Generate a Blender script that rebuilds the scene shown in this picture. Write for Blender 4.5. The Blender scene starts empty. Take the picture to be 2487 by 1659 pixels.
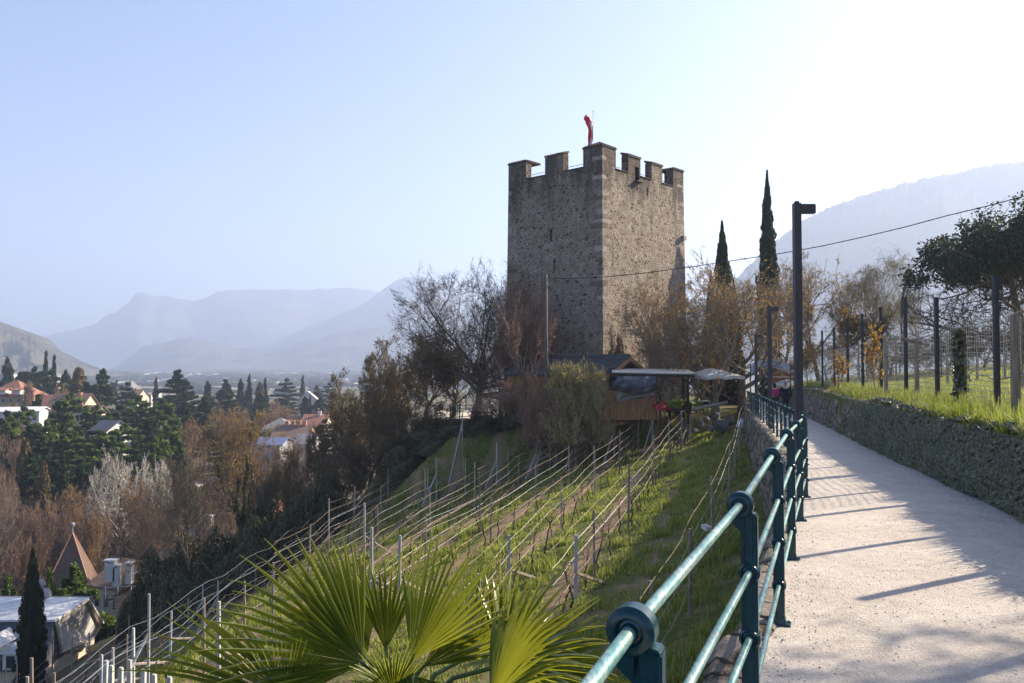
import bpy, math, random
import numpy as np
from mathutils import Vector, Matrix

R = math.radians
scene = bpy.context.scene
COL = scene.collection

# ------------------------------------------------------------------ camera
FPX = 1968.0                       # focal length in pixels of the 2487 px wide photograph
PITCH = R(1.656)
cam_d = bpy.data.cameras.new("camera")
cam_d.sensor_width = 36.0
cam_d.lens = 36.0 * FPX / 2487.0
cam_d.clip_start = 0.05
cam_d.clip_end = 40000.0
cam = bpy.data.objects.new("camera", cam_d)
COL.objects.link(cam)
cam.location = (0, 0, 0)
cam.rotation_euler = (R(90) + PITCH, 0, 0)
scene.camera = cam

# ------------------------------------------------------------------ sky, sun, exposure
SUN_AZ, SUN_EL = R(61.0), R(29.0)
world = bpy.data.worlds.new("World")
scene.world = world
world.use_nodes = True
wn, wl = world.node_tree.nodes, world.node_tree.links
wn.clear()
w_out = wn.new("ShaderNodeOutputWorld")
w_bg = wn.new("ShaderNodeBackground")
w_sky = wn.new("ShaderNodeTexSky")
w_sky.sky_type = 'NISHITA'
w_sky.sun_disc = False
w_sky.sun_elevation = SUN_EL
w_sky.sun_rotation = SUN_AZ
w_sky.altitude = 350
w_sky.air_density = 1.0
w_sky.dust_density = 1.5
w_sky.ozone_density = 3.2
w_bg.inputs[1].default_value = 0.078
w_tint = wn.new("ShaderNodeMix"); w_tint.data_type = 'RGBA'; w_tint.blend_type = 'MULTIPLY'; w_tint.inputs[0].default_value = 1.0
w_tint.inputs[7].default_value = (1.06, .945, .965, 1)      # colour tint on the sky light: less green, warmer lavender
wl.new(w_sky.outputs[0], w_tint.inputs[6]); wl.new(w_tint.outputs[2], w_bg.inputs[0])
wl.new(w_bg.outputs[0], w_out.inputs[0])
sun_d = bpy.data.lights.new("sun", 'SUN')
sun_d.energy = 5.0
sun_d.angle = R(0.5)
sun_d.color = (1.0, 0.85, 0.66)
sun = bpy.data.objects.new("sun", sun_d)
COL.objects.link(sun)
SDIR = Vector((math.sin(SUN_AZ) * math.cos(SUN_EL), math.cos(SUN_AZ) * math.cos(SUN_EL), math.sin(SUN_EL)))
sun.rotation_euler = SDIR.to_track_quat('Z', 'Y').to_euler()
scene.view_settings.view_transform = 'Standard'
scene.view_settings.look = 'None'
scene.view_settings.exposure = 1.66
scene.view_settings.gamma = 1.0
try:
    scene.cycles.use_denoising = True
    scene.cycles.max_bounces = 6
    scene.cycles.diffuse_bounces = 4
    scene.cycles.transparent_max_bounces = 12
    scene.cycles.volume_bounces = 3
except Exception:
    pass

# ------------------------------------------------------------------ helpers
def P(x, y, Y):
    """world point on the pixel (x, y) of the 2487x1659 photograph at depth Y (metres)"""
    r, u = (x - 1243.5) / FPX, (829.5 - y) / FPX
    d = Vector((r, math.cos(PITCH) - u * math.sin(PITCH), math.sin(PITCH) + u * math.cos(PITCH)))
    return d * (Y / d.y)
def PX(x, Y): return (x - 1243.5) / FPX * Y
def PZ(y, Y): return P(1243.5, y, Y).z

def tagp(o, label=None, cat=None, group=None, kind=None):
    if label: o["label"] = label
    if cat: o["category"] = cat
    if group: o["group"] = group
    if kind: o["kind"] = kind
    return o

def mesh_from(name, V, F, mats, smooth=False, midx=None):
    """V (n,3); F list of int arrays (m,3)/(m,4)"""
    V = np.asarray(V, dtype=np.float32).reshape(-1, 3)
    F = [np.asarray(f, dtype=np.int32) for f in F if len(f)]
    me = bpy.data.meshes.new(name)
    nl = sum(f.size for f in F); nf = sum(len(f) for f in F)
    me.vertices.add(len(V)); me.vertices.foreach_set("co", V.ravel())
    me.loops.add(nl); me.loops.foreach_set("vertex_index", np.concatenate([f.ravel() for f in F]) if F else np.zeros(0, np.int32))
    tot = np.concatenate([np.full(len(f), f.shape[1], np.int32) for f in F])
    st = np.concatenate([[0], np.cumsum(tot)[:-1]]).astype(np.int32)
    me.polygons.add(nf); me.polygons.foreach_set("loop_start", st)
    try: me.polygons.foreach_set("loop_total", tot)
    except Exception: pass
    me.polygons.foreach_set("use_smooth", np.full(nf, bool(smooth)))
    if not isinstance(mats, (list, tuple)): mats = [mats]
    for m in mats: me.materials.append(m)
    if midx is not None: me.polygons.foreach_set("material_index", np.asarray(midx, np.int32))
    me.update(calc_edges=True)
    return me

class MB:
    """collects shapes; build() links them as one mesh object"""
    def __init__(s): s.V = []; s.F3 = []; s.F4 = []; s.n = 0; s.m3 = []; s.m4 = []; s.cur = 0
    def add(s, V, F):
        V = np.asarray(V, float).reshape(-1, 3); F = np.asarray(F, int)
        if len(F) == 0: return
        s.V.append(V)
        if F.shape[1] == 3: s.F3.append(F + s.n); s.m3.append(np.full(len(F), s.cur))
        else: s.F4.append(F + s.n); s.m4.append(np.full(len(F), s.cur))
        s.n += len(V)
    def addpoly(s, V, F4=(), F3=()):
        V = np.asarray(V, float).reshape(-1, 3); s.V.append(V)
        if len(F4): s.F4.append(np.asarray(F4, int) + s.n); s.m4.append(np.full(len(F4), s.cur))
        if len(F3): s.F3.append(np.asarray(F3, int) + s.n); s.m3.append(np.full(len(F3), s.cur))
        s.n += len(V)
    def box(s, c, size, rz=0.0, rx=0.0, ry=0.0, taper=1.0):
        h = np.array(size) / 2.0
        v = np.array([[x, y, z] for z in (-1, 1) for y in (-1, 1) for x in (-1, 1)], float) * h
        v[4:, :2] *= taper
        M = np.array(Matrix.Rotation(rz, 3, 'Z') @ Matrix.Rotation(ry, 3, 'Y') @ Matrix.Rotation(rx, 3, 'X'))
        s.add(v @ M.T + np.array(c, float), [[0, 2, 3, 1], [4, 5, 7, 6], [0, 1, 5, 4], [2, 6, 7, 3], [0, 4, 6, 2], [1, 3, 7, 5]])
    def hexa(s, v8):   # bottom 4 (ccw), top 4 (ccw)
        s.add(v8, [[3, 2, 1, 0], [4, 5, 6, 7], [0, 1, 5, 4], [1, 2, 6, 5], [2, 3, 7, 6], [3, 0, 4, 7]])
    def tube(s, pts, r, n=6, cap=True, squash=None):
        pts = [np.array(p, float) for p in pts]
        rr = [r] * len(pts) if np.isscalar(r) else list(r)
        rings = []; ref = None
        for i, p in enumerate(pts):
            d = (pts[min(i + 1, len(pts) - 1)] - pts[max(i - 1, 0)]); d /= (np.linalg.norm(d) + 1e-9)
            if ref is None: ref = np.array([0, 0, 1.0]) if abs(d[2]) < .9 else np.array([1.0, 0, 0])
            a = np.cross(d, ref); a /= (np.linalg.norm(a) + 1e-9); b = np.cross(d, a); ref = -b if abs(np.dot(-b, ref)) > .1 and np.dot(-b, ref) > 0 else b
            t = np.arange(n) * 2 * math.pi / n
            rings.append(p + rr[i] * (np.cos(t)[:, None] * a + np.sin(t)[:, None] * b))
        V = np.concatenate(rings); F = []
        for i in range(len(pts) - 1):
            for j in range(n):
                k = (j + 1) % n
                F.append([i * n + j, i * n + k, (i + 1) * n + k, (i + 1) * n + j])
        F3 = []
        if cap:
            V = np.concatenate([V, [pts[0]], [pts[-1]]]); c0, c1 = len(V) - 2, len(V) - 1; o = (len(pts) - 1) * n
            for j in range(n):
                k = (j + 1) % n
                F3.append([k, j, c0]); F3.append([o + j, o + k, c1])
        s.addpoly(V, F, F3)
    def lathe(s, c, prof, n=16, axis=(0, 0, 1)):
        """prof: (radius, height) list along axis"""
        ax = Vector(axis).normalized(); q = np.array(Vector((0, 0, 1)).rotation_difference(ax).to_matrix())
        t = np.arange(n) * 2 * math.pi / n
        V = np.concatenate([np.stack([r * np.cos(t), r * np.sin(t), np.full(n, h)], 1) for r, h in prof]) @ q.T + np.array(c, float)
        F = [[i * n + j, i * n + (j + 1) % n, (i + 1) * n + (j + 1) % n, (i + 1) * n + j] for i in range(len(prof) - 1) for j in range(n)]
        s.add(V, F)
    def ball(s, c, r, n=12, m=8, rz=0.0):
        rx, ry, rzz = (r, r, r) if np.isscalar(r) else r
        V = []; F = []
        for i in range(m + 1):
            ph = math.pi * i / m
            for j in range(n):
                th = 2 * math.pi * j / n
                V.append([rx * math.sin(ph) * math.cos(th), ry * math.sin(ph) * math.sin(th), rzz * math.cos(ph)])
        for i in range(m):
            for j in range(n): F.append([i * n + j, (i + 1) * n + j, (i + 1) * n + (j + 1) % n, i * n + (j + 1) % n])
        M = np.array(Matrix.Rotation(rz, 3, 'Z'))
        s.add(np.array(V) @ M.T + np.array(c, float), F)
    def mesh(s, name, mats, smooth=False):
        V = np.concatenate(s.V)
        F = []; mi = []
        if s.F4: F.append(np.concatenate(s.F4)); mi.append(np.concatenate(s.m4))
        if s.F3: F.append(np.concatenate(s.F3)); mi.append(np.concatenate(s.m3))
        return mesh_from(name, V, F, mats, smooth, np.concatenate(mi))
    def build(s, name, mats, parent=None, smooth=False, loc=None):
        o = bpy.data.objects.new(name, s.mesh(name, mats, smooth)); COL.objects.link(o)
        if parent is not None: o.parent = parent
        if loc is not None: o.location = loc
        return o

def link(name, me, parent=None, loc=None, rot=None, scale=None):
    o = bpy.data.objects.new(name, me); COL.objects.link(o)
    if parent is not None: o.parent = parent
    if loc is not None: o.location = loc
    if rot is not None: o.rotation_euler = rot
    if scale is not None: o.scale = scale if not np.isscalar(scale) else (scale,) * 3
    return o
def thing(name, label, cat, loc=(0, 0, 0), rz=0.0, group=None, scale=1.0):
    o = bpy.data.objects.new(name, None); COL.objects.link(o)
    o.empty_display_size = .2
    o.location = loc; o.rotation_euler = (0, 0, rz); o.scale = (scale,) * 3 if np.isscalar(scale) else scale
    return tagp(o, label, cat, group)
def dup(root, loc, rz=0.0, label=None, group=None, scale=None, rot=None):
    r = root.copy(); COL.objects.link(r); r.location = loc
    r.rotation_euler = rot if rot is not None else (0, 0, rz)
    if scale is not None: r.scale = (scale,) * 3 if np.isscalar(scale) else scale
    if label: r["label"] = label
    if group: r["group"] = group
    elif "group" in r: del r["group"]
    for ch in list(root.children):
        c = ch.copy(); COL.objects.link(c); c.parent = r
        for g in ch.children:
            d = g.copy(); COL.objects.link(d); d.parent = c
    return r
ORD = ["first", "second", "third", "fourth", "fifth", "sixth", "seventh", "eighth", "ninth", "tenth", "eleventh", "twelfth",
       "thirteenth", "fourteenth", "fifteenth", "sixteenth", "seventeenth", "eighteenth", "nineteenth", "twentieth"]
def ordn(i):
    if i < 20: return ORD[i]
    tens = {2: "twenty", 3: "thirty", 4: "forty", 5: "fifty"}[(i + 1) // 10]
    return tens + ("-" + ORD[(i + 1) % 10 - 1] if (i + 1) % 10 else "")

# ---- materials
def new_mat(name):
    m = bpy.data.materials.new(name); m.use_nodes = True
    nt = m.node_tree; b = nt.nodes["Principled BSDF"]
    return m, nt, b
def ramp(nt, stops, fac=None, interp='LINEAR'):
    r = nt.nodes.new("ShaderNodeValToRGB"); e = r.color_ramp.elements; r.color_ramp.interpolation = interp
    while len(e) > 1: e.remove(e[-1])
    e[0].position = stops[0][0]; e[0].color = (*stops[0][1], 1)
    for p, c in stops[1:]:
        k = e.new(p); k.color = (*c, 1)
    if fac is not None: nt.links.new(fac, r.inputs[0])
    return r
def noise(nt, scale, detail=4, rough=.6, vec=None, dist=0.0, dims='3D'):
    n = nt.nodes.new("ShaderNodeTexNoise"); n.noise_dimensions = dims
    n.inputs["Scale"].default_value = scale; n.inputs["Detail"].default_value = detail
    n.inputs["Roughness"].default_value = rough; n.inputs["Distortion"].default_value = dist
    if vec is not None: nt.links.new(vec, n.inputs["Vector"])
    return n
def mixc(nt, a, b, fac, mode='MIX'):
    m = nt.nodes.new("ShaderNodeMix"); m.data_type = 'RGBA'; m.blend_type = mode
    for s, v in ((6, a), (7, b)):
        if hasattr(v, 'is_linked') or hasattr(v, 'links'): nt.links.new(v, m.inputs[s])
        else: m.inputs[s].default_value = (*v, 1)
    if hasattr(fac, 'links'): nt.links.new(fac, m.inputs[0])
    else: m.inputs[0].default_value = fac
    return m.outputs[2]
def mathn(nt, op, a, b=None, c=None):
    m = nt.nodes.new("ShaderNodeMath"); m.operation = op
    for i, v in enumerate((a, b, c)):
        if v is None: continue
        if hasattr(v, 'links'): nt.links.new(v, m.inputs[i])
        else: m.inputs[i].default_value = v
    return m.outputs[0]
def coord(nt, kind="Object"):
    return nt.nodes.new("ShaderNodeTexCoord").outputs[kind]
def worldpos(nt): return nt.nodes.new("ShaderNodeNewGeometry").outputs["Position"]
def vscale(nt, vec, s):
    m = nt.nodes.new("ShaderNodeMapping"); nt.links.new(vec, m.inputs[0]); m.inputs["Scale"].default_value = s
    return m.outputs[0]
def bump(nt, b, height, strength=.5, dist=.02, prev=None):
    n = nt.nodes.new("ShaderNodeBump"); n.inputs["Strength"].default_value = strength; n.inputs["Distance"].default_value = dist
    nt.links.new(height, n.inputs["Height"])
    if prev is not None: nt.links.new(prev, n.inputs["Normal"])
    nt.links.new(n.outputs[0], b.inputs["Normal"]); return n.outputs[0]
def mat_noise(name, stops, scale=4.0, rough=.8, bmp=0.0, bdist=.02, detail=5, spec=.3, metal=0.0, stretch=None, transl=None, perobj=0.0, nrough=.6, perface=False):
    m, nt, b = new_mat(name)
    v = coord(nt)
    if stretch: v = vscale(nt, v, stretch)
    n = noise(nt, scale, detail, nrough, v)
    f = n.outputs["Fac"]
    if perobj:
        oi = nt.nodes.new("ShaderNodeObjectInfo")
        f = mathn(nt, 'ADD', f, mathn(nt, 'MULTIPLY', mathn(nt, 'SUBTRACT', oi.outputs["Random"], .5), perobj))
    if perface:
        at = nt.nodes.new("ShaderNodeAttribute"); at.attribute_name = "rnd"
        f = mathn(nt, 'ADD', mathn(nt, 'MULTIPLY', f, .5), mathn(nt, 'MULTIPLY', at.outputs["Fac"], .5))
    r = ramp(nt, stops, f)
    nt.links.new(r.outputs[0], b.inputs["Base Color"])
    b.inputs["Roughness"].default_value = rough
    b.inputs["Specular IOR Level"].default_value = spec
    b.inputs["Metallic"].default_value = metal
    if bmp: bump(nt, b, n.outputs["Fac"], bmp, bdist)
    if transl:
        t = nt.nodes.new("ShaderNodeBsdfTranslucent"); nt.links.new(mixc(nt, r.outputs[0], transl[0], transl[1]), t.inputs[0])
        mx = nt.nodes.new("ShaderNodeMixShader"); mx.inputs[0].default_value = transl[2]
        nt.links.new(b.outputs[0], mx.inputs[1]); nt.links.new(t.outputs[0], mx.inputs[2])
        nt.links.new(mx.outputs[0], nt.nodes["Material Output"].inputs[0])
    return m
def rnd_attr(me, seed=0, per=1):
    """a random value per face (per = faces that share one value)"""
    nf = len(me.polygons); rg = np.random.default_rng(seed)
    v = np.repeat(rg.random(nf // per + 1), per)[:nf].astype(np.float32)
    a = me.attributes.new("rnd", 'FLOAT', 'FACE'); a.data.foreach_set("value", v)

# ---- smooth 2-D value noise for terrain
_rg = np.random.default_rng(7); _tab = _rg.random((256, 256))
def vnoise(x, y):
    x = np.asarray(x, float); y = np.asarray(y, float)
    xi = np.floor(x).astype(int); yi = np.floor(y).astype(int); fx = x - xi; fy = y - yi
    fx = fx * fx * (3 - 2 * fx); fy = fy * fy * (3 - 2 * fy)
    g = lambda a, b: _tab[a & 255, b & 255]
    return (g(xi, yi) * (1 - fx) + g(xi + 1, yi) * fx) * (1 - fy) + (g(xi, yi + 1) * (1 - fx) + g(xi + 1, yi + 1) * fx) * fy
def fbm(x, y, o=4):
    s = 0; a = .5
    for k in range(o): s = s + a * (vnoise(x * 2 ** k + 17 * k, y * 2 ** k + 31 * k) - .5); a *= .5
    return s
def sst(e0, e1, x):
    t = np.clip((np.asarray(x, float) - e0) / (e1 - e0), 0, 1); return t * t * (3 - 2 * t)

# ------------------------------------------------------------------ layout curves (metres; camera eye = origin)
_ry = np.array([-12, -4, 0, 1.8, 3.4, 5.2, 7.0, 9.1, 11.1, 13.1, 15.1, 19, 23, 27, 31, 35, 45, 60, 80, 140, 9000.])
_rx = np.array([-5.2, -1.95, -.41, .30, .99, 1.70, 2.40, 3.22, 4.0, 4.72, 5.37, 6.51, 7.63, 8.70, 9.73, 10.73, 13.3, 17.1, 22, 30, 30.])
def railX(Y): return np.interp(Y, _ry, _rx)
_py = np.array([-12, 5.2, 7, 9, 13, 19, 27, 35, 45, 60, 80, 140])
_pz = np.array([0, 0, -.02, -.09, -.22, -.42, -.62, -.74, -.98, -1.25, -1.6, -3.])
def pathZ(Y): return np.interp(Y, _py, _pz) - 1.65
def wallU(Y): return np.interp(Y, [0, 5, 9, 13, 17, 25, 36, 60], [3.0, 2.75, 2.47, 2.17, 2.07, 2.12, 2.25, 2.3])
def wallH(Y): return np.interp(Y, [0, 9, 13, 20, 36, 50], [.8, .84, .9, 1.05, 1.3, 1.3])

def valleyZ(X, Y):
    D = np.hypot(X * .6, Y)
    z = np.interp(D, [0, 110, 200, 300, 450, 700, 1000, 20000], [-31, -30, -26, -24, -26, -31, -35, -35])
    return z + fbm(X / 60, Y / 60) * 2.0 * (D < 1500)
def hillZ(X, Y):
    v = -5.0 + .24 * (X - 3.3) - .03 * (Y - 15)
    v = np.where(Y < 14, v + 0.0, v)
    v = v - np.interp(-9.0 - X, [0, 4, 10, 15, 21, 37, 137], [0, 2.0, 4.3, 5.2, 6.6, 10.5, 45])
    # terraces round the tower
    t = sst(47.6, 49.4, Y - .05 * X) * sst(-9, -2, X)
    terr = np.where(X > 1.0, -3.05, -4.05) + .0 * X
    terr = np.interp(X, [-40, -7.0, -6.0, -.5, 1.5, 40], [-27, -4.6, -4.05, -4.05, -3.05, -3.0])
    v = v * (1 - t) + terr * t
    t2 = sst(56, 60, Y) * sst(-13, -7.5, X)
    v = np.maximum(v, terr * t2 + v * (1 - t2))
    v = v - .5 * np.maximum(0, Y - np.where(X > 8, 78, 72))
    return v + fbm(X / 5, Y / 5) * .35 * sst(6, 12, Y)
def groundZ(X, Y):
    X = np.asarray(X, float); Y = np.asarray(Y, float)
    u = X - railX(Y)
    left = hillZ(X, Y)
    pz = pathZ(Y)
    wu, wh = wallU(Y), wallH(Y)
    rightside = pz + wh + .02 + .14 * sst(.5, .8, u - wu) + .09 * np.maximum(0, u - wu - 1.0) + fbm(X / 3, Y / 3) * .2 * sst(1, 3, u - wu)
    rightside = np.minimum(rightside, 6.0) - .4 * np.maximum(0, Y - 75)
    z = np.where(u < -.30, left, np.where(u < wu + .12, pz - .05, rightside))
    vz = valleyZ(X, Y)
    k = np.maximum(z, vz)
    return k
def gz(X, Y): return float(groundZ(np.array([X]), np.array([Y]))[0])
# ================================================================== ground
def _ground():
    us = np.concatenate([-np.geomspace(30, 7200, 46)[::-1], np.arange(-29, -6, .5), np.arange(-6, -.5, .3), [-.34, -.30, -.29, .5, 1.2, 1.9]])
    wcols = [('w', .0), ('w', .12), ('w', .14), ('w', .35), ('w', .7), ('w', .95), ('w', 1.3)]
    ur = np.concatenate([np.arange(1.8, 8, .4), np.arange(8, 30, 1.2), np.geomspace(30, 9000, 36)])
    ys = np.concatenate([np.arange(-12, 0, 1.0), np.arange(0, 60, .4), np.arange(60, 110, 1.2), np.geomspace(111, 9300, 90)])
    wu = wallU(ys)
    cols = [railX(ys) + u for u in us] + [railX(ys) + wu + w for _, w in wcols] + [railX(ys) + wu + u for u in ur]
    Ucol = [np.full(len(ys), u) for u in us] + [wu + w for _, w in wcols] + [wu + u for u in ur]
    X = np.array(cols).T; U = np.array(Ucol).T; Y = np.repeat(ys[:, None], X.shape[1], 1)
    # nudge: exact side of the step at the wall columns
    Z = groundZ(X, Y)
    ny, nx = X.shape
    V = np.stack([X, Y, Z], -1).reshape(-1, 3)
    i, j = np.meshgrid(np.arange(ny - 1), np.arange(nx - 1), indexing='ij')
    a = (i * nx + j).ravel()
    F = np.stack([a, a + 1, a + nx + 1, a + nx], 1)
    me = mesh_from("ground", V, [F], M_ground, smooth=True)
    at = me.attributes.new("u", 'FLOAT', 'POINT'); at.data.foreach_set("value", U.ravel().astype(np.float32))
    o = link("ground", me); tagp(o, kind="structure"); return o

def _mat_ground():
    m, nt, b = new_mat("ground_soil_and_grass")
    pos = worldpos(nt); L = nt.links
    sep = nt.nodes.new("ShaderNodeSeparateXYZ"); L.new(pos, sep.inputs[0])
    at = nt.nodes.new("ShaderNodeAttribute"); at.attribute_name = "u"; u = at.outputs["Fac"]
    n1 = noise(nt, .9, 5, .65, pos); n2 = noise(nt, 7, 4, .7, pos); n3 = noise(nt, .25, 3, .6, pos); n4 = noise(nt, 40, 2, .7, pos)
    grass = ramp(nt, [(.25, (.045, .065, .015)), (.5, (.095, .12, .028)), (.7, (.20, .17, .06))], n2.outputs["Fac"]).outputs[0]
    soil = ramp(nt, [(.3, (.15, .10, .06)), (.55, (.28, .20, .125)), (.75, (.42, .32, .20))], n4.outputs["Fac"]).outputs[0]
    # soil strips beneath the vine rows: rows every 2.55 m in u
    ph = mathn(nt, 'FRACT', mathn(nt, 'DIVIDE', mathn(nt, 'ADD', u, 4.5 + 2.35 * 20), 2.35))
    d = mathn(nt, 'ABSOLUTE', mathn(nt, 'SUBTRACT', ph, .5))
    strip = mathn(nt, 'SUBTRACT', 1.25, mathn(nt, 'MULTIPLY', mathn(nt, 'ABSOLUTE', mathn(nt, 'SUBTRACT', d, .0)), 4.6))
    strip = mathn(nt, 'ADD', strip, mathn(nt, 'MULTIPLY', mathn(nt, 'SUBTRACT', n1.outputs["Fac"], .5), 3.0))
    inrow = mathn(nt, 'MULTIPLY', mathn(nt, 'LESS_THAN', u, -3.4), mathn(nt, 'LESS_THAN', sep.outputs[1], 60.0))
    strip = mathn(nt, 'MULTIPLY', strip, inrow)
    patch = mathn(nt, 'MULTIPLY', mathn(nt, 'SUBTRACT', n1.outputs["Fac"], .51), 7.0)
    f = mathn(nt, 'MAXIMUM', strip, patch)
    cl = nt.nodes.new("ShaderNodeClamp"); L.new(f, cl.inputs[0])
    near = mixc(nt, grass, soil, cl.outputs[0])
    # valley park floor (leaf litter, dry grass) and far plain (orchards, fields)
    litter = ramp(nt, [(.3, (.06, .05, .03)), (.5, (.13, .10, .06)), (.7, (.10, .12, .05))], n3.outputs["Fac"]).outputs[0]
    fz = nt.nodes.new("ShaderNodeTexVoronoi"); fz.inputs["Scale"].default_value = .006; L.new(vscale(nt, pos, (1.0, .5, 1)), fz.inputs["Vector"])
    bw = nt.nodes.new("ShaderNodeRGBToBW"); L.new(fz.outputs["Color"], bw.inputs[0])
    fields = ramp(nt, [(.3, (.10, .09, .06)), (.45, (.16, .15, .10)), (.6, (.09, .12, .05)), (.75, (.2, .18, .13))], bw.outputs[0]).outputs[0]
    low = nt.nodes.new("ShaderNodeMapRange"); L.new(sep.outputs[2], low.inputs[0])
    low.inputs[1].default_value = -15; low.inputs[2].default_value = -9; low.inputs[3].default_value = 1; low.inputs[4].default_value = 0
    c = mixc(nt, near, litter, low.outputs[0])
    far = nt.nodes.new("ShaderNodeMapRange"); L.new(sep.outputs[1], far.inputs[0])
    far.inputs[1].default_value = 500; far.inputs[2].default_value = 900
    c = mixc(nt, c, fields, far.outputs[0])
    L.new(c, b.inputs["Base Color"]); b.inputs["Roughness"].default_value = .95; b.inputs["Specular IOR Level"].default_value = .1
    bump(nt, b, n4.outputs["Fac"], .9, .03)
    return m
M_ground = _mat_ground()
ground = _ground()

# ================================================================== haze box, mountains, plain
def _mat_mountain(name, c0, c1, sc):
    m, nt, b = new_mat(name); pos = worldpos(nt)
    n = noise(nt, sc, 6, .65, pos); n2 = noise(nt, sc * 9, 4, .7, pos)
    f = mathn(nt, 'ADD', mathn(nt, 'MULTIPLY', n.outputs["Fac"], .6), mathn(nt, 'MULTIPLY', n2.outputs["Fac"], .4))
    r = ramp(nt, [(.38, c0), (.62, c1)], f); nt.links.new(r.outputs[0], b.inputs["Base Color"])
    b.inputs["Roughness"].default_value = 1; b.inputs["Specular IOR Level"].default_value = 0
    bump(nt, b, n2.outputs["Fac"], .8, 12)
    return m
M_mtn = _mat_mountain("forested_mountain", (.030, .040, .028), (.13, .11, .075), .006)
M_mtn_far = _mat_mountain("rocky_mountain", (.04, .055, .045), (.20, .18, .15), .003)
def mountain(name, D, prof, depth, mat, zfloor=-38, seed=1, gully=.10, treeline=0.0, n=220, m=26):
    """ridge through photo points prof at distance D; the slope runs down towards the camera by 'depth' metres and behind"""
    xs = np.array([p[0] for p in prof], float); yz = np.array([p[1] for p in prof], float)
    X0 = np.linspace(xs[0], xs[-1], n)
    RX = (X0 - 1243.5) / FPX * D; RZ = np.array([PZ(y, D) for y in np.interp(X0, xs, yz)])
    RZ = RZ + fbm(X0 / 25 + seed * 9, X0 * 0 + seed, 4) * .018 * D * .35
    if treeline: RZ = RZ + (np.random.default_rng(seed).random(n)) * treeline
    rows = []
    ts = np.concatenate([np.linspace(0, 1, m), [-.5, -1]])
    order = [-1, -.5] + list(np.linspace(0, 1, m))
    for t in order:
        tt = abs(t); h = np.maximum(RZ - zfloor, 0)
        fall = (1 - tt) ** (1.25 if t > 0 else 1.0)
        g = fbm(RX / (D * .035) + seed, np.full(n, t * 7.0) + RX / (D * .05) + seed * 3, 5) * gully * 2.2
        amp = tt * (1 - tt) * 4
        Z = zfloor + h * np.clip(fall + g * amp * .5, 0, 1.2)
        Yv = D - t * depth * (.55 + .45 * h / (h.max() + 1)) + fbm(RX / (D * .06), np.full(n, seed * 5.0 + t * 6), 3) * depth * .25 * amp
        rows.append(np.stack([RX * (Yv / D) if t > 0 else RX, Yv, Z], 1))
    V = np.concatenate(rows); k = len(order)
    i, j = np.meshgrid(np.arange(k - 1), np.arange(n - 1), indexing='ij'); a = (i * n + j).ravel()
    me = mesh_from(name, V, [np.stack([a, a + n, a + n + 1, a + 1], 1)], mat, smooth=True)
    o = link(name, me); tagp(o, kind="structure"); return o
S = 1.0578
def dp(l): return [(x * S, y * S) for x, y in l]
mountain("far_mountain", 5900, dp([(-150, 800), (60, 775), (100, 770), (150, 763), (180, 756), (220, 742), (250, 722), (272, 714), (283, 706), (297, 697), (303, 679), (312, 672), (330, 673), (350, 677), (400, 684), (440, 689), (470, 684), (500, 670), (540, 665), (620, 665), (700, 668), (780, 661), (800, 659), (850, 666), (900, 674), (1000, 700), (1200, 730), (1500, 760), (1900, 800)]), 1300, M_mtn_far, seed=2)
mountain("middle_mountain", 4800, dp([(380, 852), (480, 838), (560, 812), (600, 796), (650, 778), (720, 745), (800, 712), (850, 688), (880, 662), (905, 646), (940, 635), (965, 634), (990, 642), (1010, 652), (1060, 682), (1165, 735), (1300, 772), (1500, 800), (1700, 840)]), 1100, M_mtn_far, seed=5)
mountain("low_mountain", 3900, dp([(240, 852), (270, 840), (300, 815), (330, 797), (370, 785), (410, 777), (440, 776), (480, 784), (550, 800), (620, 800), (680, 790), (780, 762), (900, 745), (1000, 750), (1200, 800), (1400, 850)]), 700, M_mtn, seed=8)
mountain("left_mountain", 1750, dp([(-700, 560), (-300, 640), (-100, 705), (-40, 728), (0, 748), (30, 757), (60, 770), (90, 785), (120, 810), (140, 828), (158, 843), (168, 860)]), 600, M_mtn, seed=11, gully=.7, treeline=3, n=260, m=40)
mountain("right_mountain", 2600, dp([(1380, 860), (1480, 790), (1560, 735), (1640, 675), (1700, 632), (1780, 556), (1800, 541), (1850, 508), (1900, 483), (1935, 468), (1960, 460), (2030, 437), (2100, 420), (2200, 398), (2300, 380), (2351, 372), (2600, 335), (3200, 300)]), 950, M_mtn, seed=14, treeline=7, n=420)

HAZE = 3.3e-4
# haze: one closed box round camera and scene
mh = bpy.data.materials.new("haze_air"); mh.use_nodes = True; nt = mh.node_tree; nt.nodes.clear()
pv = nt.nodes.new("ShaderNodeVolumePrincipled"); ho = nt.nodes.new("ShaderNodeOutputMaterial")
pv.inputs["Color"].default_value = (.49, .595, .80, 1); pv.inputs["Density"].default_value = HAZE
pv.inputs["Anisotropy"].default_value = .30
nt.links.new(pv.outputs[0], ho.inputs["Volume"])
hb = MB(); hb.hexa([(-7500, -60, -45), (9500, -60, -45), (9500, 9500, -45), (-7500, 9500, -45), (-7500, -60, 720), (9500, -60, 720), (9500, 9500, 720), (-7500, 9500, 720)])
haze = hb.build("haze", mh); tagp(haze, kind="stuff")
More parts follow.
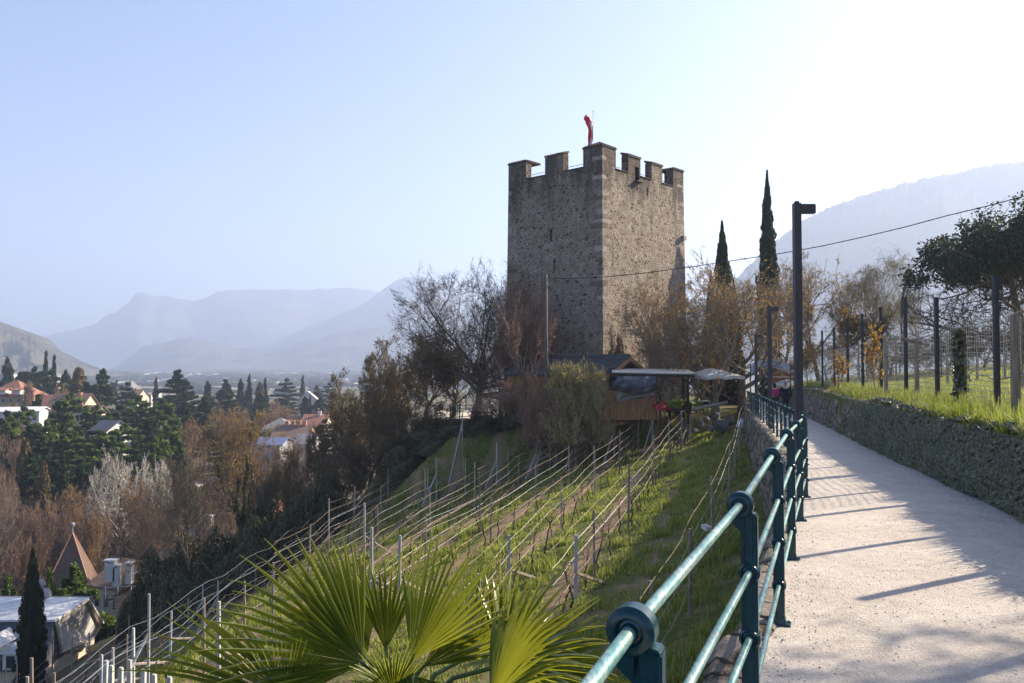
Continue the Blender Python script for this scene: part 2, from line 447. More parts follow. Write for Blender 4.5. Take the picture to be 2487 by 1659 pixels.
# ================================================================== path
def _mat_path():
    m, nt, b = new_mat("compacted_gravel"); pos = worldpos(nt)
    n1 = noise(nt, 60, 4, .75, pos); n2 = noise(nt, 1.4, 5, .7, pos); n3 = noise(nt, 9, 5, .75, pos)
    f = mathn(nt, 'ADD', mathn(nt, 'MULTIPLY', n1.outputs["Fac"], .45), mathn(nt, 'MULTIPLY', n3.outputs["Fac"], .3))
    f = mathn(nt, 'ADD', f, mathn(nt, 'MULTIPLY', n2.outputs["Fac"], .25))
    r = ramp(nt, [(.36, (.24, .21, .175)), (.43, (.49, .44, .38)), (.52, (.62, .56, .49)), (.64, (.77, .725, .66))], f)
    nt.links.new(r.outputs[0], b.inputs["Base Color"]); b.inputs["Roughness"].default_value = .95; b.inputs["Specular IOR Level"].default_value = .15
    bump(nt, b, f, 1.0, .05)
    return m
M_path = _mat_path()
def _path():
    ys = np.concatenate([np.arange(-10, 40, .25), np.arange(40, 75, 1.0)])
    ts = np.linspace(0, 1, 22); V = []
    for y in ys:
        x0, x1 = railX(y) - .16, railX(y) + wallU(y) + .1
        for t in ts:
            x = x0 + (x1 - x0) * t
            z = pathZ(y) + .02 * math.sin(math.pi * t) + .003 * float(fbm(x * 1.5, y * 1.5)) * 2
            V.append((x, y, z))
    n = len(ts); i, j = np.meshgrid(np.arange(len(ys) - 1), np.arange(n - 1), indexing='ij'); a = (i * n + j).ravel()
    me = mesh_from("path", V, [np.stack([a, a + 1, a + n + 1, a + n], 1)], M_path, smooth=True)
    tagp(link("path", me), kind="structure")
_path()

# ================================================================== tower
def _mat_tower():
    m, nt, b = new_mat("rubble_stone_masonry"); pos = worldpos(nt); L = nt.links
    def vor(scale, feat, sq=1.5):
        v = nt.nodes.new("ShaderNodeTexVoronoi"); v.feature = feat; v.inputs["Scale"].default_value = scale
        L.new(dist, v.inputs["Vector"]); return v
    nd = noise(nt, 3, 3, .6, pos)
    dist = mixc(nt, pos, nd.outputs["Color"], .06)
    dist = vscale(nt, dist, (1, 1, 1.45))
    v1 = vor(3.8, 'F1'); e1 = vor(3.8, 'DISTANCE_TO_EDGE')
    bw = nt.nodes.new("ShaderNodeRGBToBW"); L.new(v1.outputs["Color"], bw.inputs[0])
    sepc = nt.nodes.new("ShaderNodeSeparateColor"); L.new(v1.outputs["Color"], sepc.inputs[0])
    stone = ramp(nt, [(.0, (.34, .28, .22)), (.3, (.21, .17, .135)), (.45, (.29, .245, .20)), (.6, (.12, .095, .075)), (.66, (.36, .305, .25)), (.8, (.20, .115, .08)), (.86, (.30, .26, .22)), (.95, (.44, .39, .33))], sepc.outputs[0], 'CONSTANT').outputs[0]
    nn = noise(nt, 2.2, 5, .7, pos); nf = noise(nt, 26, 3, .7, pos)
    mortar = ramp(nt, [(.35, (.36, .30, .245)), (.65, (.56, .485, .405))], nn.outputs["Fac"]).outputs[0]
    # how much of each stone shows through the plaster
    ns = noise(nt, .55, 4, .65, pos)
    th = mathn(nt, 'ADD', mathn(nt, 'MULTIPLY', sepc.outputs[1], .13), mathn(nt, 'MULTIPLY', ns.outputs["Fac"], .12))
    th = mathn(nt, 'SUBTRACT', th, .02)
    mask = mathn(nt, 'MULTIPLY', mathn(nt, 'SUBTRACT', e1.outputs["Distance"], th), 26.0)
    cl = nt.nodes.new("ShaderNodeClamp"); L.new(mask, cl.inputs[0])
    c = mixc(nt, mortar, stone, cl.outputs[0])
    # weathering: dark streaks in the plaster of the parapet
    sep = nt.nodes.new("ShaderNodeSeparateXYZ"); L.new(pos, sep.inputs[0])
    st = noise(nt, 1.3, 4, .65, vscale(nt, pos, (1, 1, .16)))
    top = nt.nodes.new("ShaderNodeMapRange"); L.new(sep.outputs[2], top.inputs[0]); top.inputs[1].default_value = 10.2; top.inputs[2].default_value = 13.2
    k = mathn(nt, 'MULTIPLY', mathn(nt, 'SUBTRACT', mathn(nt, 'ADD', st.outputs["Fac"], mathn(nt, 'MULTIPLY', top.outputs[0], .24)), .56), 5)
    cl2 = nt.nodes.new("ShaderNodeClamp"); L.new(k, cl2.inputs[0])
    c = mixc(nt, c, (.075, .065, .058), mathn(nt, 'MULTIPLY', cl2.outputs[0], .7))
    c = mixc(nt, c, ramp(nt, [(.3, (.5, .48, .46)), (.6, (1, 1, 1))], nf.outputs["Fac"]).outputs[0], .6, 'MULTIPLY')
    L.new(c, b.inputs["Base Color"]); b.inputs["Roughness"].default_value = .95; b.inputs["Specular IOR Level"].default_value = .12
    h = mathn(nt, 'ADD', mathn(nt, 'MULTIPLY', cl.outputs[0], .5), mathn(nt, 'MULTIPLY', nf.outputs["Fac"], .9))
    h = mathn(nt, 'ADD', h, mathn(nt, 'MULTIPLY', nn.outputs["Fac"], .8))
    bump(nt, b, h, 1.0, .12)
    return m
M_tower = _mat_tower()
M_quoin = mat_noise("corner_stones", [(.3, (.13, .105, .08)), (.5, (.24, .20, .16)), (.7, (.34, .295, .245))], 3.5, .9, .8, .05, perobj=.5)
M_tile = mat_noise("old_roof_tile", [(.3, (.05, .035, .028)), (.55, (.11, .075, .055)), (.75, (.18, .12, .09))], 6, .85, .6, .03)
M_dark = mat_noise("dark_timber", [(.3, (.018, .014, .012)), (.7, (.045, .034, .028))], 5, .8)
T_C = Vector((5.935, 53.0)); T_A = Vector((-.738, .674)).normalized(); T_B = Vector((.6806, .7327)).normalized()
T_L, T_R = 8.39, 10.2
def tower():
    root = thing("stone_tower", "tall square medieval keep of grey rubble stone with roofed battlements behind the hut", "tower", (T_C.x, T_C.y, -4.6))
    O = Vector((T_C.x, T_C.y, 0)); base = -4.6
    def pt(a, bb, z, out=0.0):
        p = T_C + T_A * a + T_B * bb
        return np.array([p.x - O.x, p.y - O.y, z - base])
    ctr = T_C + T_A * T_L / 2 + T_B * T_R / 2
    def face(m_, f, L, z0, z1, holes, nrm):
        """f(t,z)->point; cells minus holes with reveals"""
        ts = sorted(set([0, L] + [v for h in holes for v in h[:2]])); zs = sorted(set([z0, z1] + [v for h in holes for v in h[2:4]]))
        for i in range(len(ts) - 1):
            for j in range(len(zs) - 1):
                tm, zm = (ts[i] + ts[i + 1]) / 2, (zs[j] + zs[j + 1]) / 2
                if any(h[0] < tm < h[1] and h[2] < zm < h[3] for h in holes): continue
                m_.add([f(ts[i], zs[j]), f(ts[i + 1], zs[j]), f(ts[i + 1], zs[j + 1]), f(ts[i], zs[j + 1])], [[0, 1, 2, 3]])
        for (a0, a1, c0, c1) in holes:
            q = [f(a0, c0), f(a1, c0), f(a1, c1), f(a0, c1)]; k = [p - nrm * .45 for p in q]
            m_.add(q + k, [[0, 4, 5, 1], [1, 5, 6, 2], [2, 6, 7, 3], [3, 7, 4, 0], [4, 7, 6, 5]])
    nL = np.array([-T_B.x, -T_B.y, 0.0]); nR = np.array([-T_A.x, -T_A.y, 0.0])
    bat = .012                        # slight batter
    def off(z): return (13.2 - z) * bat * .8
    fl = lambda t, z: pt(t + (off(z) if t >= T_L - 1e-6 else (-off(z) if t <= 1e-6 else 0)), -off(z), z)
    fr = lambda t, z: pt(-off(z), t + (off(z) if t >= T_R - 1e-6 else (-off(z) if t <= 1e-6 else 0)), z)
    m_ = MB()
    holesL = [(4.25, 4.45, 8.5, 9.35), (3.95, 4.12, 6.4, 7.25), (3.66, 3.84, 4.4, 4.8)]
    holesR = [(3.05 + .75, 3.05 + 1.25, 12.75, 13.15), (3.95, 4.1, 12.15, 12.4), (5.25, 5.42, 11.9, 12.5)]
    face(m_, fl, T_L, base, 13.25, holesL, nL)
    face(m_, fr, T_R, base, 13.15, holesR, nR)
    # far faces and parapet inner side
    m_.add([pt(T_L, 0, base), pt(T_L, T_R, base), pt(T_L, T_R, 13.2), pt(T_L, 0, 13.2)], [[3, 2, 1, 0]])
    m_.add([pt(0, T_R, base), pt(T_L, T_R, base), pt(T_L, T_R, 13.2), pt(0, T_R, 13.2)], [[3, 2, 1, 0]])
    th = .58
    m_.add([pt(0, 0, 13.22), pt(T_L, 0, 13.22), pt(T_L, T_R, 13.12), pt(0, T_R, 13.12), pt(th, th, 13.22), pt(T_L - th, th, 13.22), pt(T_L - th, T_R - th, 13.12), pt(th, T_R - th, 13.12)],
           [[0, 4, 5, 1], [1, 5, 6, 2], [2, 6, 7, 3], [3, 7, 4, 0]])
    m_.add([pt(th, th, 13.2), pt(T_L - th, th, 13.2), pt(T_L - th, T_R - th, 13.1), pt(th, T_R - th, 13.1), pt(th, th, 12), pt(T_L - th, th, 12), pt(T_L - th, T_R - th, 12), pt(th, T_R - th, 12)],
           [[0, 4, 5, 1], [1, 5, 6, 2], [2, 6, 7, 3], [3, 7, 4, 0], [4, 7, 6, 5]])
    m_.build("wall", M_tower, root)
    rg = random.Random(4)
    def block(m2, a0, a1, b0, b1, z0, z1):
        m2.hexa([pt(a0, b0, z0), pt(a1, b0, z0), pt(a1, b1, z0), pt(a0, b1, z0), pt(a0, b0, z1), pt(a1, b0, z1), pt(a1, b1, z1), pt(a0, b1, z1)])
    def roof(m2, a0, a1, b0, b1, z, hi, axis):
        """shed of tiles: axis 'a' -> rises along +a, 'b' -> along +b, 'c' corner hip"""
        e = .06; n = 5
        a0 -= e; a1 += e; b0 -= e; b1 += e
        if axis == 'a': zz = [z, z + hi, z + hi, z]
        elif axis == 'b': zz = [z, z, z + hi, z + hi]
        if axis in 'ab':
            q = [pt(a0, b0, zz[0]), pt(a1, b0, zz[1]), pt(a1, b1, zz[2]), pt(a0, b1, zz[3])]
            m2.hexa(q + [p + np.array([0, 0, .07]) for p in q])
            i_ = e + .012; fl_ = [pt(a0 + i_, b0 + i_, z - .02), pt(a1 - i_, b0 + i_, z - .02), pt(a1 - i_, b1 - i_, z - .02), pt(a0 + i_, b1 - i_, z - .02)]
            m2.hexa(fl_ + [np.array([p[0], p[1], k_[2] - .004]) for p, k_ in zip(fl_, q)])      # mortar bed under the sloping tiles
            k = 7                      # rows of half-round tiles running down the slope
            for i in range(k):
                s = (i + .5) / k
                p0, p1 = (q[0] * (1 - s) + q[3] * s, q[1] * (1 - s) + q[2] * s) if axis == 'a' else (q[0] * (1 - s) + q[1] * s, q[3] * (1 - s) + q[2] * s)
                m2.tube([p0 + [0, 0, .08], p1 + [0, 0, .08]], .065 + .012 * rg.random(), 6)
        else:
            c = pt((a0 + a1) / 2 if hi > 0 else a0, (b0 + b1) / 2, z + abs(hi))
            q = [pt(a0, b0, z), pt(a1, b0, z), pt(a1, b1, z), pt(a0, b1, z)]; q2 = [p + np.array([0, 0, .07]) for p in q]
            m2.hexa(q + q2); m2.addpoly(q2 + [c], F3=[[0, 1, 4], [1, 2, 4], [2, 3, 4], [3, 0, 4]])
            for i in range(4):
                p0, p1 = q2[i], q2[(i + 1) % 4]
                for s in np.linspace(.08, .92, 7): m2.tube([p0 * (1 - s) + p1 * s, c + [0, 0, .0]], [.06, .02], 5)
    zL, zR, zt = 13.25, 13.15, 14.48
    ml = [(3.28, 4.91)]; mr = [(3.01, 4.48), (5.92, 7.29)]
    # corner merlons (L-shaped)
    def merlon(boxes, roofs):
        a = MB()
        for bx_ in boxes: block(a, *bx_)
        o = a.build("merlon", M_tower, root)
        r = MB()
        for rf in roofs: roof(r, *rf)
        r.build("tiled_cap", M_tile, o)
    merlon([(0, 1.57, 0, th, 13.1, zt), (0, th, th, 1.55, 13.1, zt)], [(0, 1.57, 0, 1.55, zt, .52, 'c')])
    merlon([(3.28, 4.91, 0, th, 13.1, zt)], [(3.28, 4.91, 0, th, zt, .2, 'b')])
    merlon([(6.67, T_L, 0, th, 13.1, zt + .06), (T_L - th, T_L, th, 1.5, 13.1, zt + .06)], [(6.67, T_L, 0, 1.5, zt + .06, .4, 'c')])
    merlon([(0, th, 3.01, 3.8, 13.0, zt - .12), (0, th, 4.3, 4.48, 13.0, zt - .12), (0, th, 3.8, 4.3, 13.75, zt - .12), (.4, th, 3.8, 4.3, 13.0, 13.75)], [(0, th, 3.01, 4.48, zt - .12, .2, 'a')])
    merlon([(0, th, 5.92, 7.29, 13.0, zt - .15)], [(0, th, 5.92, 7.29, zt - .15, .2, 'a')])
    merlon([(0, 1.3, T_R - th, T_R, 13.0, zt), (0, th, 8.78, T_R - th, 13.0, zt)], [(0, 1.3, 8.78, T_R, zt, .3, 'c')])
    merlon([(T_L - th, T_L, T_R - 1.4, T_R, 13, zt)], [(T_L - th, T_L, T_R - 1.4, T_R, zt, .2, 'b')])
    merlon([(3.3, 5.1, T_R - th, T_R, 13, 13.5)], [(3.3, 5.1, T_R - th, T_R, 13.5, .25, 'b')])
    # sill copings + thin rail in the gaps
    for (a0, a1, b0, b1, z, ax) in [(1.57, 3.28, 0, th, 13.26, 'b'), (4.91, 6.67, 0, th, 13.26, 'b'), (0, th, 1.55, 3.01, 13.16, 'a'), (0, th, 4.48, 5.92, 13.16, 'a'), (0, th, 7.29, 8.78, 13.16, 'a')]:
        c = MB(); e = .07
        A0, A1, B0, B1 = (a0 + .01, a1 - .01, b0 - e, b1) if ax == 'b' else (a0 - e, a1, b0 + .01, b1 - .01)
        q = [pt(A0, B0, z), pt(A1, B0, z), pt(A1, B1, z), pt(A0, B1, z)]; hi = .16
        up = [0, 0, hi, hi] if ax == 'b' else [0, hi, hi, 0]
        c.hexa(q + [p + np.array([0, 0, .04 + h]) for p, h in zip(q, up)]); co = c.build("sill_coping", M_tile, root)
        rl = MB()
        if ax == 'b': rl.tube([pt(a0, th + .05, z + .42), pt(a1, th + .05, z + .42)], .02, 5)
        else: rl.tube([pt(th + .05, b0, z + .42), pt(th + .05, b1, z + .42)], .02, 5)
        rl.build("guard_bar", M_metal_dark, co)
    # corner stones, proud of the rubble
    for which in range(3):
        z = base; i = 0
        while z < 14.2:
            h = rg.uniform(.22, .42)
            if rg.random() < .42 or z + h > 14.4: z += h; i += 1; continue
            long = (i % 2 == 0); o_ = off(min(z, 13)) + .010
            l1, l2 = (rg.uniform(.6, 1.0), rg.uniform(.25, .4)) if long else (rg.uniform(.25, .4), rg.uniform(.6, .95))
            q = MB(); g = .02
            if which == 0: block(q, -o_, l1, -o_, l2 * .6, z, z + h - g); block(q, -o_ + .003, l2 * .5, l2 * .5, l2 if l2 > .5 else .45, z + .005, z + h - g - .01)
            elif which == 1: block(q, T_L - l1, T_L + o_ - .02, -o_, .2, z, z + h - g)
            else: block(q, -o_, .2, T_R - l2, T_R + o_ - .02, z, z + h - g)
            if rg.random() < .9: q.build("corner_stone", M_quoin, root)
            z += h; i += 1
    # stone lintel over the upper slit, timber shutter and its ledge, projecting dark stone
    q = MB(); block(q, 4.1, 4.6, -.06 - off(9.4), .1, 9.36, 9.55); q.build("lintel", M_quoin, root)
    q = MB(); block(q, .22, .3, 3.82, 4.28, 12.8, 13.7); q.build("shutter", M_dark, root)
    q = MB(); block(q, -.28, .1, 3.7, 4.4, 12.66, 12.74); q.build("ledge", M_dark, root)
    q = MB(); block(q, -.3, .1, 9.7, 10.1, 9.3, 9.6); q.build("corbel", M_quoin, root)
    return root
M_metal_dark = mat_noise("dark_painted_metal", [(.3, (.03, .03, .036)), (.7, (.05, .05, .058))], 30, .45, spec=.5)
tower()
# flag on its pole, behind the corner merlon
def flag():
    base = P(1441, 350, 57.0); base.z = 12.0
    top = PZ(271, 57.0)
    r = thing("flag_pole", "thin white flagpole with a furled red and white flag on top of the tower", "flag", base)
    h = top - base.z
    p = MB(); p.tube([(0, 0, 0), (0, 0, h)], [.035, .025], 8); p.lathe((0, 0, h), [(.0, -.06), (.045, -.02), (.045, .05), (0, .1)], 8); p.build("pole", M_polewhite, r, True)
    m, nt, b = new_mat("flag_cloth"); at = nt.nodes.new("ShaderNodeAttribute"); at.attribute_name = "band"
    rr = ramp(nt, [(0, (.75, .02, .03)), (.5, (.8, .8, .8))], at.outputs["Fac"], 'CONSTANT'); nt.links.new(rr.outputs[0], b.inputs["Base Color"]); b.inputs["Roughness"].default_value = .8
    V = []; band = []; nu, nv = 26, 12
    for i in range(nu + 1):
        t = i / nu; z = h - .35 - t * 2.45
        w = .46 + .08 * math.sin(t * 7) - .06 * t
        cx = -.24 - .07 * math.sin(t * 5.5 + 2.0) - (0.12 if t < .08 else 0)
        for j in range(nv + 1):
            s = j / nv
            x = cx + w * (s - .5) * .9 * (1 + .25 * math.sin(t * 13))
            y = .10 * math.sin(s * 14 + t * 5) + .05 * math.sin(t * 11)
            V.append((min(x, -.02), y, z + .12 * math.sin(s * 5) * (1 if t < .2 else .3))); band.append(1.0 if s > .55 - .08 * math.sin(t * 9) and t > .15 else 0.0)
    n = nv + 1; i, j = np.meshgrid(np.arange(nu), np.arange(nv), indexing='ij'); a = (i * n + j).ravel()
    me = mesh_from("flag", V, [np.stack([a, a + 1, a + n + 1, a + n], 1)], m, True)
    at = me.attributes.new("band", 'FLOAT', 'POINT'); at.data.foreach_set("value", np.array(band, np.float32))
    link("flag", me, r)
M_polewhite = mat_noise("white_pole_paint", [(.3, (.55, .56, .6)), (.7, (.7, .7, .72))], 5, .5)
flag()
# ================================================================== walls along the path
def _mat_wall():
    m, nt, b = new_mat("dry_stone"); pos = worldpos(nt); L = nt.links
    nd = noise(nt, 4, 3, .6, pos); v = mixc(nt, pos, nd.outputs["Color"], .12)
    v1 = nt.nodes.new("ShaderNodeTexVoronoi"); v1.inputs["Scale"].default_value = 3.2; L.new(v, v1.inputs["Vector"])
    e1 = nt.nodes.new("ShaderNodeTexVoronoi"); e1.feature = 'DISTANCE_TO_EDGE'; e1.inputs["Scale"].default_value = 3.2; L.new(v, e1.inputs["Vector"])
    s = nt.nodes.new("ShaderNodeSeparateColor"); L.new(v1.outputs["Color"], s.inputs[0])
    st = ramp(nt, [(0, (.20, .17, .14)), (.35, (.30, .26, .22)), (.7, (.40, .36, .31)), (1, (.24, .22, .20))], s.outputs[0]).outputs[0]
    n = noise(nt, 14, 5, .7, pos); n2 = noise(nt, 1.1, 4, .6, pos)
    c = mixc(nt, st, ramp(nt, [(.3, (.35, .35, .33)), (.7, (1, 1, 1))], n.outputs["Fac"]).outputs[0], .7, 'MULTIPLY')
    moss = mathn(nt, 'MULTIPLY', mathn(nt, 'SUBTRACT', n2.outputs["Fac"], .52), 6); cm = nt.nodes.new("ShaderNodeClamp"); L.new(moss, cm.inputs[0])
    c = mixc(nt, c, (.06, .075, .03), mathn(nt, 'MULTIPLY', cm.outputs[0], .55))
    ed = mathn(nt, 'MULTIPLY', e1.outputs["Distance"], 14); ce = nt.nodes.new("ShaderNodeClamp"); L.new(ed, ce.inputs[0])
    c = mixc(nt, (.05, .042, .035), c, ce.outputs[0])
    L.new(c, b.inputs["Base Color"]); b.inputs["Roughness"].default_value = .95; b.inputs["Specular IOR Level"].default_value = .1
    bump(nt, b, mathn(nt, 'ADD', mathn(nt, 'MULTIPLY', ce.outputs[0], .8), mathn(nt, 'MULTIPLY', n.outputs["Fac"], .6)), 1.0, .09)
    return m
M_wall = _mat_wall()
def strip_mesh(name, ys, section, mat, jit=.03, seed=0):
    """section(y) -> list of (x, z); swept along y with stone-like roughness"""
    rg = np.random.default_rng(seed); V = []
    for y in ys:
        for (x, z) in section(y): V.append((x + jit * 2.2 * float(fbm(y * 2.3, z * 3.1 + seed)), y, z + jit * 1.5 * float(fbm(y * 3 + 9, x * 3.1))))
    n = len(section(ys[0])); i, j = np.meshgrid(np.arange(len(ys) - 1), np.arange(n - 1), indexing='ij'); a = (i * n + j).ravel()
    return mesh_from(name, V, [np.stack([a, a + 1, a + n + 1, a + n], 1)], mat, smooth=True)
def _sec_ret(y):
    x, z = railX(y), pathZ(y); g = gz(x - .6, y) - .4
    pts = [(x - .52, g)]
    for t in np.linspace(0, 1, 12)[1:-1]: pts.append((x - .52 + .2 * t, g + (z - .02 - g) * t))
    return pts + [(x - .30, z - .01), (x - .24, z + .035), (x - .08, z + .035), (x - .03, z - .03)]
o = link("retaining_wall", strip_mesh("retaining_wall", np.arange(-6, 52, .18), _sec_ret, M_wall, .10, 3))
tagp(o, "rough pale stone retaining wall dropping from the railing down to the vineyard", "wall")
def _sec_right(y):
    x, z, h = railX(y) + wallU(y), pathZ(y), wallH(y)
    pts = []
    for t in np.linspace(0, 1, 9): pts.append((x + .02 + .16 * t * t, z - .08 + (h + .06) * t))
    return pts + [(x + .30, z + h + .03), (x + .52, z + h + .05), (x + .62, z + h - .02), (x + .66, z + h - .3)]
o = link("hillside_wall", strip_mesh("hillside_wall", np.arange(-4, 62, .16), _sec_right, M_wall, .11, 5))
tagp(o, "low dry stone wall along the uphill side of the gravel path, bare at its far end and ivied nearer", "wall")
M_concrete = mat_noise("weathered_concrete", [(.3, (.20, .19, .175)), (.55, (.34, .32, .30)), (.75, (.46, .44, .41))], 9, .9, .5, .02)
def _sec_kerb(y):
    x, z = railX(y) + wallU(y) + .78, pathZ(y) + wallH(y)
    return [(x, z - .05), (x + .01, z + .17), (x + .03, z + .19), (x + .2, z + .19), (x + .22, z + .1)]
o = link("fence_kerb", strip_mesh("fence_kerb", np.arange(9.5, 27, .3), _sec_kerb, M_concrete, .02, 6))
tagp(o, "low grey concrete kerb at the foot of the netting fence above the ivy", "kerb")

# ---- leaves and blades
def quad_leaves(C_, N_, size, rg, aspect=1.3, fold=0.0):
    """kite-shaped leaves: centres, normals, sizes -> V, F"""
    n = len(C_); N_ = N_ / (np.linalg.norm(N_, axis=1, keepdims=True) + 1e-9)
    r = rg.normal(size=(n, 3)); a = np.cross(N_, r); a /= (np.linalg.norm(a, axis=1, keepdims=True) + 1e-9); b = np.cross(N_, a)
    s = (np.full(n, size) if np.isscalar(size) else size)[:, None]
    V = np.stack([C_ - a * s * aspect * .5, C_ + b * s * .5 + N_ * s * fold, C_ + a * s * aspect * .5, C_ - b * s * .5 + N_ * s * fold], 1).reshape(-1, 3)
    F = np.arange(n * 4).reshape(n, 4)
    return V, F
def blades(B, h, w, rg, lean=.35, azi=None):
    n = len(B); th = rg.uniform(0, 2 * math.pi, n) if azi is None else azi
    side = np.stack([np.cos(th), np.sin(th), np.zeros(n)], 1); ld = np.stack([-np.sin(th), np.cos(th), np.zeros(n)], 1)
    l = rg.normal(0, lean, n)[:, None]; l2 = l + rg.normal(0, .15, n)[:, None]
    h = h[:, None]; w = w[:, None] if not np.isscalar(w) else w
    m_ = B + ld * l * h * .4 + np.array([0, 0, 1]) * h * .55
    t = B + ld * l2 * h * 1.0 + np.array([0, 0, 1]) * h * (1 - .25 * np.abs(l2))
    V = np.stack([B - side * w, B + side * w, m_ + side * w * .8, m_ - side * w * .8, t], 1).reshape(-1, 3)
    k = np.arange(n) * 5
    F4 = np.stack([k, k + 1, k + 2, k + 3], 1); F3 = np.stack([k + 3, k + 2, k + 4], 1)
    return V, F4, F3
M_ivy = mat_noise("ivy_leaf", [(.15, (.02, .034, .018)), (.40, (.055, .078, .042)), (.60, (.11, .12, .07)), (.78, (.19, .14, .09)), (.92, (.28, .24, .18))], 1.5, .42, spec=.6, perface=True, transl=((.12, .16, .02), .5, .12))
def _ivy():
    rg = np.random.default_rng(5); n = 62000
    y = 2.5 + 22.5 * rg.random(n) ** 1.1; t = rg.random(n) * 1.35
    edge = 22.5 + 2.2 * (vnoise(y * 0 + 3, t * 6) - .5) * 2
    keep = y < edge + rg.normal(0, .5, n); y, t = y[keep], t[keep]; n = len(y)
    x = railX(y) + wallU(y); z = pathZ(y); h = wallH(y)
    bulge = .10 * (vnoise(y * 1.6, t * 3) - .2) + .05 * rg.random(n)
    front = t < 1
    px = np.where(front, x + .02 + .16 * t * t - bulge, x + .12 + (t - 1) * 1.25)
    pz = np.where(front, z + .04 + (h + .02) * t, z + h + .05 + bulge * 1.2 + .12 * (vnoise(y * .9, y * 0 + 5) - .5))
    C_ = np.stack([px, y + rg.normal(0, .02, n), pz], 1)
    N_ = np.stack([np.where(front, -1.0, -.35), np.full(n, -.25), np.where(front, .35, 1.0)], 1) + rg.normal(0, .42, (n, 3))
    V, F = quad_leaves(C_, N_, rg.uniform(.028, .065, n), rg, 1.15, .15)
    me = mesh_from("ivy", V, [F], M_ivy); rnd_attr(me, 1)
    tagp(link("ivy", me), kind="stuff")
_ivy()
M_grass = mat_noise("grass_blade", [(.10, (.045, .070, .014)), (.28, (.11, .15, .025)), (.43, (.22, .235, .05)), (.58, (.34, .30, .10)), (.78, (.48, .40, .22))], .8, .6, spec=.3, perface=True, transl=((.30, .42, .03), .6, .45))
def _grass():
    rg = np.random.default_rng(8); VV = []; F4s = []; F3s = []; k = 0; SH = []
    def put(X, Y, h, w, lean=.35, dry=0.0):
        nonlocal k; SH.append(np.full(len(X), dry) * (.4 + 1.2 * vnoise(X * .8 + 40, Y * .8)))
        B = np.stack([X, Y, groundZ(X, Y) - .01], 1); V, a, b = blades(B, h, w, rg, lean)
        VV.append(V); F4s.append(a + k); F3s.append(b + k); k += len(V)
    # vineyard lanes
    n = 175000
    Y = 9 + 43 * rg.random(n) ** 1.25; u = -22 + 21.4 * rg.random(n); X = railX(Y) + u
    f = vnoise(X * .9, Y * .7) * .6 + vnoise(X * 3.1, Y * 3.1) * .4
    ph = np.mod(u + 4.5 + 2.35 * 20, 2.35) / 2.35; d = np.abs(ph - .5)
    lane = np.where(u > -3.4, 1.0, np.clip(d * 5 - .1, 0, 1))
    keep = (f * 1.3 + .35 * lane) > .84 + .1 * rg.random(n); keep &= ~((np.hypot((X - 5.9) , (Y - 53)) < 8))
    X, Y, f = X[keep], Y[keep], f[keep]
    put(X, Y, (.07 + .30 * np.clip(f - .45, 0, 1)) * rg.uniform(.6, 1.3, len(X)), rg.uniform(.005, .011, len(X)) * (1 + Y / 30), dry=.18)
    # tall fresh tussocks along the rows
    m = 520; cy = 12 + 38 * rg.random(m); row = rg.integers(0, 8, m); cu = -4.5 - 2.35 * row + rg.normal(0, .35, m); cu = np.where(rg.random(m) < .25, -rg.uniform(.8, 3.6, m), cu)
    idx = np.repeat(np.arange(m), 60); Y = cy[idx] + rg.normal(0, .16, len(idx)); X = railX(cy[idx]) + cu[idx] + rg.normal(0, .16, len(idx))
    put(X, Y, rg.uniform(.12, .34, len(X)), rg.uniform(.006, .012, len(X)) * (1 + Y / 40), .4)
    # dark slope at lower left
    n = 45000; Y = 10 + 35 * rg.random(n); X = -8 - 14 * rg.random(n); put(X, Y, rg.uniform(.05, .16, n), rg.uniform(.008, .014, n), .5)
    # meadow above the hillside wall
    n = 110000; Y = 5.5 + 42 * rg.random(n) ** 1.3; u = wallU(Y) + .95 + 16 * rg.random(n) ** 1.6; X = railX(Y) + u
    f = vnoise(X * 1.1, Y * 1.1)
    put(X, Y, (.05 + .17 * f) * rg.uniform(.5, 1.5, n), rg.uniform(.004, .009, n) * (1 + Y / 40), dry=.42)
    m = 330; cy = 6 + 26 * rg.random(m) ** 1.2; cu = wallU(cy) + rg.choice([.55, .7, .95, 1.15, 1.5, 2.2], m) + rg.normal(0, .1, m)
    idx = np.repeat(np.arange(m), 55); Y = cy[idx] + rg.normal(0, .09, len(idx)); X = railX(cy[idx]) + cu[idx] + rg.normal(0, .09, len(idx))
    put(X, Y, rg.uniform(.14, .42, len(X)), rg.uniform(.004, .008, len(X)), .45, dry=.2)
    m = 46; cy = 6.5 + 11 * rg.random(m); idx = np.repeat(np.arange(m), 90); Y = cy[idx] + rg.normal(0, .10, len(idx)); X = railX(cy[idx]) + wallU(cy[idx]) + rg.uniform(.2, .42, m)[idx] + rg.normal(0, .07, len(idx))
    put(X, Y, rg.uniform(.18, .48, len(X)), rg.uniform(.004, .008, len(X)), .6)
    V = np.concatenate(VV); me = mesh_from("grass", V, [np.concatenate(F4s), np.concatenate(F3s)], M_grass)
    nf4 = sum(len(a) for a in F4s); v = np.clip(rg.random(nf4) * .85 + np.concatenate(SH), 0, 1).astype(np.float32)
    a = me.attributes.new("rnd", 'FLOAT', 'FACE'); a.data.foreach_set("value", np.concatenate([v, v]))
    tagp(link("grass", me), kind="stuff")
_grass()
M_pebble = mat_noise("pebble", [(.2, (.30, .27, .24)), (.6, (.55, .51, .46)), (.9, (.75, .72, .67))], 3, .9, perface=True)
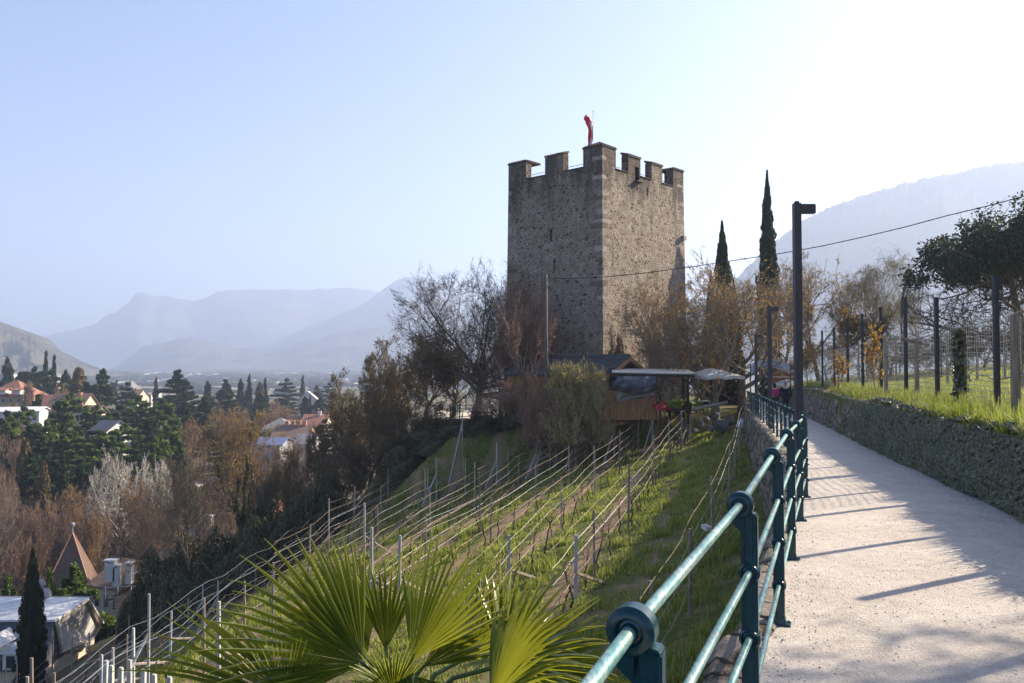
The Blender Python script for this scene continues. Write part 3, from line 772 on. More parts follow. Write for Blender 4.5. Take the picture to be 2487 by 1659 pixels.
def _pebbles():
    rg = np.random.default_rng(12); n = 15000
    Y = 1.6 + 30 * rg.random(n) ** 1.7; t = rg.random(n)
    near_edge = rg.random(n) < .6; t = np.where(near_edge, 1 - np.abs(rg.normal(0, .07, n)), t); t = np.where(rg.random(n) < .12, np.abs(rg.normal(0, .05, n)), t)
    X = railX(Y) - .05 + (wallU(Y) + .05) * np.clip(t, 0, .99)
    s = rg.uniform(.003, .009, n) * np.where(near_edge, 1.5, 1)
    o8 = np.array([[1, 0, 0], [0, 1, 0], [-1, 0, 0], [0, -1, 0], [0, 0, .7], [0, 0, -.5]], float)
    f8 = np.array([[0, 1, 4], [1, 2, 4], [2, 3, 4], [3, 0, 4]])
    Zt = pathZ(Y) + .02 * np.sin(math.pi * t) + .002
    V = np.stack([X, Y, Zt], 1)[:, None, :] + o8[None] * s[:, None, None] * rg.uniform(.6, 1.3, (n, 6, 1))
    F = (np.arange(n) * 6)[:, None, None] + f8[None]
    me = mesh_from("gravel", V.reshape(-1, 3), [F.reshape(-1, 3)], M_pebble); rnd_attr(me, 3, 4)
    tagp(link("gravel", me), kind="stuff")
_pebbles()

# ================================================================== railing
def _mat_rail():
    m, nt, b = new_mat("worn_rail_paint"); pos = worldpos(nt)
    n = noise(nt, 55, 5, .75, vscale(nt, pos, (1, .30, 1))); n2 = noise(nt, 5, 3, .6, pos)
    f = mathn(nt, 'ADD', mathn(nt, 'MULTIPLY', n.outputs["Fac"], .7), mathn(nt, 'MULTIPLY', n2.outputs["Fac"], .3))
    r = ramp(nt, [(.34, (.04, .17, .16)), (.46, (.10, .28, .26)), (.56, (.27, .40, .36)), (.68, (.58, .57, .49))], f)
    nt.links.new(r.outputs[0], b.inputs["Base Color"]); b.inputs["Roughness"].default_value = .32; b.inputs["Metallic"].default_value = .35
    b.inputs["Specular IOR Level"].default_value = .8; bump(nt, b, n.outputs["Fac"], .3, .004)
    return m
M_rail = _mat_rail()
M_post = mat_noise("dark_teal_gloss_paint", [(.3, (.002, .030, .042)), (.7, (.004, .048, .060))], 30, .26, .06, .002, spec=.45)
def post_mesh():
    m = MB()
    w, d, c = .034, .024, .007
    sec = [(-w + c, -d), (-.018, -d), (-.015, -d - .004), (.015, -d - .004), (.018, -d), (w - c, -d), (w, -d + c), (w, d - c), (w - c, d), (.018, d), (.015, d + .004), (-.015, d + .004), (-.018, d), (-w + c, d), (-w, d - c), (-w, -d + c)]
    n = len(sec)
    V = [(x, y, z) for z in (.0, 1.025) for x, y in sec]; F = [[j, (j + 1) % n, n + (j + 1) % n, n + j] for j in range(n)]
    m.add(V, F)
    # stepped shoulder towards the top disc
    m.hexa([(-.034, -d, 1.02), (.034, -d, 1.02), (.034, d, 1.02), (-.034, d, 1.02), (-.034, -d, 1.045), (.026, -d, 1.033), (.026, d, 1.033), (-.034, d, 1.045)])
    m.hexa([(-.066, -d, .985), (-.03, -d, .955), (-.03, d, .955), (-.066, d, .985), (-.07, -d, 1.05), (.0, -d, 1.05), (.0, d, 1.05), (-.07, d, 1.05)])
    def disc(cx, cz, r, t):
        m.lathe((cx, 0, cz), [(.0, -t - .010), (.019, -t - .010), (.021, -t), (.027, -t + .002), (.031, -t - .006), (.037, -t - .006), (r - .006, -t), (r, -t + .007), (r, t - .007), (r - .006, t), (.037, t + .006), (.031, t + .006), (.027, t - .002), (.021, t), (.019, t + .010), (.0, t + .010)], 28, axis=(0, 1, 0))
    disc(-.036, 1.065, .055, .029)
    for z in (.79, .52, .25): disc(0, z, .044, .029)
    m.box((0, 0, .006), (.14, .10, .012)); m.hexa([(-.045, -.034, .012), (.045, -.034, .012), (.045, .034, .012), (-.045, .034, .012), (-.036, -.026, .05), (.036, -.026, .05), (.036, .026, .05), (-.036, .026, .05)])
    for sx in (-.055, .055):
        for sy in (-.035, .035): m.lathe((sx, sy, .012), [(.009, 0), (.009, .008), (0, .010)], 6)
    return m.mesh("railing_post", M_post)
rail_ys = [-.1, 1.8, 3.4, 5.2, 7.0, 9.1, 11.1] + list(np.arange(13.1, 52, 2.0))
railing = thing("path_railing", "long dark teal post and tube railing curving along the outer edge of the gravel path", "railing", (railX(1.6), 1.6, pathZ(1.6)))
RO = np.array(railing.location)
pm = post_mesh(); pm.polygons.foreach_set("use_smooth", np.ones(len(pm.polygons), bool)); pm.set_sharp_from_angle(angle=R(32))
def rdir(y): return math.atan2(railX(y + .5) - railX(y - .5), 1.0)
offs = {1.065: -.036, .79: 0, .52: 0, .25: 0}
for y in rail_ys:
    link("post", pm, railing, loc=np.array([railX(y), y, pathZ(y)]) - RO, rot=(0, 0, -rdir(y)))
for z, ox in offs.items():
    m = MB(); pts = []
    for y in rail_ys:
        a = rdir(y); pts.append(np.array([railX(y) + ox * math.cos(a), y - ox * math.sin(a), pathZ(y) + z]) - RO)
    # straight spans between posts, each slightly worn
    for i in range(len(pts) - 1): m.tube([pts[i], pts[i + 1]], .0165 if z > 1 else .0145, 12 if rail_ys[i] < 9 else 6, cap=False)
    m.build("rail", M_rail, railing, smooth=True)

# ================================================================== lamp posts
M_lamp = mat_noise("dark_brown_lamp_metal", [(.3, (.035, .030, .034)), (.7, (.060, .052, .056))], 20, .5, spec=.4)
M_lens = mat_noise("lamp_glass", [(.3, (.3, .3, .3)), (.7, (.4, .4, .4))], 5, .2)
def lamp(label):
    r = thing("street_lamp", label, "street lamp", (0, 0, 0))
    m = MB(); m.box((0, 0, 2.32), (.125, .125, 4.64)); m.box((0, 0, 4.655), (.07, .07, .05)); m.box((0, 0, .01), (.26, .26, .02))
    o = m.build("pole", M_lamp, r)
    m = MB(); m.box((.195, 0, 4.53), (.255, .115, .14)); m.box((.195, 0, 4.615), (.25, .10, .02)); hd = m.build("lamp_head", M_lamp, r)
    m = MB(); m.box((.22, 0, 4.457), (.16, .08, .006)); m.build("lens", M_lens, hd)
    return r
lmp = lamp("tall dark lamp post nearest the viewer, standing behind the railing where the path bends")
def lamp_at(x, Y, ztop):
    return (PX(x, Y), Y, ztop - 4.68)
lmp.location = lamp_at(1938.5, 14.4, PZ(489, 14.4))
dup(lmp, lamp_at(1869, 29.3, PZ(742, 29.3)), .03, "dark lamp post in the middle distance, in front of the tall cypress")
dup(lmp, lamp_at(1836, 43.6, PZ(811, 43.6)), .06, "smallest, farthest dark lamp post beside the bare tree near the arched sign")

# ================================================================== fence, upper vineyard
M_steel = mat_noise("dark_steel_post", [(.3, (.012, .014, .022)), (.7, (.03, .032, .042))], 20, .45, spec=.4)
M_oldwood = mat_noise("weathered_grey_wood", [(.3, (.12, .095, .07)), (.55, (.24, .20, .16)), (.8, (.36, .32, .27))], 3, .9, .4, .01, stretch=(6, 6, .7), perobj=.3)
M_net = mat_noise("netting_cord", [(.3, (.36, .33, .29)), (.7, (.66, .62, .56))], 5, .35)
def fX(y): return float(railX(y) + wallU(y) + .92)
fpost = [(9.4, 1.35), (13.0, 1.42), (17.0, 1.42), (20.4, 1.70), (24.0, 1.72), (27.5, 1.74), (31.0, 1.76), (34.8, 1.6), (39.0, 1.66), (6.1, 1.3), (2.9, 1.3)]
fence = thing("netting_fence", "tall dark steel posts carrying sagging plastic netting along the top of the hillside wall", "fence", (fX(13), 13, gz(fX(13), 13)))
FO = np.array(fence.location)
for y, zt in fpost:
    g = gz(fX(y), y) - .2; m = MB(); h = zt - g
    m.box((0, 0, h / 2), (.07, .07, h)); 
    for k in range(4): m.box((0, -.036, h - .12 - k * .28), (.02, .004, .03))
    m.build("post", M_steel, fence, loc=np.array([fX(y), y, g]) - FO)
m = MB(); rg = np.random.default_rng(3)
ys = np.arange(12.0, 41, .22)
for k in range(17):
    h = .06 + k * .098
    pts = [np.array([fX(y) + .04 + .05 * float(vnoise(y * .8, k * .3)), y, gz(fX(y), y) + h * (.97 + .03 * math.cos(y * 1.7)) + .035 * float(vnoise(y * 1.3, k * 1.7))]) - FO for y in ys]
    m.tube(pts, .0062, 3, cap=False)
for y in np.arange(12.0, 41, .16):
    g = gz(fX(y), y); m.tube([np.array([fX(y) + .045 + .05 * float(vnoise(y * .8, kk * .9)), y + .03 * float(vnoise(y * 5, kk * 2.)), g + .04 + kk * .32]) - FO for kk in range(6)], .0042, 3, cap=False)
m.build("netting", M_net, fence)
# rows of the upper vineyard beyond the fence
def upost(x, yt, yb, Y, thick=.09, label="", lean=0.0, steel=False):
    X = PX(x, Y); g = gz(X, Y) - .1; h = PZ(yt, Y) - g
    m = MB(); n = 8
    m.tube([(0, 0, 0), (lean * h * .5, 0, h * .5), (lean * h, 0, h)], [thick * .55, thick * .52, thick * .45], n)
    r = thing("trellis_post", label, "post", (X, Y, g), group="wooden posts of the upper vineyard and netting fence")
    m.build("stake", M_steel if steel else M_oldwood, r); return r
ups = [(2465, 764, 11.4, .12, "thick weathered wooden post of the netting fence at the right edge", 0), (2332, 802, 15.3, .12, "stout wooden post wrapped in ivy between two tall steel fence posts", .01),
       (2226, 821, 18.8, .10, "wooden post with a crosspiece at its top, left of the tall steel post", 0), (2151, 832, 22.2, .10, "slim wooden post behind the middle of the netting", .0),
       (2440, 790, 26.0, .08, "thin wooden stake behind the netting right of the tallest steel post", .0), (2372, 795, 27, .08, "thin stake in the second row of the upper vineyard", .02),
       (2085, 835, 33, .09, "short dark stake behind the leafy shrub by the netting", 0), (2285, 800, 32, .07, "thin stake far up the meadow behind the netting", 0), (2045, 840, 38, .09, "dark stake far back near the birch", 0), (2176, 815, 30, .07, "thin far stake left of the crosspiece post", 0),
       (2415, 800, 21, .08, "stake of the pale-caned row behind the tallest steel post", 0), (2300, 808, 24, .08, "stake of the pale-caned row behind the ivy-wrapped post", 0), (2480, 770, 19, .09, "stake of the pale-caned row at the very edge", 0)]
for Y_ in (7.8, 4.5):
    X_ = fX(Y_); ups.append((1243.5 + X_ / Y_ * FPX, 886 - .72 / Y_ * FPX, Y_, .11, "wooden fence post outside the picture's right edge, " + ("farther" if Y_ > 5 else "nearer") + " one", 0))
upo = []
for x, yt, Y, th, lb, ln in ups: upo.append(upost(x, yt, 0, Y, th, lb, ln))
m = MB(); m.tube([(-.35, 0, 0), (.3, 0, -.14)], .045, 6); m.build("crosspiece", M_oldwood, upo[2], loc=(0, 0, PZ(823, 18.8) - upo[2].location.z))
m = MB(); m.tube([(-.3, 0, .12), (.1, 0, -.05)], .04, 6); m.build("crosspiece", M_oldwood, upo[1], loc=(0, 0, PZ(808, 15.3) - upo[1].location.z))
V, F = quad_leaves(np.stack([rg.normal(0, .05, 1500), rg.normal(0, .05, 1500), rg.uniform(0, 1.6, 1500)], 1), rg.normal(0, 1, (1500, 3)), rg.uniform(.05, .1, 1500), rg)
me = mesh_from("ivy_wrap", V, [F], M_ivy); rnd_attr(me); link("ivy_wrap", me, upo[1])
M_cane = mat_noise("dry_vine_cane", [(.3, (.15, .11, .075)), (.6, (.30, .235, .17)), (.8, (.44, .37, .29))], 6, .8, perobj=.2)
M_wire = mat_noise("galvanised_wire", [(.3, (.30, .30, .30)), (.7, (.5, .5, .5))], 6, .4, metal=.5)
for k, (u0, lb) in enumerate([(2.6, "bundled pale canes strung on the row just behind the netting"), (5.4, "pale canes on the second row of the upper vineyard"), (8.4, "faint canes on the row highest up the meadow")]):
    m = MB(); m.cur = 0
    for h in (.55, .95, 1.35, 1.62):
        for sp in range(9):
            ya = 10 + sp * 3.4; pts = []
            for t in np.linspace(0, 1, 9):
                y = ya + 3.4 * t; X = float(railX(y) + wallU(y)) + u0
                pts.append((X + .03 * rg.normal(), y, gz(X, y) + h - .16 * math.sin(math.pi * t) + .02 * rg.normal()))
            m.tube(pts, [.012 + .006 * rg.random() for _ in pts], 4, cap=False)
    tagp(m.build("vine_canes", M_cane), lb, "vine canes", "canes of the upper vineyard")

# ================================================================== utility pole and cable
M_polewood = mat_noise("tarred_pole_wood", [(.3, (.07, .058, .048)), (.6, (.13, .11, .095)), (.8, (.20, .175, .15))], 3, .9, .4, .01, stretch=(6, 6, .7))
up = thing("utility_pole", "slender wooden utility pole rising in front of the tower's shaded side", "pole", (PX(1326, 49), 49, -4.8))
m = MB(); h = PZ(668, 49) + 4.8; m.tube([(0, 0, 0), (0, 0, h)], [.15, .105], 10); pole = m.build("pole", M_polewood, up, True)
for dz, sx in ((.35, 1), (.75, 1), (.55, -1)):
    m = MB(); m.tube([(0, 0, h - dz), (sx * .16, 0, h - dz), (sx * .16, 0, h - dz + .08)], .014, 5); m.lathe((sx * .16, 0, h - dz + .08), [(.0, 0), (.035, 0), (.02, .04), (.035, .06), (.0, .10)], 8); m.build("insulator", M_steel, up)
m = MB(); m.tube([(-.1, 0, h - .8), (-.9, .2, h - 4.6), (-1.5, .3, .4)], .012, 4); m.build("stay_wire", M_steel, up)
m = MB(); cp = [(1329, 676, 49), (1400, 676, 48.3), (1464, 673, 47.5), (1560, 664, 46), (1680, 648, 44.5), (1800, 630, 43), (1900, 615, 41.5), (2000, 597, 40), (2100, 575, 38.5), (2200, 551, 37), (2300, 524, 35.5), (2400, 500, 34), (2487, 477, 33), (2650, 430, 31), (2900, 350, 28)]
pts = [P(*c) for c in cp]; m.tube(pts, .022, 5, cap=False)
for i in range(60):
    t = i / 60 * (len(pts) - 1.01); k = int(t); p = pts[k].lerp(pts[k + 1], t - k); m.ball(p, (.06, .03, .03), 5, 4)
tagp(m.build("overhead_cable", M_steel), "twisted black overhead cable sagging from the utility pole to the upper right", "cable")

# ================================================================== arched sign over the path
M_signgrey = mat_noise("grey_blue_sign_paint", [(.3, (.36, .39, .47)), (.7, (.44, .47, .55))], 4, .5)
M_ink = mat_noise("dark_lettering", [(.3, (.02, .02, .025)), (.7, (.03, .03, .035))], 5, .6)
def arch_sign():
    Y = 47.2; xl, xr = PX(1823, Y), PX(1918, Y); cx = (xl + xr) / 2; w = xr - xl
    zc1, zc0 = PZ(872, Y), PZ(893, Y); ze1 = PZ(884, Y)
    g = float(pathZ(Y))
    r = thing("arched_sign", "pale grey arched board with dark lettering spanning the far end of the path", "sign", (cx, Y, g))
    m = MB(); n = 24; drop = zc1 - ze1; V = []
    for i in range(n + 1):
        t = -1 + 2 * i / n; zz = -drop * t * t * 1.35
        for (dy, z) in ((-.03, zc0), (-.03, zc1), (.03, zc1), (.03, zc0)): V.append((t * w / 2, dy, z + zz - g))
    F = [[i * 4 + j, (i + 1) * 4 + j, (i + 1) * 4 + (j + 1) % 4, i * 4 + (j + 1) % 4] for i in range(n) for j in range(4)]
    F += [[0, 1, 2, 3], [n * 4 + 3, n * 4 + 2, n * 4 + 1, n * 4]]
    m.add(V, F); board = m.build("board", M_signgrey, r)
    for sx in (-1, 1):
        p = MB(); p.tube([(sx * (w / 2 + .02), .0, -.5), (sx * (w / 2 + .02), 0, ze1 - g - .02)], .035, 8); p.build("post", M_steel, r)
    def text(s, z, size, x0=0.0):
        cu = bpy.data.curves.new("t", 'FONT'); cu.body = s; cu.size = size; cu.align_x = 'CENTER'; cu.align_y = 'CENTER'; cu.extrude = .004; cu.shear = .15
        o = bpy.data.objects.new("t", cu); COL.objects.link(o)
        me = bpy.data.meshes.new_from_object(o.evaluated_get(bpy.context.evaluated_depsgraph_get())); bpy.data.objects.remove(o)
        nv = len(me.vertices); co = np.zeros(nv * 3, np.float32); me.vertices.foreach_get("co", co); co = co.reshape(-1, 3)
        X = co[:, 0] + x0; out = np.stack([X, -.036 - co[:, 2], z + co[:, 1] - drop * 1.35 * (X / (w / 2)) ** 2], 1)
        me.vertices.foreach_set("co", out.astype(np.float32).ravel()); me.materials.clear(); me.materials.append(M_ink); me.update()
        link("lettering", me, board)
    text("Tappeinerweg", zc1 - g - .15, .20, .02); text("Passeggiata Tappeiner", zc0 - g + .13, .185, .02)
arch_sign()
# ================================================================== vineyard below the path
M_vpost = mat_noise("grey_brown_vine_post", [(.3, (.17, .13, .105)), (.55, (.30, .25, .21)), (.8, (.44, .385, .33))], 3, .9, .4, .01, stretch=(8, 8, .7), perobj=.35)
M_cpost = mat_noise("pale_concrete_post", [(.3, (.30, .30, .30)), (.6, (.46, .46, .45)), (.8, (.60, .60, .58))], 9, .85, .4, .006, perobj=.2)
M_vine = mat_noise("vine_bark", [(.3, (.035, .024, .018)), (.6, (.085, .06, .045)), (.8, (.14, .10, .075))], 7, .95, .6, .01)
# x, top y in the photo, depth in metres, kind (0 wood, 1 wood with far brace, 2 concrete end post with near brace)
_P1 = [(1584, 980, 47.2, 1), (1625, 1020, 38.8, 0), (1585, 1058, 33.2, 0), (1524, 1128, 25.5, 0), (1442, 1238, 21.2, 0), (1396, 1301, 19.2, 2), (1674, 980, 47.0, 1), (1654, 997, 43.6, 0)]
_PR = [(1672, 1284, 16.5, 0), (1728, 1157, 20.5, 0), (1769, 1081, 25.8, 0), (1785, 1036, 30.5, 0), (1797, 1004, 36.5, 0), (1810, 978, 43.0, 0), (1583, 1411, 12.6, 0)]
_PM = [(801, 1211, 36.5, 0), (862, 1182, 42.5, 0), (945, 1139, 46.2, 0), (888, 1222, 31.5, 2), (919, 1227, 34.2, 0), (925, 1177, 41.0, 0), (1035, 1139, 39.8, 0), (1034, 1248, 28.8, 0), (1039, 1137, 46.0, 0), (1046, 1196, 33, 0), (1061, 1101, 47.0, 1), (1123, 1099, 49.0, 1),
       (1130, 1113, 45.0, 0), (1153, 1122, 38.0, 0), (1167, 1147, 31.5, 0), (1192, 1209, 29, 0), (1207, 1072, 47.0, 1), (1235, 1084, 45.8, 0), (1259, 1109, 40.5, 0), (1305, 1054, 47.2, 1), (1398, 1026, 47.2, 1), (1491, 1002, 47.5, 1), (1336, 1061, 46, 0), (1380, 1083, 39.2, 0), (1441, 1039, 46.5, 0),
       (1503, 1046, 39.2, 0), (1549, 1011, 46.8, 0), (1302, 1127, 33.5, 0), (1363, 1158, 28, 0), (1444, 1084, 35, 0), (1236, 1301, 21.0, 2), (754, 1274, 32, 0), (905, 1271, 21.8, 2), (971, 1301, 21.5, 2), (1166, 1301 + 100, 18.0, 2)]
_PL = [(539, 1462, 22.5, 2), (536, 1411, 42, 1), (500, 1422, 42.5, 1), (459, 1423, 42, 1), (417, 1431, 40, 1), (370, 1442, 34, 1), (422, 1486, 32, 2), (335, 1474, 46, 0), (335, 1526, 30, 2), (317, 1542, 30, 0), (287, 1573, 26, 2), (257, 1591, 21, 2), (265, 1606, 20, 2), (279, 1618, 15.5, 2), (303, 1623, 17, 2), (329, 1604, 15.2, 2), (357, 1630, 16, 2), (388, 1640, 16.8, 2),
       (420, 1646, 17.5, 2), (466, 1454, 50, 0), (504, 1453, 34, 0), (378, 1472, 50, 0), (322, 1494, 52, 0), (292, 1485, 48, 0), (253, 1556, 36, 0), (227, 1537, 50, 0), (217, 1516, 50, 0), (185, 1549, 42, 0), (179, 1519, 52, 0), (166, 1536, 58, 0), (139, 1535, 38, 0), (115, 1547, 48, 0), (96, 1597, 30, 0), (67, 1580, 40, 0), (54, 1580, 42, 0), (27, 1587, 44, 0), (83, 1642, 26, 0), (144, 1636, 22, 0), (668, 1366, 34, 0), (600, 1420, 38, 0), (625, 1400, 40, 0)]
def vpost(X, Y, h, kind, label, grp):
    g = gz(X, Y) - .12; h += .12
    lean = random.uniform(-.02, .02); lean2 = random.uniform(-.02, .02)
    r = thing("vineyard_post", label, "post", (X, Y, g), group=grp)
    m = MB(); w = (.085 if kind == 2 else .065) * (1.0 + max(0, Y - 30) / 70)
    if kind == 2 and Y < 26:
        m.hexa([(-w / 2, -w / 2, 0), (w / 2, -w / 2, 0), (w / 2, w / 2, 0), (-w / 2, w / 2, 0)] + [(-w * .42 + lean * h, -w * .42, h), (w * .42 + lean * h, -w * .42, h), (w * .42 + lean * h, w * .42, h), (-w * .42 + lean * h, w * .42, h)])
        m.box((lean * h, 0, h + .008), (w * .6, w * .6, .016))
    else: m.tube([(0, 0, 0), (lean * h * .5, lean2 * h * .3, h * .5), (lean * h, lean2 * h, h)], [w * .55, w * .52, w * .45], 6)
    m.build("stake", M_cpost if kind else M_vpost, r)
    if kind:
        a = rdir(Y); s = -1 if kind == 2 else 1
        if kind == 2: ex, ey, t = .9 * 1.0, 1.3, .5
        else: ex, ey, t = -.75, -1.1, .62
        zb = gz(X + ex, Y + ey) - g
        m = MB(); m.tube([(ex, ey, zb - .05), (0, 0, h * t)], [.045, .04], 5)
        m.build("brace", M_vpost if kind == 2 else M_cpost, r)
    return r
random.seed(21)
rows = {}
RU = [-1.6] + [-4.5 - 2.35 * k for k in range(9)]
for lst in (_P1, _PR, _PM):
    for x, yt, Y, k in lst:
        X = PX(x, Y); u = X - float(railX(Y))
        if lst is _PR: ri = 0
        elif lst is _P1 and x not in (1674,): ri = 1
        elif x == 1674: ri = 1
        else: ri = 1 + int(np.argmin([abs(u - q) for q in RU[1:]]))
        rows.setdefault(ri, []).append((Y, X, k, yt))
for ri, l in sorted(rows.items()):
    l.sort()
    for i, (Y, X, k, yt) in enumerate(l):
        h = min(2.5, max(1.5, PZ(yt, Y) - gz(X, Y)))
        kind = {0: "slim wooden post", 1: "pale strutted post", 2: "concrete post"}[k]
        rowname = "shaded row beside the wall" if ri == 0 else f"{ordn(ri)} sunny row left of wall"
        vpost(X, Y, h, k, f"{kind}, {ordn(i)} from near end, {rowname}", "posts of the sunny vineyard rows below the path")
    # wires and cordon canes: one trellis per row
    Ys = [q[0] for q in l]; y0, y1 = (min(Ys) - 1.0, max(Ys) + .2) if ri == 0 else (max(min(Ys) - 2.5, 17), max(max(Ys), 45))
    def rowX(y): return float(np.interp(y, Ys, [q[1] - float(railX(q[0])) for q in l])) + float(railX(y))
    rg = np.random.default_rng(100 + ri)
    tr = thing("trellis_wires", ("two long strands and thin wires strung along the shaded row beside the retaining wall" if ri == 0 else f"wires and tied canes strung along the {ordn(ri)} sunny vine row left of the wall"), "vine trellis", (rowX(y0), y0, gz(rowX(y0), y0)), group="trellises of the sunny vineyard")
    TO = np.array(tr.location)
    for h, rad, mt, nm, sag in ((.72, .0085, M_cane, "cordon", .06), (1.15, .0028, M_wire, "wire", .04), (1.50, .0028, M_wire, "wire", .03), (1.92, .004, M_cane, "wire", .05)):
        m = MB(); st = np.arange(y0, y1, .45 if nm == "cordon" else .9); ys_ = Ys + [y1]
        pts = []
        for y in st:
            X = rowX(y); j = np.searchsorted(Ys, y); a, b = (Ys[j - 1] if j > 0 else y0), (Ys[j] if j < len(Ys) else y1 + .01)
            t = (y - a) / max(b - a, .1)
            wob = (.028 * rg.normal() if nm == "cordon" else .006 * rg.normal())
            pts.append(np.array([X + wob, y, gz(X, y) + h - sag * math.sin(math.pi * min(max(t, 0), 1)) + wob]) - TO)
        m.tube(pts, [rad * (1 + .3 * rg.random()) * (1 + y / 80) for y in st], 4, cap=False)
        m.build(nm, mt, tr)
# grape vines standing in the rows (shared meshes, each its own thing)
vmesh = []
for s in range(5):
    rg = np.random.default_rng(60 + s); m = MB()
    p = np.array([0, 0, -.05]); pts = [p]
    for k in range(6): p = p + [rg.normal(0, .035), rg.normal(0, .04), .14]; pts.append(p)
    m.tube(pts, [.028, .026, .022, .02, .02, .018, .02], 5)
    for side in (-1, 1):
        q = pts[-1]; c = [q]
        for k in range(6): q = q + [rg.normal(0, .03), side * .12, rg.normal(.015, .03)]; c.append(q)
        m.tube(c, [.014 - .0015 * k for k in range(7)], 4)
    for k in range(4):
        q = pts[-1] + [0, rg.uniform(-.5, .5), 0]; c = [q]
        for kk in range(4): q = q + [rg.normal(0, .06), rg.normal(0, .05), rg.uniform(.05, .14)]; c.append(q)
        m.tube(c, [.007, .006, .005, .004, .003], 3)
    vmesh.append(m.mesh("grape_vine", M_vine))
rg = np.random.default_rng(9); nv = 0
for ri in sorted(rows):
    if ri == 0: continue
    l = sorted(rows[ri]); Ys = [q[0] for q in l]; y = max(min(Ys) - 2, 17.3); i = 0
    while y < 46:
        X = float(np.interp(y, Ys, [q[1] - float(railX(q[0])) for q in l])) + float(railX(y))
        o = link("grape_vine", vmesh[int(rg.integers(5))], loc=(X, y, gz(X, y)), rot=(0, 0, rg.uniform(-.3, .3) - rdir(y) + math.pi * rg.integers(2)), scale=rg.uniform(.85, 1.2))
        tagp(o, f"bare vine, {ordn(i)} from near end, {ordn(ri)} sunny row left of wall", "grape vine", "pruned grape vines in the sunny rows"); i += 1
        y += rg.uniform(1.15, 1.6)
# shaded lower slope
_PL.sort()
rg = np.random.default_rng(10)
LP = []
for i, (x, yt, Y, k) in enumerate(_PL):
    X = PX(x, Y); g = gz(X, Y); h = PZ(yt, Y) - g
    # slide along the ray until the post stands about two metres tall
    best = (9, Y)
    for Yt in np.arange(max(13, Y - 14), Y + 16, .3):
        Xt = PX(x, Yt); e = abs(PZ(yt, Yt) - gz(Xt, Yt) - 2.05) + abs(Yt - Y) * .02
        if e < best[0]: best = (e, Yt)
    Y = best[1]; X = PX(x, Y); h = min(2.6, max(1.5, PZ(yt, Y) - gz(X, Y)))
    kind = {0: "thin brown stake", 1: "grey stake with strut", 2: "thick pale post"}[k]
    vpost(X, Y, h, k, f"{kind} on the shaded slope, {ordn(i)} from the left", "posts on the shaded lower vineyard slope")
    LP.append((X, Y, gz(X, Y), h))
srt = sorted(LP, key=lambda p: p[1])
for k in range(6):
    m = MB(); Xa = -7.6 - 2.3 * k
    for h in (.8, 1.4, 1.9):
        pts = []
        for y in np.arange(14 + k * 2.0, 46 + k * 2, 1.5):
            X = Xa + (y - 15) * .03 - k * .2 - (y - 15) * .42 * (k / 8.0); pts.append((X, y, gz(X, y) + h - .1 * math.sin(y * 1.1) + .02 * rg.normal()))
        m.tube(pts, .0045, 3, cap=False)
    tagp(m.build("trellis_wires", M_wire), f"thin trellis wires along the {ordn(k)} row counted down the shaded slope", "vine trellis", "trellis wires on the shaded lower slope")
    for j, y in enumerate(np.arange(15 + k * 2.0, 44, 1.7)):
        X = Xa + (y - 15) * .03 - k * .2 - (y - 15) * .42 * (k / 8.0)
        if j % 2 == 0:
            o = link("grape_vine", vmesh[int(rg.integers(5))], loc=(X, y, gz(X, y)), rot=(0, 0, rg.uniform(-.4, .4)), scale=rg.uniform(.95, 1.3))
            tagp(o, f"dark bare vine, {ordn(j // 2)} along the {ordn(k)} row down the shaded slope", "grape vine", "vines on the shaded lower slope")

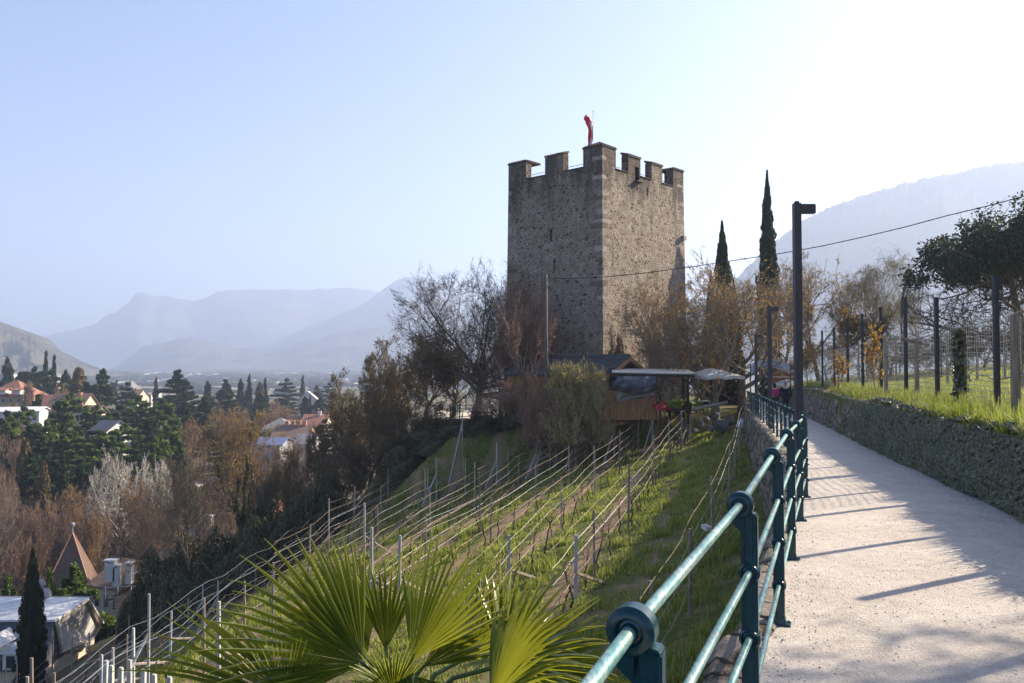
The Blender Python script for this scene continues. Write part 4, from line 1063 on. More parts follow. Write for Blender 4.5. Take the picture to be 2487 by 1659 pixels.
# ================================================================== fan palm in front
M_palm = mat_noise("palm_leaf", [(.15, (.020, .055, .010)), (.5, (.060, .105, .016)), (.85, (.15, .18, .025))], 3, .40, spec=.5, perface=True, transl=((.52, .54, .04), .75, .38))
_nt = M_palm.node_tree; _b = _nt.nodes['Principled BSDF']; _at = _nt.nodes.new('ShaderNodeAttribute'); _at.attribute_name = 'tip'
_c = mixc(_nt, _b.inputs['Base Color'].links[0].from_socket, (.36, .33, .035), mathn(_nt, 'MULTIPLY', mathn(_nt, 'POWER', _at.outputs['Fac'], 1.6), .85)); _nt.links.new(_c, _b.inputs['Base Color'])
M_palmd = mat_noise("palm_fibre", [(.3, (.05, .035, .022)), (.6, (.12, .085, .055)), (.8, (.2, .15, .1))], 20, .95, .8, .02, stretch=(1, 1, .3))
def frond(hub, axis, nrm, rad, spread, nseg, crown, droop=.1, seed=0, parent=None, cup=.15, label=None):
    rg = np.random.default_rng(seed)
    a = np.array(Vector(axis).normalized()); n = np.array(Vector(nrm)); n = n - a * np.dot(n, a); n /= np.linalg.norm(n); s = np.cross(n, a)
    hub = np.array(hub, float); VV = []; FF = []; k = 0; TT = []
    for i in range(nseg):
        t = (i + .5) / nseg * 2 - 1; th = t * R(spread) / 2 + rg.normal(0, .01)
        L = rad * (1 - .22 * abs(t) ** 2.2) * rg.uniform(.93, 1.04)
        d = a * math.cos(th) + s * math.sin(th); sd = -a * math.sin(th) + s * math.cos(th)
        lift = n * cup * (math.cos(th) - .7)
        d = d + lift * .6; d /= np.linalg.norm(d)
        half = math.tan(R(spread) / 2 / nseg) * .98
        fuse = .36 * rad; wmax = min(fuse * half * 1.25, .030)
        st = [0.03, .2, .42, .6, .78, .92, 1.0]; pts = []
        bend = rg.normal(droop, .05); tw = rg.normal(0, .12)
        for q in st:
            TT.extend([max(0.0, (q - .55) / .45)] * 3); r_ = q * L; w = r_ * half if q <= .3 else wmax * (1 - ((max(q, .42) - .42) / .58) ** 1.6)
            w = max(w, .0012)
            c = hub + d * r_ - np.array([0, 0, 1]) * bend * r_ * q * q * q + sd * tw * .03 * q * q - n * bend * .12 * q * q
            fold = .8 if q > .1 else .3
            cr = sd * math.cos(tw * q) + n * math.sin(tw * q)
            pts += [c - cr * w - n * w * fold, c + n * w * fold, c + cr * w - n * w * fold]
        if rg.random() < .0:           # broken tip folding down
            for q in range(15, 21): pts[q] = pts[q] - np.array([0, 0, .05 + .05 * (q // 3 - 4)])
        m_ = len(st)
        VV.append(np.array(pts)); FF += [[k + j * 3 + e, k + j * 3 + e + 1, k + (j + 1) * 3 + e + 1, k + (j + 1) * 3 + e] for j in range(m_ - 1) for e in (0, 1)]
        k += 3 * m_
    me = mesh_from("frond", np.concatenate(VV) - PO, [np.array(FF)], M_palm, smooth=False); rnd_attr(me, seed, 12)
    at = me.attributes.new("tip", 'FLOAT', 'POINT'); at.data.foreach_set("value", np.array(TT, np.float32))
    o = link("frond", me, parent)
    if label: o["label"] = label
    m = MB(); cr = np.array(crown, float); mid = (cr + hub) / 2 + np.array([0, 0, .05]) + np.array([0, 0, .04])
    m.tube([cr - PO, mid - PO, hub - PO, hub + a * .04 - PO], [.016, .012, .010, .004], 6); m.build("stalk", M_palmstalk, o)
M_palmstalk = mat_noise("palm_stalk", [(.3, (.05, .09, .02)), (.7, (.12, .16, .05))], 8, .4)
PYD = 3.9
crown = np.array([PX(985, PYD + .1), PYD + .1, PZ(1790, PYD)])
palm = thing("fan_palm", "big fan palm with spiky backlit yellow-green fronds in the foreground below the railing", "palm", (crown[0], crown[1], gz(crown[0], crown[1])))
PO = np.array(palm.location)
m = MB(); rg = np.random.default_rng(4); zs = np.linspace(0, crown[2] - PO[2], 40)
m.tube([(0, 0, z) for z in zs], [.11 + .02 * rg.random() for z in zs], 10); m.build("trunk", M_palmd, palm, False)
def hub(x, y, Y): return np.array([PX(x, Y), Y, PZ(y, Y)])
frond(hub(886, 1612, 3.85), (-.78, -.05, .60), (.42, -.72, .55), .80, 118, 24, crown, .10, 1, palm)
frond(hub(893, 1600, 4.05), (-.40, .10, .90), (.85, -.42, .3), .68, 100, 20, crown, .06, 11, palm)
frond(hub(1000, 1606, 3.9), (.42, .10, .88), (-.42, -.86, .25), .68, 78, 20, crown, .04, 2, palm)
frond(hub(1030, 1620, 4.05), (.80, .1, .60), (-.25, -.9, .35), .52, 60, 8, crown, .03, 12, palm)
frond(hub(1215, 1618, 4.1), (.72, .1, .60), (-.15, -.85, .45), .62, 140, 26, crown, .12, 3, palm)
frond(hub(1262, 1655, 4.4), (.90, .15, .36), (-.25, -.55, .80), .66, 120, 22, crown, .12, 13, palm)
frond(hub(940, 1580, 4.15), (.02, .1, .99), (.35, -.85, .1), .52, 60, 12, crown, .03, 21, palm)
frond(hub(1130, 1600, 4.3), (.30, .2, .92), (-.45, -.85, .15), .58, 110, 20, crown, .04, 22, palm)
frond(hub(742, 1722, 3.9), (-.93, .0, .42), (.1, -.55, .85), .92, 70, 22, crown, .10, 4, palm)
frond(hub(700, 1712, 3.7), (-.35, -.2, .90), (.2, -.9, .2), .30, 150, 34, crown, .0, 5, palm, cup=.5)
frond(hub(1005, 1640, 3.6), (.05, -.5, -.75), (.0, -.8, .5), .42, 150, 30, crown, .15, 6, palm)
frond(hub(1190, 1700, 3.7), (.5, -.4, .5), (-.2, -.7, .6), .62, 160, 34, crown, .2, 7, palm)
frond(hub(850, 1730, 3.7), (-.5, -.5, .1), (-.1, -.5, .85), .6, 160, 34, crown, .25, 8, palm)
frond(hub(960, 1690, 3.6), (-.1, -.3, .9), (.2, -.9, .2), .30, 110, 22, crown, .1, 9, palm)
# ================================================================== hut, pergola and terrace at the tower's foot
M_plank = mat_noise("brown_planks", [(.3, (.10, .045, .018)), (.5, (.22, .11, .045)), (.7, (.34, .19, .085))], 2.2, .8, .4, .01, stretch=(7, 7, .5))  # brown-orange wood tones of the planks themselves
M_raft = mat_noise("orange_brown_timber", [(.3, (.22, .10, .045)), (.7, (.42, .22, .11))], 5, .75, .3, .01)
M_slate = mat_noise("dark_grey_roof_tile", [(.3, (.035, .038, .045)), (.6, (.075, .078, .088)), (.8, (.13, .13, .14))], 4, .6, .3, .01)
M_tarp = mat_noise("dark_grey_tarpaulin", [(.3, (.03, .034, .045)), (.6, (.065, .072, .09)), (.8, (.12, .13, .15))], 2.0, .45, .5, .04, spec=.5)
M_sheet = mat_noise("cream_roof_sheet", [(.3, (.45, .40, .32)), (.7, (.66, .61, .52))], 3, .7)
M_canvas = mat_noise("white_canvas", [(.3, (.62, .62, .60)), (.7, (.78, .78, .76))], 3, .8, transl=((.9, .7, .4), .4, .35))
M_rust = mat_noise("rust_red_timber", [(.3, (.05, .02, .018)), (.7, (.12, .05, .04))], 4, .85, .3, .01)
def V2(v, z): return np.array([v.x, v.y, z])
def hut():
    ap = Vector((6.96, 48.0)); L = 8.2; hw = 2.2; zr, ze, gb = .47, -.62, -3.6
    r = thing("wooden_hut", "long low hut with dark tiled gable roof and timber gable against the tower's foot", "hut", (ap.x, ap.y, gb)); O = np.array(r.location)
    p = lambda a, b_, z: V2(ap + T_A * a + T_B * b_, z) - O
    m = MB()
    m.hexa([p(.7, -hw + .4, gb), p(L, -hw + .4, gb), p(L, hw - .4, gb), p(.7, hw - .4, gb), p(.7, -hw + .4, ze - .05), p(L, -hw + .4, ze - .05), p(L, hw - .4, ze - .05), p(.7, hw - .4, ze - .05)]); m.build("wall", M_plank, r)
    m = MB(); m.addpoly([p(.72, -hw + .4, ze - .05), p(.72, hw - .4, ze - .05), p(.72, 0, zr - .16)], F3=[[0, 1, 2]])
    for i in range(9):
        b_ = -1.6 + .4 * i; m.hexa([p(.66, b_ - .17, ze - .06), p(.70, b_ - .17, ze - .06), p(.70, b_ + .17, ze - .06), p(.66, b_ + .17, ze - .06)] + [p(q, b_ + s * .17, zr - .18 - abs(b_ + s * .17) * .5) for q, s in ((.66, -1), (.70, -1), (.70, 1), (.66, 1))])
    m.build("gable", M_plank, r)
    m = MB()
    for s in (-1, 1):
        q = [p(0, 0, zr), p(L, 0, zr), p(L, s * hw, ze), p(0, s * hw, ze)]
        m.hexa(q + [k + np.array([0, 0, .07]) for k in q])
        for j in range(11):           # tile courses
            t = (j + .5) / 11; a, c = q[0] * (1 - t) + q[3] * t, q[1] * (1 - t) + q[2] * t
            m.tube([a + [0, 0, .085], c + [0, 0, .085]], .045, 5)
    m.tube([p(-.02, 0, zr + .1), p(L, 0, zr + .1)], .09, 8)
    m.build("roof", M_slate, r)
    for s in (-1, 1):
        m = MB(); q0, q1 = p(-.04, 0, zr - .02), p(-.04, s * (hw + .03), ze - .02)
        n = -np.array([T_A.x, T_A.y, 0]) * .05
        m.hexa([q0 + n, q1 + n, q1 - n, q0 - n] + [k + np.array([0, 0, -.22]) for k in (q0 + n, q1 + n, q1 - n, q0 - n)]); m.build("bargeboard", M_raft, r)
    m = MB()
    for b_ in (-1.7, -.9, 0, .9, 1.7): m.tube([p(0, b_, zr - .12 - abs(b_) * .5), p(1.2, b_, zr - .12 - abs(b_) * .5)], .06, 6)
    m.build("rafter", M_raft, r)
hut()
def pergola():
    Yf = 45.2; x0, x1 = PX(1486, Yf), PX(1676, Yf); zt = PZ(905, Yf); zg = -3.05
    r = thing("pergola", "flat cream roofed lean-to with plank wall and sagging dark tarpaulin in front of the hut", "pergola", (x0, Yf, zg)); O = np.array(r.location)
    q = lambda x, y, z: np.array([x, y, z]) - O
    m = MB(); m.hexa([q(x0, Yf, zt - .02), q(x1 + .3, Yf, zt - .10), q(x1 + .5, Yf + 3.0, zt + .12), q(x0 + .4, Yf + 3.0, zt + .15), q(x0, Yf, zt + .05), q(x1 + .3, Yf, zt - .03), q(x1 + .5, Yf + 3.0, zt + .19), q(x0 + .4, Yf + 3.0, zt + .22)])
    m.build("roof", M_sheet, r)
    m = MB(); m.box(q((x0 + x1) / 2 + .1, Yf - .02, zt - .17), (x1 - x0 + .3, .1, .16)); m.build("beam", M_dark, r)
    for x, y in ((x1 - .12, Yf + .02), (x1 + .2, Yf + 2.8), (PX(1592, Yf), Yf + .02), (x0 + .1, Yf + .1)):
        m = MB(); m.tube([q(x, y, -3.3), q(x, y, zt - .2)], .07, 8)
        if x > x1 - .5 and y < Yf + 1: m.tube([q(x, y, zt - .65), q(x - .35, y, zt - .2)], .05, 6); m.tube([q(x, y, zt - .65), q(x + .35, y, zt - .2)], .05, 6)
        m.build("post", M_dark, r)
    # plank wall
    xa, xb = PX(1453, 44.9), PX(1590, 44.9); m = MB(); rg = random.Random(2); x = xa; zt2 = PZ(948, 44.9); zb = PZ(998, 44.9) - .5
    while x < xb:
        w = rg.uniform(.13, .2); m.box(q(x + w / 2, 44.9 + rg.uniform(-.012, .012), (zb + zt2) / 2 + rg.uniform(-.03, .03)), (w - .012, .03, zt2 - zb)); x += w
    for z in (zt2 - .18, zt2 - .75): m.box(q((xa + xb) / 2, 44.86, z), (xb - xa, .03, .07))
    m.build("plank_wall", M_plank, r)
    # tarpaulin sagging over the counter
    def cloth(name, xa, xb, za, zb, y0, bul, seed):
        V = []; n, k = 40, 16
        for i in range(n + 1):
            for j in range(k + 1):
                s, t = i / n, j / k
                x = xa + (xb - xa) * s - (1 - s) * .5 * t * (1 if name == "tarpaulin" else 0); z = za + (zb - za) * t + .10 * math.sin(s * 6 + seed) * t - .05 * math.sin(s * math.pi) * t
                y = y0 - bul * math.sin(t * math.pi * .9) - .08 * float(fbm(s * 5 + seed, t * 3 + seed)) * 4 + .03 * math.sin(s * 23 + t * 5)
                V.append(q(x, y, z))
        i, j = np.meshgrid(np.arange(n), np.arange(k), indexing='ij'); a = (i * (k + 1) + j).ravel()
        me = mesh_from(name, V, [np.stack([a, a + 1, a + k + 2, a + k + 1], 1)], M_tarp if name == "tarpaulin" else M_tarp2, True); link(name, me, r)
    cloth("tarpaulin", PX(1500, 44.7), PX(1592, 44.7), PZ(914, 44.7), PZ(952, 44.7), 44.75, .28, 1)
    cloth("lower_sheet", PX(1497, 44.8), PX(1588, 44.8), PZ(953, 44.8), PZ(970, 44.8), 44.82, .05, 4)
M_tarp2 = mat_noise("grey_sheet", [(.3, (.10, .095, .09)), (.7, (.24, .22, .20))], 2.0, .8)
pergola()
def parasol(x, y, zt, zg, hw, label, flat=False, rz=.4):
    r = thing("parasol", label, "parasol", (x, y, zg), rz)
    m = MB(); m.tube([(0, 0, 0), (0, 0, zt - zg - .05)], .035, 8); m.box((0, 0, .05), (.5, .5, .1)); m.build("pole", M_dark, r)
    h = zt - zg; dz = .45; m = MB(); n = 8
    V = []; rings = [(.02, h), (.35, h - dz * .30), (.7, h - dz * .68), (1.0, h - dz), (1.0, h - dz - .17)]
    N = 32
    for f, z in rings:
        for k in range(N):
            th = 2 * math.pi * k / N; c = max(abs(math.cos(th)), abs(math.sin(th))); rad = hw * f / c
            V.append((rad * math.cos(th), rad * math.sin(th), z - .04 * math.cos(th * 8) * f + (.02 * math.sin(th * 16) if z < h - dz - .1 else 0)))
    F = [[i * N + k, i * N + (k + 1) % N, (i + 1) * N + (k + 1) % N, (i + 1) * N + k] for i in range(len(rings) - 1) for k in range(N)]
    m.add(V, F); c = m.build("canopy", M_canvas, r)
    m = MB()
    for k in range(8): th = k * math.pi / 4; cc = max(abs(math.cos(th)), abs(math.sin(th))); m.tube([(0, 0, h - .06), (hw / cc * math.cos(th), hw / cc * math.sin(th), h - dz - .03)], .012, 4)
    m.build("rib", M_dark, c)
parasol(PX(1728, 47.6), 47.6, PZ(894, 47.6), -3.05, 1.35, "square white parasol with sunlit valance beside the bare tree trunks")
parasol(PX(1912, 56), 56, PZ(921, 56), gz(PX(1912, 56), 56), 1.05, "white parasol standing behind the man in navy at the path's end")
# brown kiosk roof behind the walkers
def kiosk():
    Y = 58; g = gz(PX(1905, Y), Y); r = thing("kiosk", "low kiosk with rust brown fascia behind the walkers at the end of the path", "kiosk", (PX(1905, Y), Y, g))
    zt, zb = PZ(917, Y) - g, PZ(931, Y) - g; m = MB(); m.box((.1, .4, (zt + zb) / 2), (1.9, 1.6, zt - zb)); m.build("fascia", M_rustp, r)
    m = MB(); m.box((.1, .4, zt + .03), (2.1, 1.8, .05)); m.build("roof", M_sheet, r)
    for sx in (-.75, .95):
        m = MB(); m.box((sx, .4, zb / 2), (.1, .1, zb)); m.build("post", M_dark, r)
    m = MB(); m.box((.1, .9, .5), (1.7, .5, 1.0)); m.build("counter", M_plank, r)
M_rustp = mat_noise("rust_orange_board", [(.3, (.16, .05, .03)), (.7, (.36, .15, .08))], 2, .6)
kiosk()
def table(x, y, z, label, cat="table"):
    r = thing("garden_table", label, cat, (x, y, z), .1)
    m = MB(); m.box((0, 0, .74), (1.2, .75, .04)); m.build("tabletop", M_sheet, r)
    for sx in (-.5, .5):
        for sy in (-.3, .3): q = MB(); q.box((sx, sy, .36), (.05, .05, .72)); q.build("leg", M_dark, r)
table(PX(1692, 46.6), 46.6, PZ(973, 46.6) - .76, "pale topped table under the square parasol beside the seated guests")
# log lying across, timber rack, boulders, jug, lantern, flowers
m = MB(); m.tube([P(1684, 994, 44.9), P(1725, 986, 45.1), P(1766, 977, 45.5)], [.10, .09, .08], 8); tagp(m.build("log", M_oldwood, None, True), "grey weathered log rail sloping up towards the bare tree trunks", "log")
def rack():
    Y = 47.4; r = thing("timber_rack", "rust red timber frame with a pale plank below the hut's plank wall", "rack", (PX(1410, Y), Y, -6.2)); O = np.array(r.location)
    for y_, nm in ((1002, "beam"), (1021, "beam")):
        m = MB(); m.hexa([P(1403, y_ + 3, Y) + Vector((0, s, 0)) for s in (0,)] * 0 or [P(1403, y_ + 3, Y), P(1556, y_ + 4, Y), P(1556, y_ + 4, Y + .12), P(1403, y_ + 3, Y + .12), P(1403, y_ - 3, Y), P(1556, y_ - 2, Y), P(1556, y_ - 2, Y + .12), P(1403, y_ - 3, Y + .12)]); o = m.build(nm, M_rust, r); o.location = -Vector(O)
    for x in (1405, 1460, 1553):
        m = MB(); a, b_ = P(x, 1050, Y + .06), P(x, 998, Y + .06); m.tube([a, b_], .07, 6); o = m.build("post", M_rust, r); o.location = -Vector(O)
    m = MB(); m.hexa([P(1458, 1018, Y - .1), P(1546, 1019, Y - .1), P(1546, 1019, Y + .3), P(1458, 1018, Y + .3), P(1458, 1013, Y - .1), P(1546, 1015, Y - .1), P(1546, 1015, Y + .3), P(1458, 1013, Y + .3)]); o = m.build("plank", M_sheet, r); o.location = -Vector(O)
rack()
M_rock = mat_noise("grey_boulder", [(.3, (.07, .068, .065)), (.6, (.16, .155, .15)), (.8, (.27, .26, .25))], 5, .95, .7, .04)
def rock(x, y, Y, s, label, seed):
    rg = np.random.default_rng(seed); m = MB(); m.ball((0, 0, 0), (s, s * .7, s * .72), 16, 10)
    V = m.V[0]; n = V / (np.linalg.norm(V, axis=1, keepdims=True) + 1e-9)
    f = 1 + .5 * (np.array([float(fbm(a[0] * 2 + seed, a[2] * 2 + a[1] * 2 + seed, 3)) for a in n]))
    planes = rg.normal(size=(7, 3)); planes /= np.linalg.norm(planes, axis=1, keepdims=True)
    V = V * f[:, None]
    for p_ in np.concatenate([planes, -planes[::-1] * .99]):
        d = V @ p_; V = V - np.outer(np.maximum(d - s * rg.uniform(.38, .62), 0), p_)
    m.V[0] = V; c = P(x, y, Y)
    tagp(m.build("boulder", M_rock, None, False, c), label, "boulder", "boulders at the top of the vineyard")
for a in [(1752, 1034, 45.4, .62, "largest grey boulder at the top of the grassy lane"), (1727, 1040, 45, .34, "boulder just left of the largest one"), (1703, 1030, 46, .36, "boulder under the log rail"), (1690, 1047, 45, .22, "small stone at the foot of the corner vineyard post"),
          (1775, 1022, 46, .4, "boulder under the bare tree trunk"), (1716, 1018, 46.5, .3, "upper boulder behind the log rail"), (1736, 1012, 47, .33, "boulder at the foot of the tree behind the others"), (1790, 1046, 44, .25, "stone right of the largest boulder near the jug")]:
    rock(*a[:4], a[4], int(a[0]))
m = MB(); m.lathe((0, 0, 0), [(.0, 0), (.14, 0), (.17, .05), (.17, .30), (.12, .40), (.05, .44), (.05, .50), (0, .51)], 14); m.tube([(.1, 0, .40), (.15, 0, .48), (.04, 0, .50)], .02, 6)
p = P(1799, 1040, 43.2); tagp(m.build("plastic_jug", mat_noise("bluish_plastic", [(.3, (.40, .48, .62)), (.7, (.62, .68, .78))], 5, .3), None, True, p), "bluish white plastic jug hung among the wires of the shaded row", "jug")
m = MB(); m.ball((0, 0, 0), (.17, .17, .13), 14, 9); m.tube([(0, 0, .12), (0, 0, .35)], .008, 4); p = P(1638, 927, 45.4); tagp(m.build("paper_lantern", mat_noise("red_brown_paper", [(.3, (.12, .035, .02)), (.7, (.22, .08, .04))], 5, .8), None, True, p), "round red-brown lantern hanging under the pergola roof", "lantern")
def tuft(x, y, Y, rad, n, mt, size, name, label, cat, seed):
    rg = np.random.default_rng(seed); C_ = rg.normal(0, 1, (n, 3)); C_ /= np.linalg.norm(C_, axis=1, keepdims=True); C_ *= rad * .45 * rg.random((n, 1)) ** .4; C_ += (rg.normal(0, .55, (7, 3)) * rad)[rg.integers(0, 7, n)]
    C_[:, 2] = np.abs(C_[:, 2]); V, F = quad_leaves(C_, C_ + rg.normal(0, .3 * rad, (n, 3)), size, rg, 1.4)
    me = mesh_from(name, V, [F], mt); rnd_attr(me, seed); tagp(link(name, me, loc=P(x, y, Y)), label, cat)
M_redfl = mat_noise("red_blossom", [(.3, (.45, .02, .05)), (.7, (.6, .05, .10))], 5, .6, perface=True)
M_yleaf = mat_noise("yellow_green_leaf", [(.3, (.08, .16, .02)), (.7, (.35, .38, .04))], 3, .5, perface=True, transl=((.6, .65, .05), .6, .4))
tuft(1603, 996, 44.6, .42, 260, M_redfl, .10, "flower_bush", "red flowering bush in front of the open side of the pergola", "flowers", 1)
tuft(1646, 990, 44.8, .5, 320, M_yleaf, .14, "leafy_plant", "bright yellow-green plant in front of the seated guests", "plant", 2)
tuft(1690, 985, 46.0, .25, 100, M_yleaf, .08, "potted_plant", "small green plant under the pale table edge", "plant", 3)
m = MB(); m.box((0, 0, 0), (.16, .2, .1), .4, .2); tagp(m.build("paper_scrap", M_canvas, None, False, (PX(1713, 19.5), 19.5, PZ(1281, 19.5))), "small white paper scrap caught on the wires of the shaded row", "litter")
# viewing terrace left of the tower
ter = MB(); ys_ = np.linspace(58.2, 71, 14); xs_ = np.linspace(-6.3, -.6, 12)
V = [(x, y, -3.98 + .03 * float(fbm(x, y))) for y in ys_ for x in xs_]; ter.add(V, [[i * 12 + j, i * 12 + j + 1, (i + 1) * 12 + j + 1, (i + 1) * 12 + j] for i in range(13) for j in range(11)])
tagp(ter.build("terrace_ground", M_path, None, True), kind="structure")
o = MB(); rg = np.random.default_rng(2)
V = []
for x in np.arange(-7.2, .2, .2):
    for z in np.linspace(-6.2, -3.93, 12): V.append((x, 57.9 + .1 * float(fbm(x * 2, z * 2)) - .08 * (z + 4), z))
    V.append((x, 58.3, -3.93))
nn = 13; k = len(V) // nn; o.add(V, [[i * nn + j, (i + 1) * nn + j, (i + 1) * nn + j + 1, i * nn + j + 1] for i in range(k - 1) for j in range(nn - 1)])
tagp(o.build("terrace_wall", M_wall, None, True), "shaded stone wall under the small terrace left of the tower", "wall")
def trail(pts, label, grp):
    r = thing("terrace_railing", label, "railing", (pts[0][0], pts[0][1], -4.0), group=grp); O = np.array(r.location)
    for (x, y) in pts:
        m = MB(); m.tube([(x, y, -4.0), (x, y, -2.9)], .045, 8); m.ball((x, y, -2.88), .06, 8, 6); q = m.build("post", M_post, r); q.location = -Vector(O)
    for h in (.3, .6, .88, 1.08):
        m = MB(); m.tube([(x, y, -4.0 + h) for x, y in pts], .025, 6, cap=False); q = m.build("rail", M_rail, r, True); q.location = -Vector(O)
trail([(PX(1094, 58.6), 58.6), (PX(1100, 61), 61), (PX(1112, 64), 64), (PX(1118, 67), 67)], "short railing along the left side of the small terrace", "railings of the terrace")
trail([(PX(1132, 70), 70), (PX(1160, 70), 70), (PX(1190, 70), 70)], "pale far railing across the back of the small terrace", "railings of the terrace")
trail([(PX(1100, 58.5), 58.5), (PX(1116, 58.5), 58.5), (PX(1153, 58.5), 58.5), (PX(1196, 58.5), 58.5)], "near dark posts along the front edge of the small terrace", "railings of the terrace")

# ================================================================== people
def skin_mesh(name, V, E, Rr, mats, sub=1):
    me = bpy.data.meshes.new(name); me.from_pydata([tuple(v) for v in V], E, []); me.update()
    o = bpy.data.objects.new(name, me); COL.objects.link(o)
    md = o.modifiers.new("s", 'SKIN'); sv = me.skin_vertices[0].data
    for i, r_ in enumerate(Rr): sv[i].radius = (r_, r_) if np.isscalar(r_) else r_
    sv[0].use_root = True; md.use_smooth_shade = True
    ss = o.modifiers.new("ss", 'SUBSURF'); ss.levels = ss.render_levels = sub
    out = bpy.data.meshes.new_from_object(o.evaluated_get(bpy.context.evaluated_depsgraph_get()))
    bpy.data.objects.remove(o); out.name = name; out.materials.clear(); out.materials.append(mats)
    return out
M_skin = mat_noise("skin", [(.3, (.42, .24, .17)), (.7, (.55, .33, .25))], 6, .55)
def cloth_mat(n, c): return mat_noise(n, [(.3, tuple(k * .8 for k in c)), (.7, c)], 8, .85)
def figure(label, loc, rz, H, hair, top, bottom, pose="walk", group=None, long=False, hairlen=.0):
    r = thing("person", label, "person", loc, rz, group); s = H / 1.72
    # facing +y local; pelvis first
    V = [(0, 0, .95), (0, .01, 1.12), (0, .0, 1.30), (0, -.01, 1.44), (0, .0, 1.52), (0, .01, 1.60), (0, .01, 1.68)]
    Rr = [(.15, .11), (.13, .10), (.16, .11), (.12, .08), .052, .085, .065]
    E = [(0, 1), (1, 2), (2, 3), (3, 4), (4, 5), (5, 6)]
    def add(p, rr, par): V.append(p); Rr.append(rr); E.append((par, len(V) - 1)); return len(V) - 1
    sit = pose == "sit"
    limb = []
    for sx in (-1, 1):
        ph = .16 * sx if pose == "walk" else 0
        h_ = add((sx * .10, 0, .90), .085, 0)
        kn = add((sx * .12, .42, .92) if sit else (sx * .105, .06 + ph * .8, .50), .058, h_)
        an = add((sx * .12, .44, .48) if sit else (sx * .11, ph * 1.6 - .02, .09), .038, kn)
        toe = add((an and V[an][0], V[an][1] + .16, V[an][2] - .05), .032, an)
        sh = add((sx * .18, -.01, 1.40), .062, 3)
        el = add((sx * .27, .0, 1.14) if pose != "sit" else (sx * .25, .10, 1.14), .042, sh)
        wr = add((sx * .24, .16, .98) if pose != "sit" else (sx * .14, .32, 1.10), .028, el)
        d = np.array(V[wr]) - np.array(V[el]); d /= np.linalg.norm(d)
        pa = add(tuple(np.array(V[wr]) + d * .08), (.022, .038), wr)
        for k in range(4):
            b0 = np.array(V[pa]); off_ = np.array([0, 0, 1]) * (k - 1.5) * .019 + np.array([sx * .003 * k, 0, 0])
            f1 = add(tuple(b0 + d * .035 + off_), .0085, pa); f2 = add(tuple(b0 + d * (.065 + .008 * (1.5 - abs(k - 1.5))) + off_ * 1.15 - np.array([sx * .012, 0, .01])), .0075, f1)
        t1 = add(tuple(np.array(V[wr]) + d * .04 + np.array([-sx * .02, .01, .03])), .010, wr); add(tuple(np.array(V[t1]) + d * .03 + np.array([-sx * .012, 0, .01])), .008, t1)
        limb.append((h_, kn, an, sh, el, wr))
    Vs = np.array(V) * s
    if sit: Vs[:, 2] -= .45 * s
    body = skin_mesh("body", Vs, E, [tuple(np.array(k) * s) if not np.isscalar(k) else k * s for k in Rr], M_skin, 1)
    link("body", body, r)
    zoff = -.45 if sit else 0
    def garment(name, idx, edges, grow, mt, extra=()):
        vv = [Vs[i] for i in idx]; rr = [(tuple(np.array(Rr[i]) * s + grow) if not np.isscalar(Rr[i]) else Rr[i] * s + grow) for i in idx]
        for p_, q_, par in extra: vv.append(np.array(p_) * s + np.array([0, 0, zoff * s])); rr.append(q_); edges = edges + [(par, len(vv) - 1)]
        link(name, skin_mesh(name, vv, edges, rr, mt, 1), r)
    (h0, k0, a0, s0, e0, w0), (h1, k1, a1, s1, e1, w1) = limb
    ex = [((0, .0, .72), (.19, .15), 0)] if long else []
    garment("jacket", [0, 1, 2, 3, s0, e0, w0, s1, e1, w1], [(0, 1), (1, 2), (2, 3), (3, 4), (4, 5), (5, 6), (3, 7), (7, 8), (8, 9)], .028, top, ex)
    garment("trousers", [0, h0, k0, a0, h1, k1, a1], [(0, 1), (1, 2), (2, 3), (0, 4), (4, 5), (5, 6)], .020, bottom)
    for i in (a0, a1):
        m = MB(); m.ball(Vs[i] + np.array([0, .08, -.05]) * s, (.05, .13, .045), 10, 6); m.build("shoe", M_dark, r, True)
    m = MB(); hc = Vs[6]; m.ball(hc + np.array([0, -.018, .005]), (.092 * s, .10 * s, .088 * s), 14, 9)
    if hairlen: m.ball(hc + np.array([0, -.05, -.09]), (.085 * s, .06 * s, hairlen), 12, 8)
    m.build("hair", hair, r, True)
    f = MB(); f.ball(Vs[5] + np.array([0, .10, .0]) * s, (.014, .02, .02), 6, 5)
    for sx in (-1, 1): f.ball(Vs[5] + np.array([sx * .092, -.005, .01]) * s, (.012, .022, .03), 6, 5)
    f.build("face_features", M_skin, r, True)
    return r
hb_, hg_ = cloth_mat("dark_hair", (.012, .009, .008)), cloth_mat("grey_hair", (.30, .29, .28))
figure("woman in a magenta jacket with dark hair walking away at the end of the path", (PX(1880, 41.6), 41.6, float(pathZ(41.6))), -.15, 1.58, hb_, cloth_mat("magenta_jacket", (.52, .02, .16)), cloth_mat("black_trousers", (.015, .015, .02)), "walk", hairlen=.10)
figure("grey-haired man in a navy coat walking away beside the woman in magenta", (PX(1907, 41.0), 41.0, float(pathZ(41.0))), -.2, 1.64, hg_, cloth_mat("navy_coat", (.006, .008, .022)), cloth_mat("navy_trousers", (.01, .012, .02)), "walk", long=True)
def seated(x, Y, label, top, hair, rz):
    # bench seat height .45: head top about 1.27 above the ground
    figure(label, (PX(x, Y), Y, -3.05), rz, 1.72, hair, top, cloth_mat("dark_trousers", (.02, .02, .03)), "sit")
    m = MB(); m.box((0, -.02, .43), (.42, .42, .04)); 
    for sx in (-.18, .18):
        for sy in (-.18, .18): m.box((sx, sy, .21), (.035, .035, .42))
    m.box((0, -.22, .66), (.42, .03, .42)); q = m.build("garden_chair", M_plank, None, False, (PX(x, Y), Y, -3.05)); q.rotation_euler = (0, 0, rz)
    tagp(q, "wooden chair under the " + label.split(" seated")[0], "chair")
